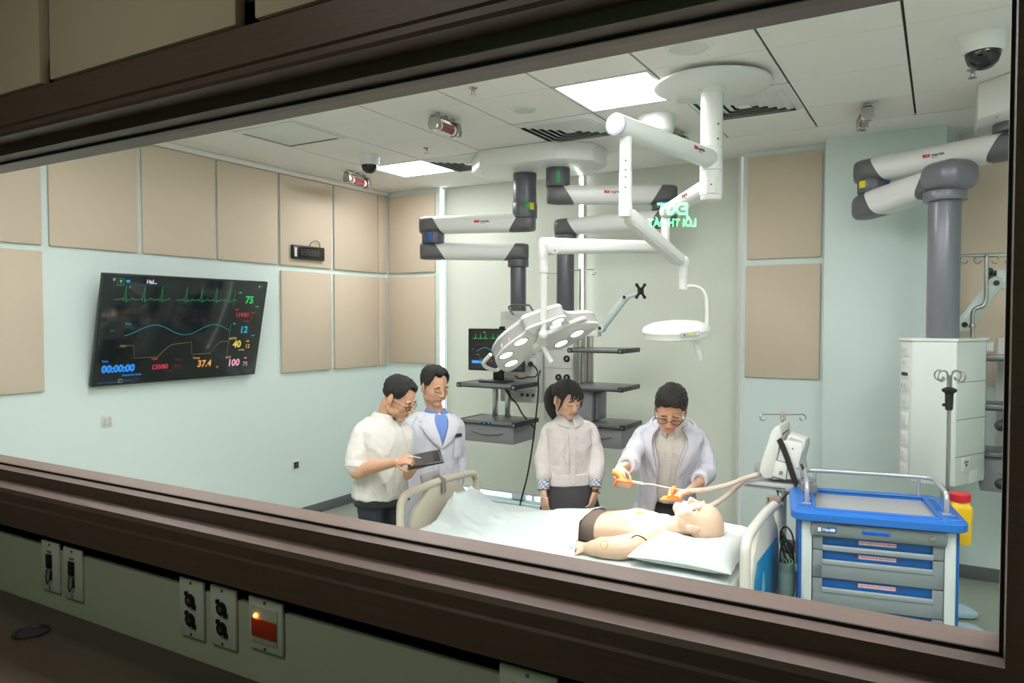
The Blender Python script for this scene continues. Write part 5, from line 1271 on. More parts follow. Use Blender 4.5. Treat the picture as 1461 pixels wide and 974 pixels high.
for u_ in (.13, .67): b = MB(); b.cyl(tp(u_, .555, ZT), tp(u_, .555, zr), .010, n=12); b.build('rail_post', alu, tr)
tbox(.05, .14, .42, .56, ZT, ZT+.055, 'clear_bin', mat('smoke_plastic', C(120, 122, 128), .2), tr, .008)
# body
tbox(.05, .75, .06, .56, .14, .884, 'carcass', grey_dr)
tbox(.03, .05, .045, .57, .12, .884, 'side_panel', blue_dk); tbox(.75, .77, .045, .57, .12, .884, 'side_panel', blue_dk)
tbox(.045, .098, .03, .075, .12, .884, 'corner_pillar', grey_lt, None, .012); tbox(.702, .755, .03, .075, .12, .884, 'corner_pillar', grey_lt, None, .012)
fp = tbox(.088, .712, .012, .06, .807, .880, 'lock_panel', grey_dr, None, .012)
tbox(.10, .70, .009, .014, .817, .870, 'panel_inset', mat('trolley_grey_inset', C(116, 126, 128), .5), fp, .002)
tbox(.122, .21, .006, .010, .832, .860, 'logo_plate', mat('logo_blue', C(20, 84, 160), .4), fp, .001)
lw = mat('logo_white', C(235, 240, 245), .5)
b = MB(); b.box(tp(.130, .005, .846), (.015, .002, .022), .002, TROT); b.text('Han', tp(.143, .0055, .846), TU, (0, 0, 1), .024, .0004, bold=.0006); b.box(tp(.193, .005, .846), (.022, .002, .016), .003, TROT)
b.build('logo', lw, fp)
tbox(.33, .46, .006, .010, .838, .858, 'name_strip', mat('strip_blue', C(22, 110, 215), .4), fp, .004)
b = MB(); b.text('Emergency Trolley', tp(.395, .0052, .848), TU, (0, 0, 1), .0145, .0003, 'CENTER'); b.build('lettering', mat('ink_blue', C(12, 50, 120), .5), fp, smooth=False)
b = MB(); b.cyl(tp(.645, .012, .845), tp(.645, .0, .845), .014, n=20, bev=.002); b.box(tp(.645, -.004, .845), (.004, .008, .024), .001, TROT); b.build('lock', steel, fp)
pink = mat('label_pink', C(250, 205, 218), .6); ink = mat('label_ink', C(120, 40, 60), .6)
def drawer(z1, z0, txt):
    """face of a drawer with a recessed blue grip at its top"""
    d_ = thing_part = None
    d_ = tbox(.10, .148, .03, .075, z0+.0015, z1-.0015, 'drawer', grey_dr, None, .003)
    gr = .0725
    tbox(.652, .70, .03, .075, z0+.0015, z1-.0015, 'face_end', grey_dr, d_, .003)
    if z1-z0 > gr+.02:
        tbox(.10, .70, .03, .07, z0+.0015, z1-gr-.0005, 'face', grey_dr, d_, .003)
    tbox(.146, .654, .046, .050, z1-gr+.01, z1-.002, 'grip_recess', blue_dk, d_, .001)
    b = MB(); pr = [(.026, 0), (.026, .018), (.030, .026), (.036, .027), (.044, .016), (.045, 0)]
    b.prism(pr, tp(.146, 0, z1-gr), TV, V((0, 0, 1)), TU*.508, .002); b.build('grip_lip', mat('grip_grey', C(142, 152, 156), .4) if 'grip_grey' not in MATS else MATS['grip_grey'], d_)
    tbox(.318, .492, .0445, .0458, z1-.032, z1-.012, 'label_strip', pink, d_, .0005)
    b = MB(); b.text(txt, tp(.405, .0441, z1-.022), TU, (0, 0, 1), .0115, .0002, 'CENTER'); b.build('lettering', ink, d_, smooth=False)
drawer(.806, .7335, 'NGĂN THUỐC CẤP CỨU, BƠM TIÊM')
drawer(.732, .587, 'NGĂN THÔNG KHÍ, BỘ ĐẶT NỘI KHÍ QUẢN')
drawer(.585, .440, 'NGĂN DỊCH TRUYỀN, DÂY, KIM, BÔNG, GẠC')
drawer(.438, .293, '')
drawer(.291, .146, '')
for u_ in (.1, .7):
    for v_ in (.1, .5):
        b = MB(); q = tp(u_, v_, .055); b.cyl(q-TU*.014, q+TU*.014, .055, n=24, bev=.006); wh = b.build('caster', rubber, tr)
        b = MB(); b.box(tp(u_, v_, .1), (.05, .05, .045), .01, TROT); b.build('fork', drawer_g, wh)
# drip pole of the trolley
pq = PD(1354.5, 712, 4.12); pq = tp(.775, .50, 0)
pq = V((.057, 4.766, 0)); 
r_ = None
pz1 = PD(1356, 552, math.hypot(0, 1)*(V((pq.x, pq.y, CAMH))-_C).dot(_F)).z
pole_d = (V((pq.x, pq.y, CAMH))-_C).dot(_F)
ptop = PD(1355, 530, pole_d); pb = PD(1354, 716, pole_d)
dpole = thing('drip_stand_pole', (ptop.x, ptop.y, .5), 'steel drip pole with black clamp rising behind the trolley', 'drip pole')
b = MB(); b.cyl((ptop.x, ptop.y, .20), (ptop.x, ptop.y, ptop.z-.12), .0105, n=14); b.cyl((ptop.x, ptop.y, ptop.z-.12), (ptop.x, ptop.y, ptop.z-.02), .007, n=12); b.build('pole', steel, dpole)
b = MB(); b.box((ptop.x, ptop.y, .20), (.10, .05, .05), .01, TROT); b.build('clamp', cap_grey, dpole)
zc0 = PD(1355, 575, pole_d).z; zc1 = PD(1355, 556, pole_d).z
b = MB(); b.lathe([(.014, zc0-.04), (.019, zc0-.035), (.022, zc1-.02), (.036, zc1-.01), (.038, zc1+.004), (.022, zc1+.012), (.012, zc1+.016)], (ptop.x, ptop.y, 0), n=20); b.tube([(ptop.x, ptop.y, zc0-.01), (ptop.x-.035*_R.x, ptop.y-.035*_R.y, zc0-.01)], .009, 8); b.build('clamp_grip', blackp, dpole)
for k in range(4):
    a = PI/2*k+.4; dx = _R*math.cos(a)+V((-_R.y, _R.x, 0))*math.sin(a); c = V((ptop.x, ptop.y, ptop.z))
    p_ = [c+dx*.012+V((0, 0, -.10)), c+dx*.014+V((0, 0, -.02)), c+dx*.03+V((0, 0, .002)), c+dx*.065+V((0, 0, .004)), c+dx*.088+V((0, 0, -.01)), c+dx*.09+V((0, 0, -.035)), c+dx*.07+V((0, 0, -.052)), c+dx*.045+V((0, 0, -.045)), c+dx*.04+V((0, 0, -.03))]
    b = MB(); b.tube(spline(p_, 4), .0042, 7); b.build('hook', steel, dpole)
# sharps bin
yel = mat('bin_yellow', C(240, 196, 20), .4); redl = mat('lid_red', C(205, 30, 40), .35)
sb_c = PD(1364, 745, 4.05); sbx = tp(.862, .50, 0)
sbz1 = PD(1367, 722, 4.1).z
sb = thing('sharps_bin', (sbx.x, sbx.y, .72), 'yellow sharps bin with red lid fixed to the trolley\'s back corner', 'sharps bin')
b = MB(); b.loft([[sbx+TU*x*k+TV*y*k+V((0, 0, z)) for x, y in rrect(.11, .11, .02, 4)] for z, k in ((.71, .88), (.72, .92), (.90, 1.0), (.915, .97), (.93, .74), (.945, .72))]); b.build('container', yel, sb)
b = MB(); b.lathe([(.046, .938), (.053, .942), (.053, .978), (.048, .984), (0, .984)], sbx, n=32); b.build('lid', redl, sb)
b = MB(); b.box(sbx-TU*.07+V((0, 0, .80)), (.05, .08, .06), .005, TROT); b.build('holder', steel, sb)
# bucket with coiled cables hung on the trolley's side
bk = tp(-.024, .16, 0)
bc = thing('cable_bucket', (bk.x, bk.y, .5), 'grey green bucket of coiled cables hung between bed and trolley', 'bucket')
gg = mat('bucket_green', C(128, 150, 142), .5)
b = MB(); b.lathe([(0, .42), (.040, .42), (.046, .60), (.049, .605), (.049, .615), (.045, .612), (.044, .45), (0, .45)], bk, n=28); b.build('bucket', gg, bc)
b = MB(); b.box(bk+TU*.047+V((0, 0, .59)), (.014, .05, .04), .004, TROT); b.build('hanger', gg, bc)
for k in range(4):
    pts = [bk+V((.0, 0, .64+.03*k))+TU*(.034*math.cos(a_+k))+TV*(.03*math.sin(a_+k*.7))*1.0+V((0, 0, .075*math.sin(a_)))for a_ in [2*PI*i/24 for i in range(24)]]
    b = MB(); b.tube(pts, .005, 8, closed=True); b.build('cable_coil', rubber, bc)
for k in range(3):
    b = MB(); b.tube(spline([bk+TU*(-.03+.02*k)+V((0, 0, .6)), bk+TU*(-.02+.02*k)-TV*.02+V((0, 0, .635)), bk+TU*(.0+.015*k)-TV*.03+V((0, 0, .62)), bk+TU*(.01)-TV*.045+V((0, 0, .60))], 5), .004, 6); b.build('green_lead', mat('lead_green', C(90, 160, 120), .4) if 'lead_green' not in MATS else MATS['lead_green'], bc)
# pale blue rounded base on the floor
pf = mat('base_blue', C(176, 204, 218), .35)
fb = thing('floor_base', (.12, 5.2, 0), 'pale blue rounded floor base with two long feet behind the trolley', 'equipment base')
fb_ = PZ(1340, 866, .05); 
for (a, c) in (((1340, 863), (1392, 866)), ((1335, 893), (1404, 893))):
    p0 = PZ(a[0], a[1], .06); p1 = PZ(c[0], c[1], .06); d_ = (p1-p0).normalized(); p0 = p0-d_*.15; L = (p1-p0).length; s_ = d_.cross(V((0, 0, 1)))
    rs = []
    for t, w_, h in ((0, .10, .05), (.3, .105, .055), (.6, .105, .055), (.85, .10, .05), (.95, .08, .042), (1.0, .05, .03), (1.02, .02, .015)):
        rs.append([p0+d_*(L*t)+s_*x+V((0, 0, y+.005-p0.z+h/2)) for x, y in rrect(w_*1.6, h, h*.35, 4)])
    b = MB(); b.loft(rs); b.build('foot', pf, fb)
# ================================================================== VENTILATOR ON ITS STAND
VY = 4.70
vw = mat('vent_white', C(224, 226, 222), .35); vg = mat('vent_grey', C(176, 180, 180), .4)
vp = lambda x, y, Y=VY: PY(x, y, Y)
vc = vp(1118, 690)
ve = thing('ventilator', (vc.x, VY+.12, 0), 'white portable ventilator with black strap on a wheeled pole stand', 'ventilator')
def vprism(pts, y0, y1, name, m, bev=.008, parent=None):
    P_ = [vp(*p) for p in pts]; b = MB(); b.prism([(p.x, p.z) for p in P_], (0, y0, 0), (1, 0, 0), (0, 0, 1), (0, y1-y0, 0), bev); return b.build(name, m, parent or ve)
scrn = vprism([(1083, 673), (1085, 662), (1100, 616), (1105, 609), (1111, 607), (1115, 611), (1116, 622), (1102, 682), (1090, 682)], VY-.01, VY+.30, 'screen_housing', vw, .014)
vb = vprism([(1101, 684), (1115, 630), (1120, 628), (1144, 632), (1146, 640), (1140, 662), (1143, 684)], VY+.0, VY+.29, 'body', vw, .01)
vprism([(1119, 634), (1123, 621), (1148, 629), (1146, 646)], VY+.03, VY+.2, 'handle_box', vw, .006)
vprism([(1124, 627), (1127, 624), (1144, 630), (1141, 641)], VY+.026, VY+.03, 'handle_well', vg, .001)
vprism([(1127, 633), (1133, 634), (1133, 636), (1127, 635)], VY+.022, VY+.027, 'handle_slot', blackp, .0005)
pn_ = vprism([(1100, 678), (1105, 656), (1124, 661), (1121, 684)], VY-.006, VY+.002, 'access_door', vw, .002)
vprism([(1099, 680), (1104.5, 655), (1125, 660), (1122, 686)], VY-.003, VY+.001, 'door_gap', cap_grey, .0005)
vprism([(1111, 676), (1112.5, 671), (1117, 672), (1116, 677)], VY-.010, VY-.005, 'latch', steel, .001)
for q in ((1108, 650), (1123, 652), (1131, 640), (1138, 668)): b = MB(); p = vp(*q); b.cyl((p.x, VY+.001, p.z), (p.x, VY-.003, p.z), .005, n=10); b.build('screw', cap_grey, vb)
b = MB(); s0 = [vp(1112, 626), vp(1117, 636), vp(1124, 654), vp(1134, 684), vp(1137, 690)]
wv = []
rs = []
for i, p in enumerate(s0):
    t = (s0[min(i+1, 4)]-s0[max(i-1, 0)]).normalized(); n_ = V((t.z, 0, -t.x)); rs.append([V((p.x, VY-.012, p.z))+n_*x+V((0, y, 0)) for x, y in rrect(.034, .005, .002, 2)])
b.loft(rs); b.build('strap', rubber, ve)
b = MB(); b.tube([V((s0[0].x, VY-.01, s0[0].z)), V((s0[0].x+.01, VY+.02, s0[0].z+.03)), V((s0[0].x+.01, VY+.2, s0[0].z+.03))], .012, 8, flat=.3); b.build('strap_end', rubber, ve)
pt0, pt1 = vp(1062, 690), vp(1142, 693)
b = MB(); b.box2((pt0.x, VY-.03, pt0.z-.012), (pt1.x+.03, VY+.32, pt0.z+.025), .006); pl_ = b.build('platform', vg, ve)
b = MB(); b.box2((pt0.x+.02, VY-.034, pt0.z), (pt0.x+.25, VY-.029, pt0.z+.008), .001); b.build('slot', cap_grey, pl_)
b = MB(); q = vp(1066, 668); b.box2((q.x, VY+.2, q.z-.06), (q.x+.10, VY+.26, q.z+.0), .006); b.build('bracket', vg, ve)
cpole = vp(1119, 700, VY+.14); px_ = cpole.x; py_ = VY+.14
b = MB(); b.cyl((px_, py_, .10), (px_, py_, pt0.z-.012), .016, n=18); b.build('stand_pole', alu, ve)
hq = vp(1117, 591, VY+.34)
b = MB(); b.cyl((hq.x, VY+.34, .80), (hq.x, VY+.34, hq.z), .009, n=14); b.cyl((hq.x, VY+.34, hq.z-.05), (hq.x, VY+.34, hq.z+.012), .016, .02, n=16, bev=.004); b.build('drip_pole', mat('pole_beige', C(190, 176, 158), .4), ve)
b = MB(); b.box2((hq.x-.03, VY+.29, .80), (hq.x+.03, VY+.36, .86), .006); b.build('pole_bracket', vg, ve)
for k, a in enumerate((0, 70, 180, 250)):
    dx = _R*math.cos(R(a))+V((-_R.y, _R.x, 0))*math.sin(R(a)); c = V((hq.x, VY+.34, hq.z)); L = .13
    p_ = [c, c+dx*L*.7, c+dx*L]
    for q in range(1, 9):
        t = PI*1.5*q/8; p_.append(c+dx*(L+.02*math.sin(t))+V((0, 0, -.02+.02*math.cos(t))))
    b = MB(); b.tube(p_, .0036, 7); b.build('hook', steel, ve)
for k in range(5):
    a = 2*PI*k/5+.5; e_ = V((px_+.22*math.cos(a), py_+.22*math.sin(a), .075))
    b = MB(); b.tube([(px_, py_, .12), (px_+.1*math.cos(a), py_+.1*math.sin(a), .112), e_+V((0, 0, .02))], [.03, .026, .018], 10); lg_ = b.build('leg', vg, ve)
    b = MB(); ax = V((-math.sin(a), math.cos(a), 0)); b.cyl(V((e_.x, e_.y, .035))-ax*.012, V((e_.x, e_.y, .035))+ax*.012, .035, n=18, bev=.005); b.box((e_.x, e_.y, .07), (.03, .03, .04), .006); b.build('caster', rubber, lg_)
b = MB(); b.tube(spline([vp(1143, 662, VY-.02), vp(1147, 672, VY-.03), vp(1150, 684, VY-.02), vp(1155, 690, VY), vp(1156, 698, VY), vp(1150, 706, VY)], 6), .007, 8); b.build('power_cable', rubber, ve)
b = MB(); b.tube(spline([vp(1137, 690, VY-.03), vp(1128, 700, VY-.02), vp(1117, 712, VY-.03), vp(1113, 735, VY-.03), vp(1113, 765, VY-.03), vp(1118, 790, VY-.03), vp(1127, 820, VY-.03)], 6), .006, 8); b.build('trailing_cable', rubber, ve)
b = MB(); b.tube(spline([vp(1108, 694, VY+.05), vp(1110, 705, VY+.03), vp(1113, 718, VY+.0), vp(1113, 745, VY)], 6), .004, 8); b.build('thin_cable', rubber, ve)
# breathing hoses
hose_m = mat('hose_ivory', C(222, 206, 192), .45)
def hose(pts, r, label, n=110):
    P_ = spline(pts, 40); m = len(P_); step = max(1, m//(2*n)); 
    # resample evenly
    L = [0]
    for a, c in zip(P_, P_[1:]): L.append(L[-1]+(c-a).length)
    out = []; k = 0; N_ = int(L[-1]/.0045)
    for i in range(N_+1):
        s_ = L[-1]*i/N_
        while k < len(L)-2 and L[k+1] < s_: k += 1
        out.append(P_[k].lerp(P_[k+1], (s_-L[k])/max(1e-9, L[k+1]-L[k])))
    b = MB(); b.tube(out, [r*(1.0 if i % 2 else .80) for i in range(len(out))], 12)
    return b
t_ = thing('breathing_hose', vp(1066, 684), 'pale corrugated breathing hose from the ventilator to the bending man\'s hands', 'hose')
hose([vp(1085, 676, VY+.05), vp(1074, 679, VY-.02), vp(1060, 683, VY-.06), vp(1040, 691, VY-.12), vp(1015, 697, VY-.2), vp(995, 699.5, VY-.26), vp(985, 699.5, VY-.28)], .0165, '').build('hose', hose_m, t_)
b = MB(); q0, q1 = vp(1087, 674, VY+.05), vp(1076, 678.5, VY-.01); b.cyl(q0, q1, .013, n=14, bev=.002); b.build('connector', vg, t_)
t_ = thing('breathing_hose', vp(1066, 690), 'pale corrugated breathing hose from the ventilator down to the manikin\'s mouth', 'hose')
mo_ = V(hcen)+V((-.07, 0, .12))
hose([vp(1078, 679, VY+.10), vp(1066, 683, VY+.03), vp(1052, 693, VY-.02), vp(1038, 706, VY-.1), vp(1022, 717, VY-.2), vp(1006, 724, VY-.3), V((hcen.x-.01, MY+.13, hcen.z+.06)), V((hcen.x-.05, MY+.09, hcen.z+.075))], .0165, '').build('hose', hose_m, t_)
# ================================================================== PEOPLE
UP = V((0, 0, 1)); FH = V((_F.x, _F.y, 0)).normalized()
J = PD
skinA = mat('skin_tan', C(206, 158, 130), .5, sss=.06, var=.04, vscale=40)
skinB = mat('skin_light', C(220, 178, 152), .5, sss=.06, var=.04, vscale=40)
lip_m = mat('lips', C(192, 124, 110), .45); brow_m = mat('brow', C(52, 40, 36), .7)
hair_m = mat('hair_black', C(24, 21, 21), .42, bump=.9, bscale=90, stretch=(3, 3, .4))
shirt_w = mat('shirt_white', C(218, 215, 209), .85, spec=.15, bump=.6, bscale=22)
blouse_m = mat('blouse_white', C(224, 216, 214), .85, spec=.15, bump=.5, bscale=22)
coat_w = mat('coat_white', C(214, 214, 225), .85, spec=.15, bump=.6, bscale=18)
shirt_b = mat('shirt_blue', C(110, 142, 206), .8)
trous = mat('trousers_navy', C(40, 46, 58), .85, bump=.1, bscale=40)
trous_g = mat('trousers_charcoal', C(62, 60, 64), .85, bump=.1, bscale=40)
jeans = mat('jeans_blue', C(120, 140, 170), .85, bump=.1, bscale=60)
shoe_m = mat('shoes_black', C(26, 25, 26), .35)
leather = mat('leather_dark', C(34, 30, 30), .45)
button_m = mat('button_pearl', C(238, 232, 228), .3)

class Torso:
    """closed body surface between hip and neck; th = 90 is the front"""
    def __init__(s, P, N, f, rows, lean=0.0):
        s.P = V(P); s.N = V(N); s.f = V((f.x, f.y, 0)).normalized(); s.rows = rows
        s.ax = (s.N-s.P); s.f = (s.f-s.ax.normalized()*s.f.dot(s.ax.normalized())).normalized(); s.r = s.f.cross(s.ax).normalized()
    def row(s, t):
        R_ = s.rows
        if t <= R_[0][0]: return R_[0][1:]
        for a, c in zip(R_, R_[1:]):
            if a[0] <= t <= c[0]:
                k = (t-a[0])/(c[0]-a[0]); k = k*k*(3-2*k) if False else k
                return [a[i]*(1-k)+c[i]*k for i in range(1, 4)]
        return R_[-1][1:]
    def S(s, th, t, off=0.0):
        hw, hd, fo = s.row(t); a = R(th); c, n = math.cos(a), math.sin(a)
        e = .82
        return s.P+s.ax*t+s.f*(fo+(hd+off)*math.copysign(abs(n)**e, n))+s.r*((hw+off)*math.copysign(abs(c)**e, c))
    def loft(s, mb, t0, t1, off=0.0, n=36, m=18, g=None):
        rs = [[s.S(360*k/n, t0+(t1-t0)*i/m, off) for k in range(n)] for i in range(m+1)]
        mb.loft(rs); return mb
    def strip(s, mb, fn, nu, nv, th_=.004):
        """a thin solid lying over the body; fn(u,v) -> (th, t, off)"""
        A = [s.S(*fn(i/nu, j/nv)) for j in range(nv+1) for i in range(nu+1)]
        B = []
        for j in range(nv+1):
            for i in range(nu+1):
                a_, t_, o_ = fn(i/nu, j/nv); B.append(s.S(a_, t_, o_-th_))
        f = [[j*(nu+1)+i, j*(nu+1)+i+1, (j+1)*(nu+1)+i+1, (j+1)*(nu+1)+i] for j in range(nv) for i in range(nu)]
        q = len(A); bd = list(range(nu+1))+[j*(nu+1)+nu for j in range(1, nv+1)]+[nv*(nu+1)+i for i in range(nu-1, -1, -1)]+[j*(nu+1) for j in range(nv-1, 0, -1)]
        mb.add(A+B, f+[[x+q for x in y[::-1]] for y in f]+[[bd[i], bd[(i+1) % len(bd)], bd[(i+1) % len(bd)]+q, bd[i]+q] for i in range(len(bd))])
        return mb
def cloth(mb, name, m, parent, voxel=.007, smooth=4, amp=.006, freq=9, stretch=(1.0, 1.0, .45), seed=0, flat=None):
    vs, fs, nr = organic(mb, voxel, smooth)
    if amp: vs = fold(vs, nr, amp, freq, stretch, seed)
    b = MB(); b.add(vs, fs); return b.build(name, m, parent, ang=80)
def neck_collar(T, N, nax, name, m, parent, r=.062, h=.034, fall=.04, gap=14, tip=.03, spread=.030):
    """stand-and-fall shirt collar round the neck"""
    rt, f = T.r, T.f; ax = V(nax).normalized(); f = (f-ax*f.dot(ax)).normalized(); rt = f.cross(ax)
    rings = []; K = 30
    for i in range(K+1):
        th = 90+gap+(360-2*gap)*i/K; a = R(th); front = max(0, 1-min(abs(i), abs(K-i))/7.0)
        d = rt*math.cos(a)+f*math.sin(a)*1.08
        hh = h*(1-.30*front)
        A = V(N)+d*(r+.001); B = V(N)+d*(r-.003)+ax*hh; C_ = V(N)+d*(r+.006)+ax*(hh+.002); D_ = V(N)+d*(r+spread)-ax*(fall*.35+tip*front*1.0)+ax*.006; E_ = V(N)+d*(r+spread-.004)-ax*(fall*.35+tip*front*1.0); G_ = V(N)+d*(r+.004)+ax*(hh-.008)
        rings.append([A, B, C_, D_, E_, G_])
    b = MB(); b.loft(rings); return b.build(name, m, parent, ang=60)
def glasses(c, fr, up, s, parent):
    fr = V(fr).normalized(); up = (V(up)-fr*V(up).dot(fr)).normalized(); rt = fr.cross(up)
    L = lambda x, y, z: V(c)+(rt*x+fr*y+up*z)*s
    b = MB()
    for k in (-1, 1):
        b.tube([L(k*.034+.025*math.cos(a)*(1 if True else 1), .092-.012*abs(math.cos(a))*.3, -.004+.0165*math.sin(a)) for a in [2*PI*i/20 for i in range(20)]], .0017*s, 6, closed=True)
        b.tube(spline([L(k*.058, .089, .004), L(k*.074, .072, .004), L(k*.081, .02, .002), L(k*.081, -.01, .0), L(k*.080, -.022, -.012)], 4), .0018*s, 6)
    b.tube([L(-.010, .094, .001), L(0, .099, .003), L(.010, .094, .001)], .0018*s, 6)
    return b.build('glasses', blackp, parent)
def shoes(parent, ankles, f):
    for k, a in enumerate(ankles):
        b = MB(); a = V(a); rs = []
        rt = V(f).cross(UP)
        for t, w_, h in ((-.085, .026, .05), (-.06, .036, .075), (0, .038, .08), (.05, .042, .062), (.11, .047, .045), (.15, .04, .035), (.175, .02, .02)):
            rs.append([V((a.x, a.y, 0))+V(f)*t+rt*x+UP*(y+h/2+.001) for x, y in rrect(w_*2, h, min(w_, h/2)*.8, 4)])
        b.loft(rs); b.build('shoe', shoe_m, parent)
def build_body(name, label, base, mb_head, Hc, fr, up, s, mb_rest, skin, voxel_h=.0026, voxel_b=.0034):
    vs, fs, nr = organic(mb_head, voxel_h*s, 6)
    b = MB()
    b.v = vs; b.f = fs; b.m = [face_material(vs, f, Hc, fr, up, s) for f in fs]
    if mb_rest is not None:
        v2, f2, n2 = organic(mb_rest, voxel_b, 3); b.mi = 0; b.add(v2, f2)
    o = b.build(name, [skin, lip_m, brow_m], loc=base, ang=80)
    return tag(o, label, 'person')
def full_limbs(mb, T, hips, knees, ankles, k=1.0):
    """hidden lower body so that the figure is whole"""
    for h, n_, a in zip(hips, knees, ankles):
        limb(mb, [h, V(h).lerp(V(n_), .5), n_, V(n_).lerp(V(a), .5), a], [.075*k, .065*k, .05*k, .046*k, .036*k], 12, 4)
        mb.ell(V(a)+T.f*.06-UP*(V(a).z-.035), (.036, .10, .034), rot_from(T.r, T.f, UP), 12, 8)
def trousers(hips, knees, ankles, T, t1, name, m, parent, off=.008, k=1.0, amp=.006, lift=.04):
    mb = MB(); T.loft(mb, T.rows[0][0], t1, off)
    for h, n_, a in zip(hips, knees, ankles):
        limb(mb, [V(h)+UP*lift, V(h).lerp(V(n_), .5), n_, V(n_).lerp(V(a), .5), V(a)+UP*.0], [.095*k, .085*k, .075*k, .072*k, .068*k], 14, 4)
    return cloth(mb, name, m, parent, .010, 4, amp, 7)
def legs_of(T, P, hipw, splay=0.0, fwd=0.0):
    h = [V(P)+T.r*(k*hipw)-UP*.04 for k in (-1, 1)]
    fl_ = V((T.f.x, T.f.y, 0)).normalized()
    n_ = [V((q.x, q.y, .44))+fl_*(.02+fwd*.5)+T.r*(k*splay) for q, k in zip(h, (-1, 1))]
    a = [V((q.x, q.y, .075))-fl_*.01+fl_*fwd+T.r*(k*splay*1.5) for q, k in zip(h, (-1, 1))]
    return h, n_, a
ROWM = [(-.16, .168, .108, 0), (0, .165, .108, 0), (.22, .155, .108, .004), (.5, .165, .112, .006), (.72, .178, .115, .004), (.84, .178, .10, 0), (.92, .142, .082, -.004), (.975, .088, .066, -.004), (1.03, .060, .060, 0)]
def rows(k, kd=1.0): return [(t, a*k, c*k*kd, o) for t, a, c, o in ROWM]
def man_hair(c, fr, up, s, seed, front=58, side=78, back=118, top=.020, par=None, name='hair'):
    def lim(az):
        a = abs(az)
        if a < 40: return front+4*math.sin(az*.09+seed)
        if a < 62: return front+(side+20-front)*(a-40)/22
        if a < 85: return side+20+8*(a-62)/23
        if a < 98: return side+14
        return side+14+(back-side-14)*min(1, (a-98)/14)
    def th(az, ph):
        a = abs(az); e = 1-min(1, max(0, (ph-40)/50))
        return top*(.12+.88*e)*(1+.15*max(0, 1-a/60))
    b = hair_cap(c, fr, up, s, lim, th, .0055, seed)
    return b.build(name, hair_m, par, ang=60)

# ------------------------------------------------ woman in white blouse
dW = 5.37
Nw = J(811, 594, dW); Pw = J(813, 688, dW)
fw = (-FH*.985+_R*.10).normalized()
Tw = Torso(Pw, Nw, fw, [(-.30, .170, .115, 0), (0, .150, .100, 0), (.12, .145, .10, 0), (.3, .138, .10, .004), (.55, .148, .112, .010), (.75, .158, .108, .006), (.86, .158, .09, 0), (.92, .118, .072, -.002), (.97, .070, .056, 0), (1.04, .046, .046, 0)])
Hw = J(809, 569.5, dW-.07); sW = 1.17
frw = ((-FH*.86+_R*.50)*.93-UP*.36).normalized(); upw = (UP+frw*.36).normalized()
hm = MB(); head(hm, Hw, frw, upw, sW); limb(hm, [Nw-UP*.05, Nw+UP*.0, Hw-upw*.07-frw*.035], [.058, .053, .053], 16)
rest = MB()
shR, elR, wrR = J(782, 615, dW), J(773, 656, dW-.02), J(776, 706, dW-.12)
shL, elL, wrL = J(842, 612, dW), J(853, 653, dW-.02), J(849, 702, dW-.12)
Tw.loft(rest, -.30, 1.0, -.014)
limb(rest, [shR, elR, wrR], [.042, .034, .024], 14, 6); limb(rest, [shL, elL, wrL], [.042, .034, .024], 14, 6)
dnR = (J(779, 733, dW-.14)-wrR).normalized(); dnL = (J(843, 726, dW-.14)-wrL).normalized()
hand(rest, wrR, dnR, (_R*.7+FH*.7), -1, (.25, .28, .32, .36), .25, .88) ; hand(rest, wrL, dnL, (-_R*.75+FH*.6), 1, (.25, .28, .32, .36), .25, .88)
hips, knees, ank = legs_of(Tw, Pw, .075)
full_limbs(rest, Tw, hips, knees, ank, .9)
wom = build_body('person', 'woman with dark ponytail, white blouse and charcoal skirt, standing behind the bed', (Pw.x, Pw.y, 0), hm, Hw, frw, upw, sW, rest, skinB)
mb = MB(); Tw.loft(mb, .02, 1.0, .012)
limb(mb, [shR+(Nw-shR)*.25, shR, J(777, 635, dW), elR, J(776, 679, dW-.07)], [.042, .050, .050, .058, .056], 16, 5)
limb(mb, [shL+(Nw-shL)*.25, shL, J(848, 633, dW), elL, J(850, 677, dW-.07)], [.042, .050, .050, .058, .056], 16, 5)
bl_ = cloth(mb, 'blouse', blouse_m, wom, .006, 4, .011, 10, (1, 1, .6), 3)
mb = MB(); Tw.loft(mb, -.02, .16, .020, 40, 6); mb2 = MB()
vs_, fs_, n_ = organic(mb, .006, 3); mb2.add(vs_, fs_); mb2.build('waistband', blouse_m, wom, ang=80)
neck_collar(Tw, Tw.S(0, .985, 0)*.5+Tw.S(180, .985, 0)*.5, Tw.ax, 'collar', blouse_m, wom, .066, .022, .075, 9, .040, .052)
b = MB(); Tw.strip(b, lambda u, v: (90+(u-.5)*9, .04+.86*v, .027), 3, 16, .008); b.build('placket', blouse_m, wom)
for t in (.86, .72, .57, .42, .28, .12, .04):
    q = Tw.S(90, t, .0275); b = MB(); b.cyl(q, q+Tw.f*.004, .0075, n=14, bev=.001); b.build('button', button_m, wom)
plaid = mat('cuff_plaid', C(225, 228, 234), .8)
nt_ = plaid.node_tree; br_ = nt_.nodes.new('ShaderNodeTexBrick'); tc_ = nt_.nodes.new('ShaderNodeTexCoord'); mp_ = nt_.nodes.new('ShaderNodeMapping'); mp_.inputs['Rotation'].default_value = (0, R(45), 0); mp_.inputs['Scale'].default_value = (1, 1, 1)
ck_ = nt_.nodes.new('ShaderNodeSeparateXYZ'); nt_.links.new(tc_.outputs['Object'], mp_.inputs[0]); nt_.links.new(mp_.outputs[0], ck_.inputs[0])
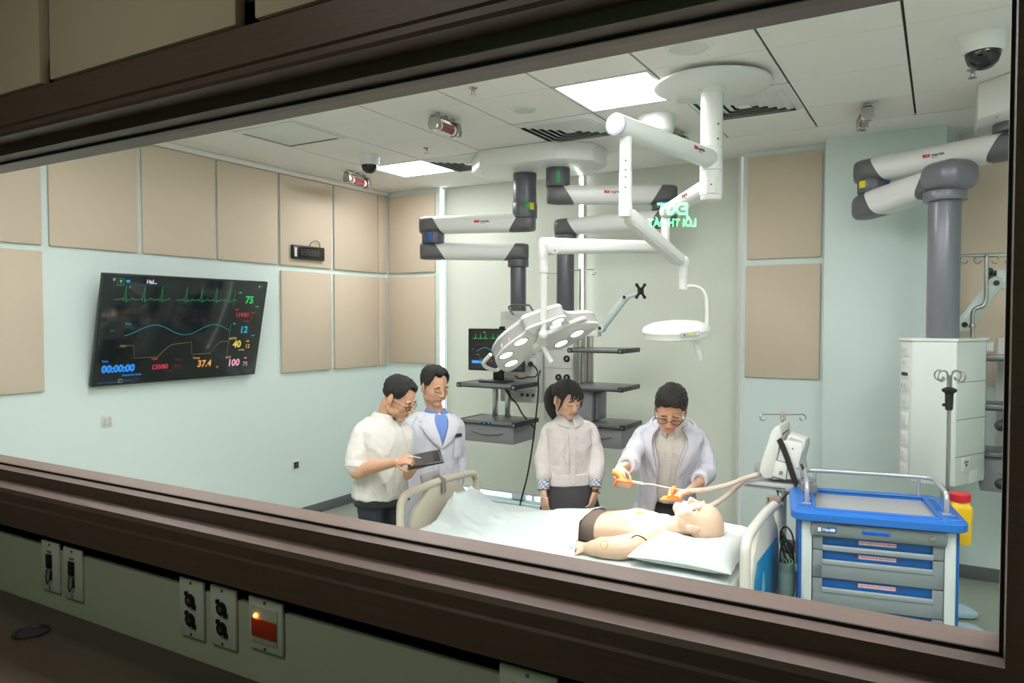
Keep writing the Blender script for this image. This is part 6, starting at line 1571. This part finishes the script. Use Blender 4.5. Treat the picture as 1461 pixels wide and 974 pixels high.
def wave_(out):
    a = nt_.nodes.new('ShaderNodeMath'); a.operation = 'MULTIPLY'; a.inputs[1].default_value = 48; nt_.links.new(out, a.inputs[0])
    c = nt_.nodes.new('ShaderNodeMath'); c.operation = 'FRACT'; nt_.links.new(a.outputs[0], c.inputs[0])
    d = nt_.nodes.new('ShaderNodeMath'); d.operation = 'LESS_THAN'; d.inputs[1].default_value = .22; nt_.links.new(c.outputs[0], d.inputs[0]); return d
a_, c_ = wave_(ck_.outputs['X']), wave_(ck_.outputs['Z']); mx_ = nt_.nodes.new('ShaderNodeMath'); mx_.operation = 'MAXIMUM'; nt_.links.new(a_.outputs[0], mx_.inputs[0]); nt_.links.new(c_.outputs[0], mx_.inputs[1])
cm_ = nt_.nodes.new('ShaderNodeMix'); cm_.data_type = 'RGBA'; cm_.inputs[6].default_value = C(226, 228, 234); cm_.inputs[7].default_value = C(96, 108, 140); nt_.links.new(mx_.outputs[0], cm_.inputs[0]); nt_.links.new(cm_.outputs[2], nt_.nodes['Principled BSDF'].inputs['Base Color'])
nt_.nodes.remove(br_)
for el_, wr_, px0 in ((elR, wrR, 0), (elL, wrL, 1)):
    a0 = wr_+(el_-wr_)*.50; a1 = wr_+(el_-wr_)*.14; dv = a1-a0; L_ = dv.length
    b = MB(); b.lathe([(.040, 0), (.044, .004), (.044, L_-.004), (.042, L_), (.030, L_), (.030, L_*.8)], a0, dv, 24); b.build('cuff', plaid, wom, label='blue and white checked cuff')
q = wrL+(elL-wrL)*.03; dv = (elL-wrL).normalized(); b = MB(); b.lathe([(.026, -.012), (.0285, -.010), (.0285, .010), (.026, .012)], q, dv, 22); wt = b.build('watch_strap', mat('strap_brown', C(88, 52, 40), .5), wom, label='brown watch strap')
b = MB(); qq = q+(-FH*.4+_R*.9).normalized()*.027; b.cyl(qq, qq+(-FH*.4+_R*.9).normalized()*.008, .014, n=18, bev=.002); b.build('watch_case', steel, wt)
q = wrR+dnR*.012; b = MB(); b.tube([q+(_R*math.cos(a)*.028+FH*math.sin(a)*.026)+dnR*.010*math.cos(a) for a in [2*PI*i/22 for i in range(22)]], .0025, 6, closed=True); b.build('bracelet', button_m, wom)
mb = MB()
rs = []
for t, k in ((.10, .0), (0, .012), (-.15, .03), (-.4, .05), (-.8, .065), (-1.05, .07)):
    rs.append([Tw.S(360*i/40, max(t, -.30), k) + Tw.ax*(min(0, t+.30)) for i in range(40)])
mb.loft(rs); cloth(mb, 'skirt', trous_g, wom, .009, 3, .007, 6, (1, 1, .15), 5)
shoes(wom, ank, V((Tw.f.x, Tw.f.y, 0)).normalized())
def limw(az):
    a = abs(az)
    if a < 38: return 62+6*math.sin(az*.5)+5*math.sin(az*.23)
    if a < 55: return 62+42*(a-38)/17
    if a < 80: return 104-10*(a-55)/25
    return 94+22*min(1, (a-80)/40)
hb_ = hair_cap(Hw, frw, upw, sW, limw, lambda az, ph: .013, .003, 2.2)
hr = hb_.build('hair', hair_m, wom, ang=60)
mb = MB(); bk_ = Hw-frw*.10+upw*.035
limb(mb, [bk_, J(790, 555, dW+.02), J(784.5, 566, dW+.03), J(785, 580, dW+.03), J(789, 592, dW+.03), J(794, 601, dW+.02)], [.030, .040, .044, .040, .028, .008], 14, 5)
cloth(mb, 'ponytail', hair_m, wom, .005, 3, .004, 30, (1.5, 1.5, .3), 4)
rt_ = frw.cross(upw)
for k in (-1, 1):
    p0 = Hw+(rt_*(k*.066)+frw*.045+upw*.035)*sW
    b = MB(); b.tube(spline([p0, p0+(rt_*(k*.012)-upw*.05+frw*.006)*sW, p0+(rt_*(k*.010)-upw*.095-frw*.01)*sW], 5), [.010, .009, .009, .008, .008, .007, .006, .005, .004, .003, .002], 8); b.build('hair_strand', hair_m, hr)
for i in range(9):
    x = -.045+.01*i; p0 = Hw+(rt_*x*.9+frw*.066+upw*.085)*sW; p1 = Hw+(rt_*(x*1.1+.003*math.sin(i*2))+frw*(.092-.35*x*x*10)+upw*(.062))*sW; p2 = Hw+(rt_*(x*1.15)+frw*(.089-3*x*x)+upw*(.034+.008*math.sin(i*1.7)))*sW
    b = MB(); b.tube(spline([p0, p1, p2], 4), [.006, .006, .006, .0055, .005, .0045, .004, .003, .0015], 7); b.build('fringe_lock', hair_m, hr)

# ------------------------------------------------ bending man in open white coat with the paddles
dD = 5.02
Nd = J(960, 602, dD-.06); Pd = J(951, 712, dD+.12)
fd_ = (-FH*.96-_R*.28).normalized()
Td = Torso(Pd, Nd, fd_, rows(1.0))
Hd = J(957, 584, dD-.19); sD = 1.24
frd = ((-FH*.93-_R*.30)*.80-UP*.58).normalized(); upd = (UP*.9+frd*.45-_R*-.08).normalized()
hm = MB(); head(hm, Hd, frd, upd, sD); limb(hm, [Nd-UP*.05, Nd+UP*.005, Hd-upd*.07-frd*.05], [.064, .060, .060], 16)
rest = MB(); Td.loft(rest, -.16, 1.0, -.016)
s1, e1_, w1 = J(916, 624, dD+.0), J(899, 661, dD-.18), J(884, 668, dD-.50)
s2, e2_, w2 = J(996, 628, dD+.0), J(1008, 674, dD-.10), J(984, 700, dD-.48)
limb(rest, [s1, e1_, w1], [.046, .038, .026], 14, 6); limb(rest, [s2, e2_, w2], [.046, .038, .026], 14, 6)
g1 = J(882, 679, dD-.56); g2 = J(960, 707, dD-.54)
hand(rest, w1, (g1-w1)*1.0+_R*.01, (UP*-.55+_R*.35-FH*-.35), 1, (1.0, 1.05, 1.1, 1.1), .6, .90, tcurl=.9)
hand(rest, w2, (g2-w2), (UP*-.75-FH*.2-_R*.2), -1, (.9, .95, 1.0, 1.0), .6, .92, tcurl=.9)
hips, knees, ank = legs_of(Td, V((Pd.x, Pd.y, Pd.z)), .085)
full_limbs(rest, Td, hips, knees, ank)
doc = build_body('person', 'man in glasses and open white coat bending over the bed with orange paddles', (Pd.x, Pd.y, 0), hm, Hd, frd, upd, sD, rest, skinA)
mb = MB(); Td.loft(mb, .0, .99, .004); cloth(mb, 'shirt', shirt_w, doc, .007, 3, .004, 10, (1, 1, .5), 6)
neck_collar(Td, Td.S(0, .985, 0)*.5+Td.S(180, .985, 0)*.5, Nd-Pd, 'collar', shirt_w, doc, .068, .034, .07, 16, .050, .036)
b = MB(); Td.strip(b, lambda u, v: (90+(u-.5)*8, .02+.88*v, .0125), 3, 16, .006); b.build('placket', shirt_w, doc)
for t in (.80, .64, .48, .32, .16):
    q = Td.S(90, t, .013); b = MB(); b.cyl(q, q+Td.f*.003, .0055, n=12); b.build('button', button_m, doc)
trousers(hips, knees, ank, Td, .06, 'trousers', trous_g, doc)
b = MB(); rs = [[Td.S(360*i/36, .03, o) + Td.ax*z for i in range(36)] for o, z in ((.006, -.03), (.014, -.03), (.014, .03), (.006, .03))]; b.loft(rs+[rs[0]], cap=False); b.build('belt', leather, doc)
shoes(doc, ank, V((Td.f.x, Td.f.y, 0)).normalized())
def open_coat(T, gaps, t0, off, sl, name, m, parent, flare=.0, seed=0):
    mb = MB(); rs = []; n = 40
    for i in range(23):
        t = t0+(.99-t0)*i/22
        for (a, ga), (c, gc) in zip(gaps, gaps[1:]):
            if a <= t <= c: g = ga+(gc-ga)*(t-a)/(c-a)
        ring = []; o = off+flare*max(0, .1-t)
        base = T.ax*min(0, t-T.rows[0][0])
        for k in range(n+1): th = 90+g+(360-2*g)*k/n; ring.append(T.S(th, max(t, T.rows[0][0]), o)+base)
        for k in range(n, -1, -1): th = 90+g+(360-2*g)*k/n; ring.append(T.S(th, max(t, T.rows[0][0]), o-.014)+base)
        rs.append(ring)
    mb.loft(rs)
    for pts, rad in sl: limb(mb, pts, rad, 16, 6)
    return cloth(mb, name, m, parent, .0065, 3, .017, 8, (1, 1, .5), seed)
def cuff(p_el, p_wr, k, r, m, parent, L=.05):
    a = V(p_el).lerp(V(p_wr), k); d = (V(p_wr)-V(p_el)).normalized()
    b = MB(); b.lathe([(r*.6, -.02), (r*.98, -.006), (r*1.03, L*.5), (r, L*.95), (r*.9, L+.004), (r*.62, L+.002), (r*.60, L*.5)], a, d, 24); return b.build('cuff', m, parent)
sl1 = ([s1+(Nd-s1)*.3+Td.ax*.02, s1, s1.lerp(e1_, .55)-_R*.01, e1_, e1_.lerp(w1, .22)], [.055, .066, .064, .062, .060])
sl2 = ([s2+(Nd-s2)*.3+Td.ax*.02, s2, s2.lerp(e2_, .55)+_R*.012, e2_, e2_.lerp(w2, .30)], [.055, .066, .064, .062, .058])
open_coat(Td, [(-.62, 24), (0, 17), (.3, 15), (.6, 17), (.85, 27), (1.0, 42)], -.60, .030, (sl1, sl2), 'coat', coat_w, doc, .09, 11)
cuff(e1_, w1, .24, .058, coat_w, doc, .05); cuff(e2_, w2, .33, .056, coat_w, doc, .05)
def lapel(T, k, parent, m, g_top=42, g_bot=16, t_top=.97, t_bot=.52, wid=26, off=.040, name='lapel'):
    def fn(u, v):
        t = t_top+(t_bot-t_top)*v; g = g_bot+(g_top-g_bot)*(1-v)**1.3
        w_ = wid*(1-v)**.8*(1.0 if v > .28 else .78+.3*v)+2
        return (90+k*(g-2+w_*u), t-.02*u, off-.010*u+.004*math.sin(PI*u))
    b = MB(); T.strip(b, fn, 6, 16, .006); return b.build(name, m, parent, ang=60)
def coat_collar(T, parent, m, off=.034, t=.955, g=44, wid=.05):
    rings = []; ax = T.ax.normalized(); c0 = (T.S(0, t, 0)+T.S(180, t, 0))/2
    for i in range(25):
        th = 90+g+(360-2*g)*i/24; fr_ = max(0, 1-min(i, 24-i)/5.0); p = T.S(th, t, off-.02); d = (p-c0); d = (d-ax*d.dot(ax)).normalized()
        q = p+ax*.022*(1-fr_*.5); o = p+d*.035-ax*(.028+.022*fr_)
        rings.append([p-d*.004, q-d*.004, q+d*.006, o+ax*.006, o, p+d*.006])
    b = MB(); b.loft(rings); return b.build('coat_collar', m, parent, ang=60)
for k in (-1, 1): lapel(Td, k, doc, coat_w, 34, 16, .985, .46, 34, .062)
coat_collar(Td, doc, coat_w, .054, .955, 38)
b = MB(); Td.strip(b, lambda u, v: (90+34+u*24, .60+.012*v, .036), 6, 2, .005); b.build('chest_pocket', coat_w, doc)
man_hair(Hd, frd, upd, sD, 5.0, 56, 76, 120, .028, doc)
glasses(Hd, frd, upd, sD, doc)
# paddles
orange = mat('paddle_orange', C(232, 112, 42), .4); padm = mat('paddle_metal', C(170, 160, 150), .3, metal=.4)
def paddle(hc_, pc, n, u, label):
    t = thing('paddle', pc, label, 'defibrillator paddle'); n = V(n).normalized(); u = (V(u)-n*V(u).dot(n)).normalized(); w_ = n.cross(u); rt3 = rot_from(u, w_, n)
    b = MB(); b.box(pc, (.105, .085, .014), .006, rt3); b.box(V(pc)-n*.012, (.08, .06, .016), .006, rt3); b.build('plate', orange, t)
    b = MB(); b.box(V(pc)+n*.0075, (.082, .064, .004), .001, rt3); b.build('electrode', padm, t, label='grey metal electrode face')
    b = MB(); h0 = V(pc)-n*.015; b.tube(spline([h0, h0.lerp(V(hc_), .5)-n*.012, V(hc_), V(hc_)+(V(hc_)-h0).normalized()*.03], 4), [.018, .018, .019, .020, .021, .021, .021, .021, .021, .021, .019, .017, .012], 12); b.build('handle', orange, t)
    return t
n1 = (-FH*.55-UP*.75-_R*.10); 
paddle(J(880, 675, dD-.56), J(889, 690, dD-.62), n1, _R*.9-UP*.25, 'orange hand paddle held out over the manikin\'s chest')
n2 = (-FH*.25-UP*.95)
paddle(J(961, 700, dD-.55), J(957, 712, dD-.58), n2, _R*.9+FH*.3, 'orange hand paddle held above the manikin\'s chin')
cd = thing('coiled_cable', J(905, 690, dD-.6), 'thin pale coiled cable running from the outstretched orange paddle to the breathing hose', 'cable')
c0, c1, c2, c3, c4 = J(902, 687, dD-.61), J(918, 690, dD-.6), J(945, 694, dD-.58), J(968, 698, dD-.56), J(986, 700, VY/1.0*.0+4.40)
b = MB(); co = []
for i in range(90):
    t = i/89; p = c0.lerp(c1, t); a = t*2*PI*9; co.append(p+UP*.006*math.sin(a)+(-FH)*.006*math.cos(a))
b.tube(co, .0028, 6); b.tube(spline([c1, J(932, 691, dD-.59), c2, c3, c4], 6), .0035, 7); b.build('cord', hose_m, cd)

# ------------------------------------------------ man with the tablet
dA = 4.82
Na = J(551, 595, dA+.02); Pa = J(543, 703, dA)
fa = (_R*.76-FH*.62).normalized()
Ta = Torso(Pa, Na, fa, rows(1.02, 1.06))
Ha = J(569, 569, dA-.02); sA = 1.18
fra = ((_R*.93-FH*.34)*.87-UP*.46).normalized(); upa = (UP*.95+fra*.42).normalized()
hm = MB(); head(hm, Ha, fra, upa, sA); limb(hm, [Na-UP*.05, Na+UP*.005, Ha-upa*.065-fra*.045], [.064, .060, .060], 16)
rest = MB(); Ta.loft(rest, -.16, 1.0, -.016)
s1, e1_, w1 = J(517, 622, dA-.08), J(508, 671, dA-.16), J(566, 659, dA-.34)
s2, e2_, w2 = J(572, 618, dA+.16), J(590, 668, dA+.10), J(590, 667, dA-.14)
e2_ = J(577, 674, dA+.06)
limb(rest, [s1, e1_, e1_.lerp(w1, .35), w1], [.050, .046, .042, .027], 14, 6); limb(rest, [s2, e2_, w2], [.046, .04, .028], 14, 6)
hand(rest, w1, (J(586, 653, dA-.40)-w1), (FH*.5-UP*.55+_R*.15), -1, (.75, .9, 1.0, 1.05), .5, .95, tcurl=.9)
hand(rest, w2, (J(616, 663, dA-.22)-w2), (UP*.95-_R*.1), 1, (.15, .18, .2, .3), .3, .95)
hips, knees, ank = legs_of(Ta, Pa, .085)
full_limbs(rest, Ta, hips, knees, ank)
mt_ = build_body('person', 'man in glasses and white short sleeved shirt writing on a tablet by the footboard', (Pa.x, Pa.y, 0), hm, Ha, fra, upa, sA, rest, skinA)
mb = MB(); Ta.loft(mb, -.06, .99, .019)
e1s = s1.lerp(e1_, .86)
limb(mb, [s1+(Na-s1)*.35+UP*.02, s1, s1.lerp(e1_, .5), e1s], [.06, .072, .074, .074], 18, 6)
e2s = s2.lerp(e2_, .72); limb(mb, [s2+(Na-s2)*.35+UP*.02, s2, e2s], [.056, .066, .066], 16, 6)
cloth(mb, 'shirt', shirt_w, mt_, .0065, 3, .017, 8, (1, 1, .6), 21)
cuff(s1, e1_, .80, .0765, shirt_w, mt_, .035)
neck_collar(Ta, Ta.S(0, .985, 0)*.5+Ta.S(180, .985, 0)*.5, Na-Pa, 'collar', shirt_w, mt_, .070, .036, .075, 12, .045, .042)
b = MB(); Ta.strip(b, lambda u, v: (90+(u-.5)*8, .0+.90*v, .030), 3, 16, .010); b.build('placket', shirt_w, mt_)
for t in (.84, .68, .52, .36, .20):
    q = Ta.S(90, t, .0305); b = MB(); b.cyl(q, q+Ta.f*.003, .0055, n=12); b.build('button', button_m, mt_)
b = MB(); Ta.strip(b, lambda u, v: (108+u*28, .56+.18*v, .029), 8, 6, .008); b.build('chest_pocket', shirt_w, mt_)
trousers(hips, knees, ank, Ta, -.03, 'trousers', trous, mt_, .006, .92, .003, -.05)
b = MB(); rs = [[Ta.S(360*i/36, -.085, o)+Ta.ax.normalized()*z for i in range(36)] for o, z in ((.008, -.018), (.016, -.018), (.016, .018), (.008, .018))]; b.loft(rs+[rs[0]], cap=False); be = b.build('belt', leather, mt_)
q = Ta.S(126, -.03, .02); b = MB(); b.box(q, (.05, .03, .05), .008, rot_from(Ta.r, Ta.f, UP)); b.build('belt_pouch', leather, be)
shoes(mt_, ank, V((Ta.f.x, Ta.f.y, 0)).normalized())
man_hair(Ha, fra, upa, sA, 9.0, 47, 76, 122, .021, mt_)
glasses(Ha, fra, upa, sA, mt_)
tc_ = J(606, 655, dA-.30)
n = (UP*.95-_R*.14-FH*.13).normalized(); u = (_R*.98+FH*.18); u = (u-n*u.dot(n)).normalized(); w_ = n.cross(u); rt3 = rot_from(u, w_, n)
tb = thing('tablet', tc_, 'black tablet computer held by the man with the short sleeved shirt', 'tablet')
b = MB(); b.box(tc_, (.215, .265, .012), .004, rt3); b.build('case', blackp, tb)
b = MB(); b.box(tc_+n*.0063, (.18, .23, .001), 0, rt3); b.build('display', mat('tablet_glass', C(40, 46, 56), .12), tb)
st = thing('stylus', J(590, 651, dA-.38), 'thin white stylus pen in the tablet man\'s fingers', 'pen')
b = MB(); b.cyl(J(583, 650.5, dA-.40), J(600, 653, dA-.34), .0045, .003, n=10); b.build('barrel', white_pl, st)

# ------------------------------------------------ man in buttoned white coat behind him
dB = 5.42
Nb = J(622, 588, dB); Pb = J(618, 695, dB)
fb_ = (_R*.42-FH*.90).normalized()
Tb = Torso(Pb, Nb, fb_, rows(.98))
Hb = J(620, 552, dB-.05); sB = 1.18
frb = ((_R*.62-FH*.78)*.96-UP*.26).normalized(); upb = (UP*.97+frb*.24).normalized()
hm = MB(); head(hm, Hb, frb, upb, sB); limb(hm, [Nb-UP*.05, Nb+UP*.005, Hb-upb*.07-frb*.035], [.062, .060, .060], 16)
rest = MB(); Tb.loft(rest, -.16, 1.0, -.016)
s1, e1_, w1 = J(585, 611, dB-.02), J(577, 655, dB+.04), J(590, 694, dB-.06)
s2, e2_, w2 = J(650, 611, dB+.10), J(655, 656, dB+.16), J(648, 700, dB+.06)
limb(rest, [s1, e1_, w1], [.046, .038, .026], 14, 6); limb(rest, [s2, e2_, w2], [.046, .038, .026], 14, 6)
hand(rest, w1, (-UP+_R*.1-FH*.1), (_R*.8+FH*.4), -1, (.25, .3, .35, .4), .25, .95); hand(rest, w2, (-UP-_R*.1), (-_R*.8+FH*.5), 1, (.25, .3, .35, .4), .25, .95)
hips, knees, ank = legs_of(Tb, Pb, .085)
full_limbs(rest, Tb, hips, knees, ank)
mc = build_body('person', 'man in buttoned white coat over blue shirt standing behind the man with the tablet', (Pb.x, Pb.y, 0), hm, Hb, frb, upb, sB, rest, skinA)
mb = MB(); rs = []
for t in [(-.55+1.54*i/26) for i in range(27)]:
    rs.append([Tb.S(360*k/40, max(t, -.16), .020+.05*max(0, .1-t))+Tb.ax*min(0, t+.16) for k in range(40)])
mb.loft(rs)
limb(mb, [s1+(Nb-s1)*.35+UP*.02, s1, s1.lerp(e1_, .5), e1_, e1_.lerp(w1, .85)], [.058, .068, .066, .062, .056], 16, 6)
limb(mb, [s2+(Nb-s2)*.35+UP*.02, s2, s2.lerp(e2_, .5), e2_, e2_.lerp(w2, .85)], [.058, .068, .066, .062, .056], 16, 6)
cloth(mb, 'coat', coat_w, mc, .0065, 3, .016, 8, (1, 1, .45), 31)
b = MB(); Tb.strip(b, lambda u, v: (90+(u-.5)*2*(2+15*(1-v)**1.2), .985-.34*v, .038-.004*abs(u-.5)), 10, 14, .009); b.build('shirt_front', shirt_b, mc)
b = MB(); Tb.strip(b, lambda u, v: (90+(u-.5)*3.4, .95-.30*v, .041), 2, 10, .004); b.build('shirt_placket', shirt_b, mc)
neck_collar(Tb, Tb.S(0, .985, 0)*.5+Tb.S(180, .985, 0)*.5, Nb-Pb, 'shirt_collar', shirt_b, mc, .067, .034, .07, 10, .055, .034)
for k in (-1, 1): lapel(Tb, k, mc, coat_w, 17, 2, .985, .58, 38, .054)
coat_collar(Tb, mc, coat_w, .044, .955, 34)
b = MB(); Tb.strip(b, lambda u, v: (88+u*6, -.15+.71*v, .040), 2, 16, .009); b.build('coat_front', coat_w, mc)
for t in (.50, .30, .10): q = Tb.S(92, t, .0405); b = MB(); b.cyl(q, q+Tb.f*.004, .009, n=14, bev=.001); b.build('button', button_m, mc)
b = MB(); Tb.strip(b, lambda u, v: (116+u*34, .42+.26*v, .038), 8, 6, .008); pk = b.build('chest_pocket', coat_w, mc)
b = MB(); Tb.strip(b, lambda u, v: (112+u*22, .70+.045*v, .046), 6, 2, .006); b.build('name_badge', mat('badge_black', C(40, 40, 44), .4), mc)
b = MB(); Tb.strip(b, lambda u, v: (122+u*36, -.05+.26*v, .038), 8, 6, .005); b.build('hip_pocket', coat_w, mc)
trousers(hips, knees, ank, Tb, .0, 'trousers', jeans, mc)
shoes(mc, ank, V((Tb.f.x, Tb.f.y, 0)).normalized())
man_hair(Hb, frb, upb, sB, 13.0, 46, 76, 120, .026, mc)
# ------------------------------------------------ loose cables of the first pendant
b = MB(); b.tube(spline([PY(771, 528, 5.6), PY(768, 540, 5.58), PY(768, 560, 5.55), PY(764, 600, 5.5), PY(759, 640, 5.5), PY(752, 680, 5.5), PY(742, 720, 5.5), PY(735, 760, 5.6), PY(733, 790, 5.7)], 8), .007, 8)
cb = b.build('power_cable', rubber, loc=PY(771, 528, 5.6)); tag(cb, 'long black power cable hanging from the pendant sockets to the floor', 'cable')
b = MB(); b.tube(spline([PY(720, 553, 5.5), PY(728, 566, 5.5), PY(738, 577, 5.48), PY(745, 590, 5.48), PY(756, 603, 5.45), PY(764, 612, 5.48)], 8), .007, 8)
cb = b.build('power_cable', rubber, loc=PY(720, 553, 5.5)); tag(cb, 'short black cable slanting under the monitor shelf of the pendant', 'cable')
b = MB(); b.tube(spline([PY(757, 519, 5.64), PY(762, 522, 5.6), PY(767, 530, 5.58), PY(764, 537, 5.56), PY(752, 538, 5.52), PY(742, 540, 5.45), PY(735, 536, 5.42)], 8), .007, 8); b.cyl(PY(757, 519, 5.65), PY(757, 519, 5.60), .022, n=16, bev=.004)
cb = b.build('power_cable', rubber, loc=PY(757, 519, 5.64)); tag(cb, 'black plug and cable looping from the pendant socket to the monitor', 'cable')
